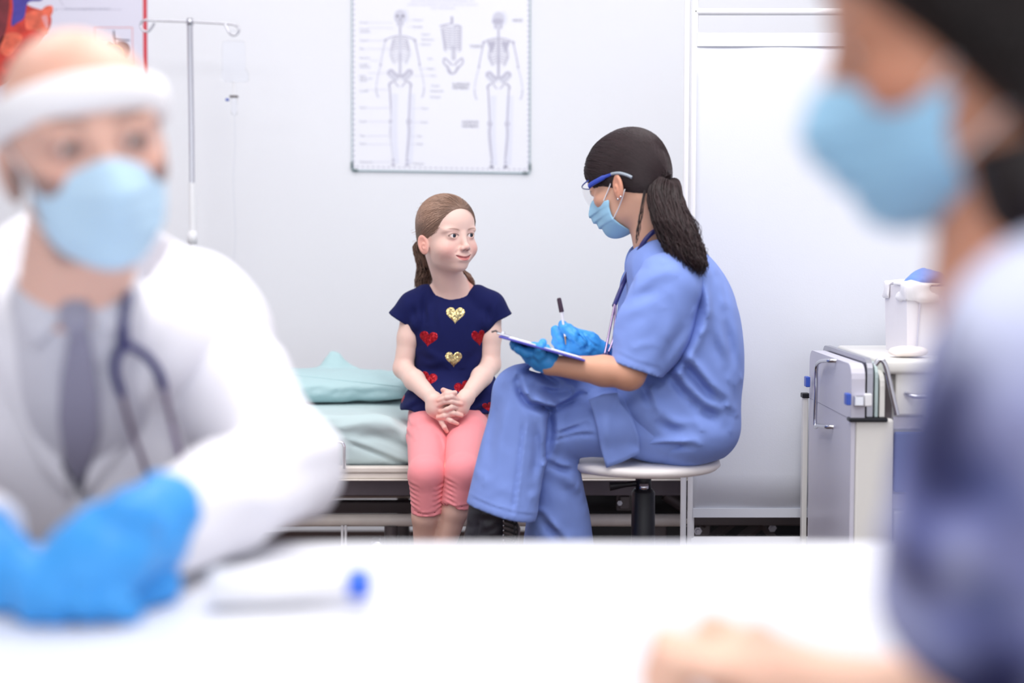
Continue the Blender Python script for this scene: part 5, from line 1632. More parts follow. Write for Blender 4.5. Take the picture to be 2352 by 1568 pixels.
tag(nurse, 'nurse in blue scrubs and mask seated on the stool, writing on a clipboard', 'person')
for q in (-1, 1):
    eye_obj(n2w((q * 0.031, -0.0742, 0.0003)), 0.0136 * NK, NR @ A((0, -1, -0.05)), lin(60, 44, 36), nurse)
face_mask(NR, NH, NK, 'face_mask', nurse, M['mask_blue'], M['loop_white'])
c = n2w((0.078, 0.004, -0.053))
for d_ in ((0, 0), (0.0, 0.009)):
    MB().lathe([(0.0, 0.002), (0.0022, 0.0015), (0.0026, 0.0), (0.0, -0.001)], Vector(n2w((0.0795, 0.000 + d_[1], -0.050 + d_[1] * 0.3))), 10, axis=NR @ A((1, 0, 0))).build('earring', M['chrome'], nurse)

# ---- scrub top
M['scrub'] = mat('blue_scrub_cotton', srgb(126, 150, 218), 0.85, bump=0.12, bscale=1300, sheen=0.08, spec=0.25, wrinkle=(9.0, 0.38, 0.016))
s = SDF()
# far sleeve first, then body, near sleeve last
d = (elf - shf) / np.linalg.norm(elf - shf)
s.add(s_cone(shf, shf + d * 0.24, 0.066, 0.066)); s.clip(s_plane(shf + d * 0.185, d), 0.001)
s.add(s_ell(nl(1543, 660, 3.10), (0.098, 0.165, 0.105)), 0.02)
s.add(s_ell(nl(1583, 760, 3.10), (0.112, 0.158, 0.13)), 0.06)
s.add(s_ell(nl(1585, 880, 3.10), (0.114, 0.160, 0.13)), 0.06)
s.add(s_ell(nl(1570, 985, 3.10), (0.122, 0.168, 0.085)), 0.05)
s.add(s_cone(nneck + A((0.02, 0, -0.015)), nl(1560, 700, 3.1), 0.062, 0.09), 0.04)
s.add(s_ell(nl(1480, 930, 3.10), (0.085, 0.15, 0.07)), 0.05)
# collar opening
s.add(s_ell(nl(1500, 606, 3.10), (0.060, 0.105, 0.060)), 0.03)
s.sub(s_cone(n2w((0, 0.030, -0.055)), nneck + A((0.0, 0, 0.0)), 0.056, 0.052), 0.004)
s.sub(s_cone(nneck + A((-0.04, 0.0, 0.03)), nl(1446, 625, 3.1), 0.022, 0.004), 0.008)
s.clip(s_plane((0, 0, sz + 0.003), (0, 0, -1)), 0.004)
body = s
fold(s, [(1594, 640), (1596, 700), (1588, 745), (1548, 822), (1512, 868)], 2.95, 0.013, 0.020, ymax=3.12)
fold(s, [(1546, 815), (1583, 852), (1624, 901), (1655, 925)], 2.95, 0.0102, 0.0162)
fold(s, [(1526, 844), (1560, 890), (1590, 930)], 2.95, 0.0085, 0.0108)
fold(s, [(1469, 881), (1485, 909), (1495, 945)], 2.95, 0.0076, 0.0108)
fold(s, [(1471, 1044), (1509, 1030), (1545, 1024), (1590, 1024)], 2.95, 0.0068, 0.0135)
fold(s, [(1620, 740), (1640, 800), (1660, 850)], 2.98, 0.0119, 0.0081, ymax=3.15)
fold(s, [(1655, 720), (1672, 790), (1680, 860)], 3.0, 0.0119, 0.0081, ymax=3.2)
fold(s, [(1590, 640), (1604, 700), (1600, 742)], 2.98, 0.0085, 0.0095, ymax=3.12)
fold(s, [(1500, 955), (1540, 985), (1590, 990)], 2.95, 0.0102, 0.0081)
fold(s, [(1600, 930), (1640, 950), (1680, 960)], 2.95, 0.0102, 0.0081, ymax=3.1)
fold(s, [(1560, 880), (1610, 940), (1665, 985)], 2.95, 0.0102, 0.0068, ymax=3.1)
noise_disp(s, (NH[0] - 0.1, 2.8, 0.6), (NH[0] + 0.4, 3.4, 1.15), 0.0045, 11, 4, (1, 1, 0.7))
# near sleeve
cfa, cfb = nl(1405, 829, 2.92), nl(1508, 863, 2.92)
cdir = (cfb - cfa) / np.linalg.norm(cfb - cfa); ax_ = np.array((-cdir[2] * -1, 0, -cdir[0])); ax_ = A((cdir[2], 0, -cdir[0])); ax_ /= np.linalg.norm(ax_)
if ax_[2] > 0: ax_ = -ax_
cm = (cfa + cfb) / 2
sl_ = SDF()
sl_.add(s_cone(shn + A((0.004, 0.01, 0)), cm + ax_ * 0.06, 0.074, 0.047))
sl_.add(s_ell(nl(1500, 760, 2.965), (0.078, 0.06, 0.09), rotm(0, math.radians(20), 0)), 0.03)
sl_.clip(s_plane(cm, ax_), 0.001)
o_ = shn + A((0.004, 0.01, 0)); u_ = cm + ax_ * 0.06 - o_; u_ /= np.linalg.norm(u_); c_ = o_ + u_ * float((cm - o_) @ u_)
sl_.sub(s_cone(c_ + u_ * 0.05, c_ - u_ * 0.04, 0.041, 0.045), 0.002)
for pix, w, am in (([(1440, 640), (1470, 620), (1510, 610)], 0.010, 0.005), ([(1445, 700), (1480, 680), (1530, 650)], 0.012, 0.006), ([(1430, 760), (1460, 735), (1500, 720)], 0.012, 0.004),
                   ([(1580, 735), (1545, 790), (1512, 850)], 0.012, 0.006), ([(1520, 700), (1500, 760), (1490, 830)], 0.016, 0.004), ([(1415, 810), (1460, 830), (1512, 845)], 0.003, 0.0012)):
    fold(sl_, pix, 2.90, w, am, ymax=3.05)
s.ops += [('u', p, k) for op, p, k in []]
Vs, Fs = sl_.mesh(h=0.0035, smooth=1)
Vb, Fb = s.mesh(h=0.0038, smooth=1)
V, F = join_vf((Vb, Fb), (Vs, Fs))
top_o = np_mesh('scrub_top', V, F, M['scrub'], nurse)

# ---- scrub trousers
s = SDF()
s.add(s_ell(nl(1535, 1000, 3.10), (0.115, 0.150, 0.062)))
s.chain([hipN, nl(1400, 976, 3.02), knN], [0.070, 0.064, 0.054], 0.02)
# near shin
s.add(s_cone(knN + A((0.0, 0, -0.01)), nl(1286, 1300, 3.09), 0.046, 0.084), 0.012)
sh_e = nl(1290, 1440, 3.12)
s.add(s_cone(nl(1288, 1300, 3.09), sh_e, 0.082, 0.08), 0.01)
# crossing leg
s.chain([hipF, nl(1350, 915, 3.10), knF], [0.08, 0.068, 0.057], 0.025)
hm = nl(1152, 1177, 2.965)
ha, hb = nl(1075, 1157, 2.965), nl(1230, 1197, 2.965)
hd = (hb - ha) / np.linalg.norm(hb - ha); hx = A((hd[2], 0, -hd[0]))
if hx[2] > 0: hx = -hx
cs_ = SDF()
cs_.add(s_cone(knF + A((0, -0.008, 0)), hm + hx * 0.08, 0.058, 0.073))
cs_.add(s_cone(nl(1212, 930, 3.0), nl(1163, 1165, 2.972), 0.052, 0.066), 0.02)
cs_.chain([nl(1350, 915, 3.10), knF], [0.066, 0.057], 0.02)
cs_.clip(s_plane(hm, hx), 0.001)
o_ = knF + A((0, -0.008, 0)); u_ = hm + hx * 0.08 - o_; u_ /= np.linalg.norm(u_); c_ = o_ + u_ * float((hm - o_) @ u_)
cs_.sub(s_cone(c_ + u_ * 0.07, c_ - u_ * 0.06, 0.0610, 0.044), 0.002)
for q in (s, cs_):
    fold(q, [(1187, 877), (1196, 905), (1215, 932), (1262, 944)], 2.95, 0.0076, 0.0211, ymax=3.06)
    fold(q, [(1212, 915), (1262, 944), (1300, 936), (1340, 915)], 2.95, 0.0068, 0.0175, ymax=3.12)
    fold(q, [(1196, 868), (1225, 858), (1262, 878), (1305, 902)], 2.95, 0.0076, 0.0140, ymax=3.1)
    fold(q, [(1230, 892), (1268, 905), (1310, 908)], 2.95, 0.0068, 0.0123, ymax=3.1)
    fold(q, [(1262, 944), (1266, 1000), (1252, 1050)], 2.95, 0.0085, 0.0140, ymax=3.06)
    fold(q, [(1203, 966), (1192, 1060), (1177, 1172)], 2.93, 0.0043, 0.0041, ymax=3.02)
    fold(q, [(1150, 900), (1135, 980), (1115, 1080)], 2.93, 0.0119, 0.0070, ymax=3.02)
    fold(q, [(1225, 960), (1232, 1040), (1220, 1120)], 2.93, 0.0102, 0.0088, ymax=3.02)
    fold(q, [(1082, 1145), (1150, 1164), (1232, 1186)], 2.93, 0.0026, 0.0016, ymax=3.02)
fold(s, [(1275, 1002), (1310, 990), (1345, 975)], 2.96, 0.0051, 0.0070)
fold(s, [(1262, 1018), (1290, 1010), (1330, 1000), (1370, 998)], 2.96, 0.0043, 0.0041)
fold(s, [(1258, 1070), (1290, 1085), (1330, 1092)], 2.96, 0.0068, 0.0140)
fold(s, [(1240, 1195), (1262, 1220), (1290, 1250)], 2.98, 0.0085, 0.0157)
fold(s, [(1260, 1110), (1300, 1130), (1345, 1180)], 2.98, 0.0136, 0.0088)
noise_disp(s, (-0.1, 2.8, 0.2), (0.5, 3.4, 0.9), 0.003, 13, 6)
noise_disp(cs_, (-0.2, 2.8, 0.3), (0.3, 3.2, 0.9), 0.003, 13, 9)
V, F = join_vf(s.mesh(h=0.0038, smooth=1), cs_.mesh(h=0.0034, smooth=1))
trs = np_mesh('scrub_trousers', V, F, M['scrub'], nurse)
# front flap of the tunic hanging over the thigh
al = SDF(); al.ops = [q for q in s.ops if q[0] == 'u'] + [q for q in body.ops if q[0] == 'u'][1:]
edge = [(1352, 918), (1362, 945), (1372, 985), (1380, 1030), (1393, 1074), (1430, 1060), (1470, 1040), (1468, 1005), (1452, 960), (1424, 925), (1418, 902), (1385, 905)]
def flap():
    ring = np.array([(a[0] + (b[0] - a[0]) * k / 3, a[1] + (b[1] - a[1]) * k / 3) for a, b in zip(edge, edge[1:] + edge[:1]) for k in range(3)])
    n = len(ring); c = ring.mean(0); K = 8
    Q = np.concatenate([c[None]] + [c + (ring - c) * (k / K) for k in range(1, K + 1)])
    W_, d_ = raymarch(al, Q[:, 0], Q[:, 1], 2.5)
    u = np.clip((1468 - Q[:, 0]) / 70, 0, 1)
    Yv = np.clip(W_[:, 1], 2.93, 2.962) - 0.001 - 0.010 * u + 0.003 * np.sin(Q[:, 0] * 0.13) * u
    W = [P(a, b, y) for (a, b), y in zip(Q, Yv)]
    fs = [(0, 1 + k, 1 + (k + 1) % n) for k in range(n)]
    for r in range(K - 1):
        a = 1 + r * n; b = a + n
        fs += [(a + k, b + k, b + (k + 1) % n, a + (k + 1) % n) for k in range(n)]
    mb = MB(); mb._add(W, fs, True)
    o = mb.build('tunic_flap', M['scrub'], top_o, recalc=False)
    md = o.modifiers.new('thick', 'SOLIDIFY'); md.thickness = 0.0025; md.offset = 0
    return o
flap()

# ---- boot of the crossed leg, and the other boot on the stool foot
M['leather'] = mat('black_leather', srgb(38, 36, 46), 0.38, bump=0.15, bscale=120)
s = SDF()
bt = nl(1128, 1150, 2.985); bm_ = nl(1118, 1240, 2.99); bh = nl(1112, 1330, 3.0)
s.chain([bt, bm_, bh], [0.046, 0.047, 0.040], 0.01)
s.chain([bh, bh + A((-0.05, 0.03, -0.015)), bh + A((-0.15, 0.07, -0.03))], [0.040, 0.038, 0.028], 0.015)
s.clip(s_plane(bh + A((0, 0, -0.05)), (0.1, 0, -1)), 0.004)
s.sub(s_cone(bt + A((0, 0, 0.06)), bt + A((0, 0, -0.03)), 0.040, 0.036), 0.003)
for pix in ([(1095, 1215), (1120, 1222), (1150, 1210)], [(1090, 1200), (1120, 1196), (1145, 1200)], [(1100, 1235), (1130, 1240), (1160, 1232)]):
    fold(s, pix, 2.94, 0.008, 0.004, ymax=3.0)
fold(s, [(1105, 1170), (1103, 1200), (1090, 1250)], 2.94, 0.0026, 0.0027, ymax=3.0)
V, F = s.mesh(h=0.0032, smooth=1)
boot = np_mesh('boot', V, F, M['leather'], nurse)
M['lace'] = mat('black_lace', srgb(20, 18, 22), 0.6); M['tongue'] = mat('grey_tongue', srgb(104, 94, 96), 0.7)
q = [nl(1168, 1190, 2.955), nl(1176, 1215, 2.952), nl(1172, 1245, 2.955), nl(1162, 1270, 2.96)]
MB().tube([Vector(a) for a in q], [0.014, 0.018, 0.018, 0.012], 10, flat=0.5).build('boot_tongue', M['tongue'], boot)
for k in range(5):
    a = nl(1158, 1196 + k * 11, 2.943); MB().lathe([(0.0, -0.002), (0.0025, -0.002), (0.003, 0.001), (0.0, 0.001)], Vector(a), 10, axis=(0, 1, 0)).build('eyelet', M['chrome'], boot)
    MB().tube(smooth_path([Vector(a), Vector(nl(1172, 1200 + k * 11, 2.930)), Vector(nl(1188, 1206 + k * 11, 2.945))], 5), 0.0022, 6).build('lace', M['lace'], boot)
for dx in (0, 7):
    MB().tube(smooth_path([Vector(nl(1176 + dx, 1192, 2.935)), Vector(nl(1182 + dx, 1215, 2.925)), Vector(nl(1178 + dx, 1238, 2.93)), Vector(nl(1166 + dx, 1246, 2.935)), Vector(nl(1160 + dx, 1240, 2.94))], 5), 0.002, 6).build('lace', M['lace'], boot)
s = SDF(); f0 = anN
s.chain([f0 + A((0, 0, 0.05)), f0 + A((0, 0, -0.03)), f0 + A((-0.12, -0.02, -0.05))], [0.045, 0.043, 0.032], 0.015); s.clip(s_plane(f0 + A((0, 0, -0.075)), (0, 0, -1)), 0.004)
V, F = s.mesh(h=0.005); np_mesh('boot', V, F, M['leather'], nurse)

# ---- gloves
s = SDF()   # hand under the clipboard, palm up
k0, k1 = nl(1262, 832, 2.945), nl(1228, 812, 2.955)
s.chain([k0, nl(1245, 822, 2.95), k1], [0.0235, 0.026, 0.024], 0.01)
s.add(s_ell(nl(1232, 814, 2.975), (0.03, 0.036, 0.018)), 0.015)
for (dy, tip, r) in ((0.0, (1182, 795), 0.0098), (0.020, (1180, 790), 0.0095), (0.040, (1190, 788), 0.0092), (-0.018, (1190, 802), 0.0092)):
    s.chain([nl(1226, 812, 2.955 + dy), nl((1226 + tip[0]) / 2, (812 + tip[1]) / 2 + 4, 2.95 + dy), nl(tip[0], tip[1], 2.945 + dy)], [0.012, r * 1.1, r], 0.005)
s.chain([nl(1240, 815, 2.925), nl(1240, 798, 2.915), nl(1246, 787, 2.925)], [0.013, 0.0105, 0.009], 0.006)
s.chain([nl(1250, 806, 2.99), nl(1256, 796, 3.0)], [0.01, 0.007], 0.006)
d = (wrn - nl(1245, 822, 2.95)); d /= np.linalg.norm(d)
s.add(s_cone(nl(1258, 830, 2.945), nl(1266, 833, 2.945), 0.0225, 0.0215), 0.004)
noise_disp(s, (0.0, 2.85, 0.8), (0.15, 3.1, 1.0), 0.0018, 110, 3)
V, F = s.mesh(h=0.0019, smooth=1); np_mesh('glove', V, F, M['glove'], nurse)
s = SDF()   # writing hand
YG = 3.03
g_ = lambda zx, zy, dy=0.0: nl(1100 + zx / 6.03, 660 + zy / 6.03, YG + dy)
s.chain([g_(1660, 900, .02), g_(1500, 790, .01), g_(1330, 700, 0)], [0.026, 0.027, 0.022], 0.01)
s.chain([g_(1620, 940, .02), g_(1450, 870, .01), g_(1290, 800, .0)], [0.025, 0.025, 0.020], 0.012)
s.chain([g_(1330, 660, -.006), g_(1240, 590, -.014), g_(1150, 510, -.010)], [0.0135, 0.0115, 0.0095], 0.005)   # index
s.chain([g_(1420, 760, -.02), g_(1300, 660, -.026), g_(1170, 560, -.022)], [0.0135, 0.0118, 0.0095], 0.006)      # thumb
for (a, b, c) in (((1230, 640, .0), (1075, 610, .004), (1130, 720, -.012)), ((1240, 740, .0), (1085, 740, .004), (1150, 830, -.010)), ((1290, 830, .0), (1140, 850, .004), (1230, 900, -.008))):
    s.chain([g_(*a), g_(*b), g_(*c)], [0.0125, 0.0118, 0.0100], 0.004)
s.chain([g_(1330, 890, .0), g_(1230, 900, 0), g_(1310, 930, -.004)], [0.011, 0.010, 0.009], 0.004)
s.add(s_cone(g_(1660, 910, .02), g_(1690, 900, .022), 0.0265, 0.0255), 0.003)
for pix in ([(1310, 752), (1330, 772), (1352, 790)], [(1300, 766), (1322, 790), (1345, 806)], [(1340, 768), (1362, 790), (1378, 800)], [(1328, 760), (1340, 785), (1350, 806)]):
    fold(s, pix, YG - 0.03, 0.0028, 0.0022, ymax=YG + 0.03)
noise_disp(s, (0.05, 2.9, 0.75), (0.3, 3.2, 1.05), 0.0018, 120, 7)
V, F = s.mesh(h=0.0019, smooth=1); np_mesh('glove', V, F, M['glove'], nurse)

# ---- hair
rng = np.random.default_rng(11)
nh = lin(46, 33, 36)
cap = SDF(NR, NH); K = NK
cap.add(s_ell(A((0, 0.014, 0.034)) * K, A((0.082, 0.098, 0.088)) * K))
cap.add(s_ell(A((0, -0.024, 0.044)) * K, A((0.069, 0.060, 0.062)) * K), 0.02)
cap.add(s_ell(A((0, 0.052, -0.004)) * K, A((0.064, 0.058, 0.064)) * K), 0.02)
cap.add(s_ell(A((0.026, -0.046, 0.040)) * K, A((0.040, 0.034, 0.032)) * K), 0.02)
cap2 = SDF(NR, NH); cap2.ops = list(cap.ops)
cap2.sub(s_ell(A((0, -0.105, -0.030)) * K, A((0.085, 0.072, 0.066)) * K), 0.008)
cap2.sub(s_box(A((0, -0.060, -0.085)) * K, A((0.2, 0.086, 0.078)) * K, 0.02), 0.01)
cap2.sub(s_box(A((0, 0.0, -0.125)) * K, A((0.2, 0.2, 0.062)) * K, 0.02, rotm(math.radians(10), 0, 0)), 0.01)
Vc, Fc = cap2.mesh(lo=NH - 0.15, hi=NH + 0.15, h=0.003, smooth=2)
cc = np.repeat((nh * 0.7)[None], len(Vc), 0)
N = 3600
th = rng.uniform(0, 2 * math.pi, N * 6); zz = rng.uniform(-0.9, 1, N * 6)
d = np.stack([np.sqrt(1 - zz**2) * np.cos(th), np.sqrt(1 - zz**2) * np.sin(th), zz], 1)
W = (np.array([0, 0.0, 0.03]) + d * 0.095) @ NR.T + NH
W = cap.project(W, 3); W = W[cap2.pts(W) < 0.0006][:N]
tie = n2w((0.012, 0.104, -0.040))
pa = flow_strands(cap, W, tie, 16, 0.0012, rng, 0.005)
rad = np.full(pa.shape[:2], 0.00075) * rng.uniform(0.6, 1.3, (len(pa), 1)); rad[:, 0] *= 0.3; rad[:, 1] *= 0.7
s1 = strands(pa, rad, nh[None] * rng.uniform(0.6, 1.5, (len(pa), 1)))
gp = [Vector(tie), Vector(P(1528, 452, 3.02)), Vector(P(1545, 505, 2.985)), Vector(P(1566, 556, 2.965)), Vector(P(1584, 600, 2.95)), Vector(P(1590, 628, 2.95))]
pb2 = guide_bundle(gp, 1300, 0.043, 22, rng, 0.006, 0.65, fan=1.0, minlen=0.68)
rad2 = np.full(pb2.shape[:2], 0.0011) * rng.uniform(0.5, 1.3, (len(pb2), 1)); rad2[:, -4:] *= np.array([0.85, 0.65, 0.4, 0.15])
s2 = strands(pb2, rad2, (nh * np.array([1.05, 0.95, 0.9]))[None] * rng.uniform(0.5, 1.4, (len(pb2), 1)))
# loose wisps by the neck and at the end of the tail
gw = [Vector(n2w((0.05, 0.06, -0.05))), Vector(P(1473, 490, 3.0)), Vector(P(1466, 530, 2.99)), Vector(P(1463, 560, 2.99))]
pw_ = guide_bundle(gw, 12, 0.004, 12, rng, 0.002, 1.0)
s3 = strands(pw_, np.full(pw_.shape[:2], 0.0006), np.repeat(nh[None], 12, 0))
gw = [Vector(P(1560, 470, 2.99)), Vector(P(1592, 510, 2.98)), Vector(P(1604, 560, 2.96)), Vector(P(1616, 592, 2.95))]
pw2 = guide_bundle(gw, 26, 0.014, 14, rng, 0.008, 1.2)
s4 = strands(pw2, np.full(pw2.shape[:2], 0.0005), np.repeat(nh[None] * 1.2, 26, 0))
V, F = join_vf((Vc, Fc), s1[:2], s2[:2], s3[:2], s4[:2])
hr = np_mesh('hair', V, F, M['hair'], nurse, np.concatenate([cc, s1[2], s2[2], s3[2], s4[2]]))

# ---- safety goggles
gog = empty('safety_goggles', n2w((0, -0.09, 0)))
tag(gog, 'clear safety goggles with blue temples worn by the nurse', 'goggles')
M['lens'] = mat('clear_lens', (0.93, 0.96, 1.0, 1), 0.05, alpha=0.16)
M['temple'] = mat('blue_temple', srgb(40, 66, 168), 0.3, coat=0.3)
mb = MB()
def lens(u, v):
    a = (u - 0.5) * 2.3; z = 0.022 - 0.052 * v
    r = 0.079 + 0.012 * v * (1 - v) * 2 - 0.006 * v
    return Vector(n2w((r * math.sin(a), -0.034 - r * math.cos(a) * 1.06 + 0.004, z - 0.006 * math.cos(a * 2.6) * v)))
mb.quadgrid(lens, 40, 10); o = mb.build('lens', M['lens'], gog)
rim = [lens(i / 24, 0.0) for i in range(25)]
MB().tube(rim, 0.0016, 8).build('brow_bar', M['temple'], gog)
for q in (-1, 1):
    pth = [n2w((q * 0.0735, -0.066, 0.008)), n2w((q * 0.078, -0.052, 0.010)), n2w((q * 0.0795, -0.020, 0.012)), n2w((q * 0.080, 0.004, 0.012))]
    MB().tube(smooth_path([Vector(p) for p in pth], 5), [0.0060] * 5 + [0.0058] * 6 + [0.0040] * 5, 12, flat=0.5).build('temple', M['temple'], gog)
    pth = [n2w((q * 0.080, 0.004, 0.012)), n2w((q * 0.081, 0.024, 0.006)), n2w((q * 0.081, 0.042, -0.006)), n2w((q * 0.080, 0.052, -0.016))]
    MB().tube(smooth_path([Vector(p) for p in pth], 5), 0.0034, 10).build('temple_tip', mat('grey_tip', srgb(150, 160, 172), 0.3), gog)

# ---- her stethoscope
st = empty('stethoscope', nl(1470, 560, 3.0))
tag(st, 'navy stethoscope with steel ear tubes hanging around the nurse neck', 'stethoscope')
pt = [nl(1500, 560, 3.18), nl(1530, 545, 3.10), nl(1508, 530, 3.045), nl(1486, 546, 3.035), nl(1468, 574, 3.04), nl(1452, 606, 3.07), nl(1432, 650, 3.09), nl(1418, 684, 3.07), nl(1411, 702, 3.05)]
MB().tube(smooth_path([Vector(p) for p in pt], 8), 0.0052, 12).build('tubing', M['navy_tube'], st)
M['lilac_steel'] = mat('purple_steel', srgb(158, 138, 168), 0.25, metal=0.9)
for a in ([(1412, 698), (1404, 740), (1396, 780), (1389, 812)], [(1414, 700), (1412, 745), (1408, 780), (1398, 808)]):
    yy = 3.0
    MB().tube(smooth_path([Vector(nl(x, y, 3.05 - 0.05 * i / 3)) for i, (x, y) in enumerate(a)], 6), 0.0026, 10).build('ear_tube', M['lilac_steel'], st)
    e = Vector(nl(a[-1][0] - 3, a[-1][1] + 6, yy))
    s = SDF(); s.add(s_ell(e, (0.0055, 0.0055, 0.0065))); V, F = s.mesh(h=0.0016); np_mesh('ear_tip', V, F, M['navy_tube'], st)

# ---- clipboard and pen
cb = empty('clipboard', nl(1235, 795, 2.98))
tag(cb, 'purple-blue clipboard with white paper held by the nurse', 'clipboard')
M['board'] = mat('violet_blue_board', srgb(66, 64, 178), 0.3, coat=0.3)
a, b = Vector(P(1150, 772, 2.985)), Vector(P(1343, 826, 2.975))
e1 = (b - a).normalized(); view = (((a + b) / 2) - Vector((0, 0, CAM_H))).normalized()
tilt = 0.02
e2 = (view - e1 * view.dot(e1)).normalized(); e3 = e1.cross(e2).normalized()
if e3.z < 0: e3 = -e3
e2 = (e2 + e3 * tilt).normalized(); e3 = e1.cross(e2).normalized()
if e3.z < 0: e3 = -e3
Lb = (b - a).length; Rm = Matrix((e1, e2, e3)).transposed()
cc0 = (a + b) / 2
def obox(c, h, bev, name, m, par):
    o = MB().box(-Vector(h), Vector(h), bev, None).build(name, m, None)
    for v in o.data.vertices: v.co = Rm @ v.co + c
    o.parent = par; o.matrix_parent_inverse = Matrix.Translation(-Vector(par.location)); return o
obox(cc0, (Lb / 2, 0.078, 0.0022), 0.0012, 'board', M['board'], cb)
obox(cc0 + e1 * 0.006 + e3 * 0.0034, (Lb / 2 - 0.014, 0.072, 0.0009), 0, 'paper', M['paper'], cb)
obox(cc0 - e1 * (Lb / 2 - 0.006) + e3 * 0.005, (0.014, 0.035, 0.0022), 0.001, 'clip', M['chrome'], cb)
MB().tube([cc0 - e1 * (Lb / 2 - 0.004) + e3 * 0.009 + e2 * y for y in (-0.036, 0.036)], 0.003, 8).build('clip_spring', M['chrome'], cb)
pt = [cc0 - e1 * (Lb / 2 + 0.0) + e3 * 0.004 - e2 * 0.02, cc0 - e1 * (Lb / 2 + 0.012) + e3 * 0.009 - e2 * 0.02, cc0 - e1 * (Lb / 2 + 0.020) + e3 * 0.004 - e2 * 0.02]
MB().tube(pt, 0.0022, 8).build('clip_lever', M['dark_metal'], cb)
pn = empty('pen', nl(1290, 740, 3.005))
tag(pn, 'slim white pen with a dark purple cap in the nurse gloved hand', 'pen')
p0, p1, p2, p3, p4 = (nl(1283.5, 684, 3.0), nl(1290, 716, 3.002), nl(1292, 730, 3.003), nl(1298, 772, 3.006), nl(1299.5, 791, 3.008))
MB().tube([p0, p0 * 0.9 + p1 * 0.1, p1], [0.0034, 0.0048, 0.0052], 14).build('cap', mat('purple_black', srgb(62, 44, 60), 0.35), pn)
MB().tube([p1, p2, p3], [0.0042, 0.0026, 0.0024], 12).build('barrel', M['loop_white'], pn)
MB().tube([p3, p4], [0.0024, 0.0008], 12).build('tip', mat('brass_tip', srgb(180, 150, 120), 0.3, metal=0.8), pn)
# ------------------------------------------------------------------ the doctor at the left of the table
DY = 1.52
DR = rotm(math.radians(6), math.radians(-9), math.radians(27)); DK = 1.06
dl = lambda px, py, Y: A(P(px, py, Y))
DH = dl(237, 333, DY - 0.085) - DR @ (A((0, -0.085, 0.0)) * DK)
def d2w(p): return DR @ (A(p) * DK) + DH
dskin = lin(224, 174, 154)
s = adult_head(DR, DH, DK, male=True)
dneck = dl(170, 680, DY + 0.10)
s.add(s_cone(d2w((0, 0.020, -0.06)), dneck, 0.060, 0.062), 0.025)
s.add(s_ell(dneck + A((0, 0.12, -0.08)), (0.06, 0.05, 0.06)), 0.02)
Vh, Fh = s.mesh(lo=DH - A((0.14, 0.15, 0.30)), hi=DH + A((0.14, 0.22, 0.15)), h=0.003, smooth=1)
ch = adult_col(Vh, DR, DH, DK, dskin, lin(60, 38, 36), lin(186, 100, 92), beard=lin(96, 74, 74))
eyez = (Vh - DH) @ DR / DK
ch = blend(ch, 0.55 * gauss(np.hypot((np.abs(eyez[:, 0]) - 0.031) * 0.75, (eyez[:, 2] + 0.001) * 1.3), 0.015) * (eyez[:, 1] < -0.05), lin(150, 96, 90))
L_ = (Vh - DH) @ DR / DK
# shaved sides of the scalp
side = np.clip((L_[:, 1] - 0.0 + 0.25 * np.clip(0.02 - L_[:, 2], 0, 1)) / 0.02, 0, 1) * np.clip((0.085 - L_[:, 2]) / 0.02, 0, 1) * (L_[:, 2] > -0.06)
ch = blend(ch, 0.5 * side * (np.abs(L_[:, 0]) < 0.077), lin(120, 92, 86))
s = SDF()
s.add(s_ell(dl(180, 1010, 1.87), (0.11, 0.06, 0.22)))
Vt, Ft = s.mesh(h=0.008)
V, F = join_vf((Vh, Fh), (Vt, Ft))
doc = np_mesh('person', V, F, M['skin'], None, np.concatenate([ch, np.repeat(dskin[None], len(Vt), 0)]))
tag(doc, 'bald doctor in white coat, tie and face shield seated at the left of the table', 'person')
for q in (-1, 1):
    eye_obj(d2w((q * 0.031, -0.0742, 0.0003)), 0.0136 * DK, A((0.55, -0.8, -0.22)), lin(70, 48, 36), doc, 0.56)
face_mask(DR, DH, DK, 'face_mask', doc, mat('lit_mask_blue', srgb(184, 218, 242), 0.75, bump=0.2, bscale=700), M['loop_white'])  # mask blue lightened, the strong light is put into its colour

# shirt
M['shirt_grey'] = mat('pale_grey_shirt', srgb(206, 206, 216), 0.75, bump=0.1, bscale=900)
TYd = 1.84    # torso plane
s = SDF()
s.add(s_ell(dl(175, 1010, TYd + 0.01), (0.115, 0.098, 0.27)))
s.add(s_cone(dneck + A((-0.03, 0.165, -0.16)), dneck + A((0, 0.016, -0.005)), 0.084, 0.073), 0.03)
s.sub(s_cone(dneck + A((0.0, -0.004, 0.10)), dneck + A((0.0, 0.004, 0.012)), 0.080, 0.060), 0.004)
s.sub(s_cone(dneck + A((0.0, 0.0, 0.05)), dneck + A((0.0, 0.03, -0.06)), 0.058, 0.040), 0.004)
s.clip(s_plane((0, 0, 0.62), (0, 0, -1)))
dshirt = s
V, F = s.mesh(h=0.006, smooth=1); shirt = np_mesh('dress_shirt', V, F, M['shirt_grey'], doc)
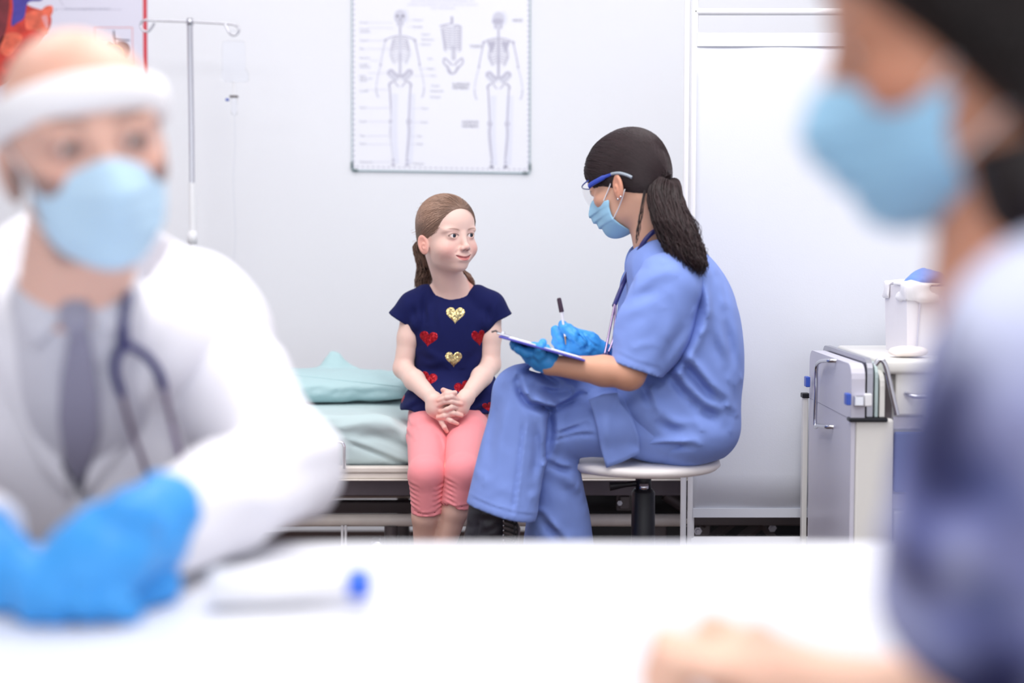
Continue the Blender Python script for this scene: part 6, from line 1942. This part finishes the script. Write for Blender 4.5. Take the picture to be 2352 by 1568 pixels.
# collar wings
def on(sd, pts, off, y0=1.3):
    W, d_ = raymarch(sd, [p[0] for p in pts], [p[1] for p in pts], y0)
    return [Vector(w) for w in (W - d_ * off)]
def sheet(sd, edge, off, name, m, par, thick=0.004, K=6, sub=3):
    e_ = np.array([(p[0] + (q[0] - p[0]) * k / sub, p[1] + (q[1] - p[1]) * k / sub) for p, q in zip(edge, edge[1:] + edge[:1]) for k in range(sub)])
    n = len(e_); c = e_.mean(0)
    Q = np.concatenate([c[None]] + [c + (e_ - c) * (k / K) for k in range(1, K + 1)])
    W = on(sd, Q, off)
    badv = np.abs(sd.pts(np.array([list(w) for w in W]))) > off + 0.012
    fs_ = [(0, 1 + k, 1 + (k + 1) % n) for k in range(n)]
    for r in range(K - 1):
        a = 1 + r * n; b = a + n
        fs_ += [(a + k, b + k, b + (k + 1) % n, a + (k + 1) % n) for k in range(n)]
    fs_ = [f for f in fs_ if not badv[list(f)].any()]
    used = sorted({i for f in fs_ for i in f}); ren = {i: k for k, i in enumerate(used)}
    mb = MB(); mb._add([W[i] for i in used], [tuple(ren[i] for i in f) for f in fs_], True); o = mb.build(name, m, par, recalc=False)
    md = o.modifiers.new('t', 'SOLIDIFY'); md.thickness = thick; md.offset = 0
    return o
sheet(dshirt, [(22, 580), (70, 640), (150, 690), (128, 750), (80, 805), (30, 720), (8, 640)], 0.008, 'collar', M['shirt_grey'], shirt)
sheet(dshirt, [(300, 620), (262, 655), (200, 690), (215, 740), (250, 772), (285, 730), (308, 670)], 0.008, 'collar', M['shirt_grey'], shirt)
M['tie'] = mat('grey_silk_tie', srgb(140, 138, 160), 0.45, sheen=0.2)
tie_o = sheet(dshirt, [(150, 700), (196, 700), (206, 770), (228, 900), (230, 1000), (200, 1090), (176, 1130), (150, 1060), (136, 960), (142, 860), (158, 770)], 0.006, 'necktie', M['tie'], doc, 0.006)
s = SDF(); s.add(s_ell(on(dshirt, [(173, 722)], 0.012)[0], (0.019, 0.013, 0.024))); V, F = s.mesh(h=0.003); np_mesh('tie_knot', V, F, M['tie'], tie_o)

# white coat
M['coat'] = mat('white_coat', srgb(230, 229, 236), 0.75, bump=0.1, bscale=700, wrinkle=(5.0, 0.3, 0.02))
shL, shR = dl(480, 780, 1.90), dl(-190, 790, 1.86)
elL = A((dl(660, 1150, 1.71)[0], 1.71, TZ + 0.075)); 
wrL = A((dl(345, 1230, 1.40)[0], 1.40, TZ + 0.056))
s = SDF()
s.add(s_ell(dl(190, 990, TYd + 0.01), (0.215, 0.132, 0.30)))
for q, sg in ((shL, 1), (shR, -1)):
    s.add(s_cone(dneck + A((sg * 0.045, 0.125, -0.060)), q, 0.075, 0.080), 0.04)
s.add(s_ell(dl(470, 860, 1.90), (0.080, 0.095, 0.16)), 0.05)
# opening over shirt and tie
def vee(x, y, z):
    zt_ = dl(175, 600, 1.7)[2]; zb_ = dl(176, 1150, 1.72)[2]
    f_ = np.clip((z - zb_) / (zt_ - zb_), -1, 2)
    xc = dl(172, 900, 1.7)[0]
    return np.maximum(np.abs(x - xc) - (0.006 + 0.074 * f_), np.maximum(y - 1.86, zb_ - z)) * 0.85
s.sub((vee, A((-0.75, 1.4, 0.7)), A((-0.2, 1.87, 1.3))), 0.003)
s.sub(s_cone(dneck + A((0, 0.0, 0.12)), dneck + A((0, 0.01, -0.03)), 0.10, 0.078), 0.01)
s.clip(s_plane((0, 0, 0.60), (0, 0, -1)))
for pix, w, am in (([(60, 700), (110, 900), (160, 1130)], 0.010, 0.006), ([(300, 700), (250, 900), (190, 1130)], 0.010, 0.006), ([(420, 1000), (460, 1060), (470, 1110)], 0.014, 0.012), ([(480, 960), (470, 1030), (455, 1090)], 0.012, 0.01)):
    fold(s, pix, 1.72, w, am, ymax=1.86)
dcoat = s
Vc, Fc = s.mesh(h=0.006, smooth=1)
# sleeve
s = SDF()
s.chain([shL, (shL + elL) / 2 + A((-0.016, 0, 0.008)), elL], [0.078, 0.074, 0.066], 0.03)
s.chain([elL, (elL + wrL) / 2 + A((0, 0, 0.0)), wrL], [0.066, 0.060, 0.050], 0.02)
d = (wrL - elL) / np.linalg.norm(wrL - elL)
s.clip(s_plane(wrL + d * 0.03, d), 0.002)
s.sub(s_cone(wrL + d * 0.06, wrL - d * 0.02, 0.043, 0.043), 0.002)
s.clip(s_plane((0, 0, TZ + 0.002), (0, 0, -1)), 0.004)
for pix, w, am in (([(640, 1060), (700, 1090), (770, 1100)], 0.014, 0.010), ([(560, 1120), (620, 1160), (660, 1220)], 0.014, 0.010), ([(440, 1130), (480, 1190), (490, 1250)], 0.012, 0.006), ([(600, 900), (660, 960), (720, 1000)], 0.016, 0.006)):
    fold(s, pix, 1.6, w, am, ymax=1.9)
V2, F2 = s.mesh(h=0.005, smooth=1)
# other sleeve (his right arm, mostly out of frame)
elR = A((dl(-330, 1150, 1.72)[0], 1.70, TZ + 0.075)); wrR = A((dl(-40, 1300, 1.36)[0], 1.36, TZ + 0.060))
s = SDF()
s.chain([shR, elR], [0.080, 0.066], 0.03); s.chain([elR, wrR], [0.064, 0.046], 0.02)
d = (wrR - elR) / np.linalg.norm(wrR - elR); s.clip(s_plane(wrR, d), 0.002); s.clip(s_plane((0, 0, TZ + 0.002), (0, 0, -1)), 0.004)
V3, F3 = s.mesh(h=0.007, smooth=1)
V, F = join_vf((Vc, Fc), (V2, F2), (V3, F3))
coat = np_mesh('white_coat', V, F, M['coat'], doc)
full = SDF(); full.ops = [q for q in dcoat.ops if q[0] == 'u']
sheet(full, [(0, 640), (40, 740), (110, 940), (166, 1150), (100, 1080), (20, 900), (-30, 760)], 0.008, 'lapel', M['coat'], coat, 0.005)
sheet(full, [(318, 640), (296, 740), (236, 960), (184, 1150), (270, 1050), (352, 880), (380, 740)], 0.008, 'lapel', M['coat'], coat, 0.005)

# gloved hands folded on the table
s = SDF()
gz = TZ + 0.004
def gp_(px, py): # point on table-ish height through pixel, given height
    return lambda h: A(P(px, py, (CAM_H - (TZ + h)) * F_PX / (0.0 + (py - 560))))
Yh = 1.31
def h_(px, py, dy=0.0): return dl(px - 8, py + 16, Yh + dy)
# upper hand (left): from the cuff to the knuckles
s.chain([wrL + A((0.0, 0, 0.0)), h_(330, 1215, .05), h_(250, 1250, .0)], [0.034, 0.042, 0.044], 0.02)
s.add(s_ell(h_(220, 1275, -.005), (0.058, 0.05, 0.040), rotm(0, math.radians(-25), 0)), 0.02)
for (a, b, c, r) in (((150, 1270), (70, 1310), (80, 1390), 0.0135), ((175, 1310), (130, 1350), (150, 1405), 0.0135), ((235, 1325), (205, 1370), (235, 1410), 0.0130), ((285, 1325), (270, 1370), (310, 1395), 0.0120)):
    s.chain([h_(*a, -.02), h_(*b, -.04), h_(*c, -.035)], [r * 1.25, r * 1.15, r], 0.007)
s.chain([h_(330, 1180, .0), h_(290, 1165, -.015), h_(230, 1170, -.01)], [0.020, 0.016, 0.013], 0.01)
s.add(s_cone(h_(345, 1165, .05), h_(385, 1150, .07), 0.03, 0.036), 0.01)
s.clip(s_plane((0, 0, TZ + 0.0015), (0, 0, -1)), 0.003)
noise_disp(s, A(h_(200, 1300)) - 0.2, A(h_(200, 1300)) + 0.2, 0.003, 60, 3)
V, F = s.mesh(h=0.0035, smooth=1); np_mesh('glove', V, F, M['glove'], doc)
s = SDF()
# lower hand (right)
s.chain([wrR, h_(60, 1345, .03), h_(130, 1370, .01)], [0.032, 0.036, 0.038], 0.02)
s.chain([h_(160, 1370, .0), h_(260, 1370, .02), h_(350, 1330, .04)], [0.038, 0.036, 0.030], 0.015)
s.clip(s_plane((0, 0, TZ + 0.0015), (0, 0, -1)), 0.003)
noise_disp(s, A(h_(200, 1300)) - 0.2, A(h_(200, 1300)) + 0.2, 0.003, 60, 3)
V, F = s.mesh(h=0.0035, smooth=1); np_mesh('glove', V, F, M['glove'], doc)

# face shield with its white band
fs = empty('face_shield', d2w((0, -0.1, 0.06)))
tag(fs, 'transparent face shield with a white foam headband worn by the doctor', 'face shield')
M['foam'] = mat('white_foam', srgb(248, 247, 250), 0.8)
M['visor'] = mat('clear_visor', (0.98, 0.99, 1.0, 1), 0.05, alpha=0.07)
def band(a, z, r): return Vector(d2w((0.080 * r * math.sin(a), 0.010 - 0.100 * r * math.cos(a), z - 0.012 - 0.26 * (0.11 - 0.100 * r * math.cos(a)))))
mb = MB()
n = 72
rows = [(0.040, 0.98), (0.045, 1.08), (0.060, 1.11), (0.076, 1.08), (0.082, 0.92)]
vs = [band(2 * math.pi * k / n, z + 0.004, r * (1.0 if True else 1)) for z, r in rows for k in range(n)]
fq = [(i * n + k, i * n + (k + 1) % n, (i + 1) * n + (k + 1) % n, (i + 1) * n + k) for i in range(len(rows) - 1) for k in range(n)] + [((len(rows) - 1) * n + k, (len(rows) - 1) * n + (k + 1) % n, (k + 1) % n, k) for k in range(n)]
mb._add(vs, fq, True); mb.build('headband', M['foam'], fs)
mb = MB()
def vis(u, v):
    a = (u - 0.5) * 2.3
    return Vector(d2w((0.101 * math.sin(a), -0.012 - 0.116 * math.cos(a), 0.060 - 0.225 * v - 0.0 * u)))
mb.quadgrid(vis, 36, 10); o = mb.build('visor', M['visor'], fs)
MB().lathe([(0.0, -0.004), (0.012, -0.004), (0.014, 0.0), (0.012, 0.006), (0.0, 0.006)], Vector(d2w((-0.096, 0.01, 0.048))), 16, axis=DR @ A((-1, 0, 0))).build('side_knob', M['foam'], fs)
# stethoscope over the coat
st = empty('stethoscope', dl(280, 800, 1.66))
tag(st, 'navy stethoscope hanging around the neck over the doctor white coat', 'stethoscope')
full.ops += [('u', p, k) for op, p, k in dshirt.ops if op == 'u']
def tb(pts, r, name, m, pre=()):
    q = [Vector(p) for p in pre] + on(full, pts, 0.013)
    MB().tube(smooth_path(q, 7), r, 12).build(name, m, st)
tb([(294, 680), (284, 740), (287, 795)], 0.0062, 'tubing', M['navy_tube'], (dl(140, 640, 1.80), dl(250, 612, 1.80), dl(297, 640, 1.72)))
tb([(287, 790), (268, 822), (266, 860), (280, 905)], 0.0052, 'tubing', M['navy_tube'])
tb([(287, 790), (330, 812), (362, 850), (376, 890)], 0.0052, 'tubing', M['navy_tube'])
tb([(280, 905), (300, 980), (335, 1080), (345, 1120)], 0.0032, 'ear_tube', M['lilac_steel'])
tb([(376, 890), (392, 960), (415, 1050), (425, 1100)], 0.0032, 'ear_tube', M['lilac_steel'])
# thermometer lying on the table
yt = lambda py, z: (CAM_H - z) * F_PX / (py - 560)
zt_ = TZ + 0.0195
a = Vector(P(480, 1360, yt(1360, zt_))); b = Vector(P(796, 1350, yt(1350, zt_))); c = Vector(P(850, 1348, yt(1348, zt_))); a.z = b.z = c.z = zt_
th = empty('thermometer', (a + b) / 2)
tag(th, 'white tube-shaped device with a round blue end lying on the table', 'thermometer')
MB().tube([a, a + (b - a) * 0.03, a + (b - a) * 0.5, b], [0.013, 0.019, 0.019, 0.0135], 24).build('body', M['white_paint'], th)
MB().tube([b, b + (c - b) * 0.2, b + (c - b) * 0.85, c], [0.0125, 0.0138, 0.0138, 0.011], 24).build('end_cap', mat('royal_blue_cap', srgb(52, 108, 226), 0.35), th)

# ------------------------------------------------------------------ the dark-haired woman in the right foreground
WY = 0.98
WR = rotm(math.radians(14), math.radians(0), math.radians(-98)); WK = 0.98
WH = A(P(1952, 130, 0.93)) - WR @ (A((0.031, -0.085, 0.0)) * WK)
def w2w(p): return WR @ (A(p) * WK) + WH
wl_ = lambda px, py, Y: A(P(px, py, Y))
wskin = lin(206, 146, 118)
s = adult_head(WR, WH, WK)
wneck = wl_(2335, 680, 0.93)
s.add(s_cone(w2w((0, 0.025, -0.07)), wneck, 0.054, 0.056), 0.02)
s.add(s_ell(wneck + A((0.03, -0.01, -0.075)), (0.045, 0.06, 0.045)), 0.02)
Vh, Fh = s.mesh(lo=WH - A((0.15, 0.15, 0.27)), hi=WH + A((0.18, 0.15, 0.14)), h=0.0032, smooth=1)
ch = adult_col(Vh, WR, WH, WK, wskin, lin(40, 26, 24), lin(180, 92, 88))
# forearm and hand on the table
s = SDF()
he = A((0.31, 0.92, TZ + 0.045)); hw_ = A((0.245, 0.985, TZ + 0.026))
s.chain([he, hw_], [0.036, 0.026], 0.01)
hc = A((0.183, 1.035, TZ + 0.028))
s.add(s_ell(hc, (0.050, 0.042, 0.024), rotm(0, math.radians(6), math.radians(-15))), 0.02)
s.chain([hw_, hc], [0.028, 0.030], 0.015)
kn = lambda px, py, Y: A(P(px, py, Y))
for i, (dy, ln) in enumerate(((0.030, 1.0), (0.010, 1.08), (-0.012, 1.0), (-0.032, 0.86))):
    b0 = hc + A((-0.036, dy, 0.008))
    s.chain([b0, b0 + A((-0.030 * ln, 0.004, 0.006)), b0 + A((-0.038 * ln, 0.002, -0.016)), b0 + A((-0.018 * ln, 0.0, -0.028))], [0.0120, 0.0110, 0.0100, 0.0090], 0.005)
s.chain([hc + A((0.0, 0.030, 0.008)), hc + A((-0.020, 0.046, 0.016)), hc + A((-0.032, 0.040, 0.024))], [0.015, 0.0125, 0.0105], 0.008)
s.chain([hc + A((0.012, -0.010, 0.010)), hc + A((-0.002, 0.0, 0.030))], [0.012, 0.010], 0.008)
s.clip(s_plane((0, 0, TZ + 0.001), (0, 0, -1)), 0.003)
Va, Fa = s.mesh(h=0.003, smooth=1)
ca = np.repeat(lin(238, 196, 172)[None], len(Va), 0)
for q in (hc + A((-0.05, 0, 0)), hc + A((0.012, -0.010, 0.02))):
    ca = blend(ca, 0.5 * gauss(np.linalg.norm(Va - q, axis=1), 0.025), lin(230, 140, 120))
s = SDF(); s.add(s_ell((0.41, 0.84, 0.75), (0.10, 0.10, 0.2))); Vt, Ft = s.mesh(h=0.01)
V, F = join_vf((Vh, Fh), (Va, Fa), (Vt, Ft))
wom = np_mesh('person', V, F, M['skin'], None, np.concatenate([ch, ca, np.repeat(wskin[None], len(Vt), 0)]))
tag(wom, 'dark-haired woman in mask and blue patterned shirt in the right foreground', 'person')
for q in (-1, 1):
    eye_obj(w2w((q * 0.031, -0.0742, 0.0003)), 0.0136 * WK, WR @ A((0, -1, 0)), lin(50, 36, 30), wom)
face_mask(WR, WH, WK, 'face_mask', wom, M['mask_blue'], M['loop_white'])
# patterned shirt
m = mat('blue_lilac_print', srgb(140, 150, 205), 0.8, bump=0.1, bscale=600, attr=True)
s = SDF()
s.add(s_ell((0.41, 0.845, 0.83), (0.125, 0.135, 0.22)))
s.add(s_cone(wneck + A((0.02, 0, -0.085)), wl_(2480, 840, 0.80), 0.078, 0.08), 0.04)
s.add(s_cone(wneck + A((0.02, 0, -0.085)), wl_(2330, 850, 0.99), 0.072, 0.06), 0.04)
s.sub(s_cone(wneck + A((-0.012, 0, 0.08)), wneck + A((0.0, 0, -0.03)), 0.078, 0.060), 0.006)
V1, F1 = s.mesh(h=0.006, smooth=1)
s = SDF()
ua = wl_(2470, 900, 0.80); ue = wl_(2265, 1345, 0.86)
s.chain([ua, (ua + ue) / 2, ue], [0.080, 0.074, 0.064], 0.02)
fe = A(he) + A((0.035, -0.03, 0.014))
s.chain([ue, fe], [0.060, 0.044], 0.02)
d = (fe - ue) / np.linalg.norm(fe - ue); s.clip(s_plane(fe, d), 0.002)
for pix in ([(2080, 1290), (2160, 1330), (2250, 1350)], [(2060, 1360), (2140, 1400), (2230, 1430)], [(2250, 1020), (2200, 1120), (2120, 1200)]):
    fold(s, pix, 0.80, 0.010, 0.008, ymax=0.95)
V2, F2 = s.mesh(h=0.005, smooth=1)
V, F = join_vf((V1, F1), (V2, F2))
pc = np.repeat(lin(126, 134, 196)[None], len(V), 0)
n1 = 2.2 * vnoise(V[:, 0] * 19 + 3, V[:, 1] * 19, V[:, 2] * 19, 5); n2 = vnoise(V[:, 0] * 40 + 9, V[:, 1] * 40, V[:, 2] * 40, 8)
pc = blend(pc, np.clip(n1 * 1.6, 0, 1), lin(176, 182, 226)); pc = blend(pc, np.clip(-n1 * 1.6 - 0.1, 0, 1), lin(44, 48, 106)); pc = blend(pc, np.clip(n2 - 0.5, 0, 1), lin(210, 214, 240))
for (px, py, r, c, w) in ((2280, 690, 0.045, (226, 232, 250), 0.95), (2340, 620, 0.05, (214, 220, 246), 0.9), (2330, 830, 0.03, (206, 212, 242), 0.8), (2190, 760, 0.012, (60, 56, 104), 0.7),
                          (2160, 960, 0.030, (26, 28, 74), 0.95), (2130, 1060, 0.026, (28, 30, 78), 0.9), (2200, 900, 0.022, (36, 38, 92), 0.85), (2290, 1110, 0.018, (44, 62, 124), 0.85), (2320, 1170, 0.018, (50, 70, 134), 0.8),
                          (2095, 1315, 0.022, (58, 54, 96), 0.85), (2270, 1370, 0.018, (62, 82, 146), 0.8), (2300, 1540, 0.025, (40, 40, 80), 0.85), (2340, 1000, 0.03, (160, 164, 214), 0.7), (2340, 1260, 0.03, (158, 162, 212), 0.7), (2150, 1500, 0.02, (160, 168, 214), 0.7)):
    W_ = V - A((0, 0, CAM_H)); pxv = 1176 + F_PX * W_[:, 0] / W_[:, 1]
    q0, _ = raymarch(s, [px], [py], 0.6)
    if abs(q0[0][1]) > 2: q0 = np.array([P(px, py, 0.80)])
    pc = blend(pc, w * gauss(np.linalg.norm(V - q0[0], axis=1), r * 0.95), lin(*c))
np_mesh('patterned_shirt', V, F, m, wom, pc)
# collar
# hair
rng = np.random.default_rng(21); K = WK; wh = lin(30, 20, 20)
cap = SDF(WR, WH)
cap.add(s_ell(A((0, 0.016, 0.036)) * K, A((0.086, 0.104, 0.092)) * K))
cap.add(s_ell(A((0, -0.030, 0.048)) * K, A((0.080, 0.073, 0.070)) * K), 0.02)
cap.add(s_ell(A((0.0, 0.050, -0.05)) * K, A((0.082, 0.068, 0.088)) * K), 0.03)
cap.add(s_ell(A((0.0, 0.022, -0.022)) * K, A((0.090, 0.070, 0.080)) * K), 0.03)
for q in (-1, 1):
    cap.add(s_ell(A((q * 0.048, 0.018, -0.102)) * K, A((0.040, 0.054, 0.064)) * K), 0.02)
cap2 = SDF(WR, WH); cap2.ops = list(cap.ops)
cutA = (lambda x, y, z: np.maximum(0.816 * y + 0.578 * z + 0.0375 * K, -(z + 0.080 * K)), None, None)
cutB = (lambda x, y, z: np.maximum(y + 0.030 * K, z + 0.045 * K), None, None)
cap2.sub(cutA, 0.006); cap2.sub(cutB, 0.006)
Vc, Fc = cap2.mesh(lo=WH - 0.19, hi=WH + 0.19, h=0.004, smooth=2)
N_ = 1500
th = rng.uniform(0, 2 * math.pi, N_ * 6); zz = rng.uniform(-0.9, 1, N_ * 6)
d = np.stack([np.sqrt(1 - zz**2) * np.cos(th), np.sqrt(1 - zz**2) * np.sin(th), zz], 1)
W = (np.array([0, 0.0, 0.03]) + d * 0.095) @ WR.T + WH
W = cap.project(W, 3); W = W[cap2.pts(W) < 0.001][:N_]
pa = flow_strands(cap, W, w2w((0, 0.122, -0.02)), 14, 0.0015, rng, 0.02)
keep = np.min([cap2.pts(pa[:, j]) < 0.004 for j in range(1, 14)], axis=0).astype(bool)
pa = pa[keep]
s1 = strands(pa, np.full(pa.shape[:2], 0.0011), wh[None] * rng.uniform(0.6, 1.4, (len(pa), 1)))
V, F = join_vf((Vc, Fc), s1[:2])
np_mesh('hair', V, F, M['hair'], wom, np.concatenate([np.repeat(wh[None] * 0.8, len(Vc), 0), s1[2]]))
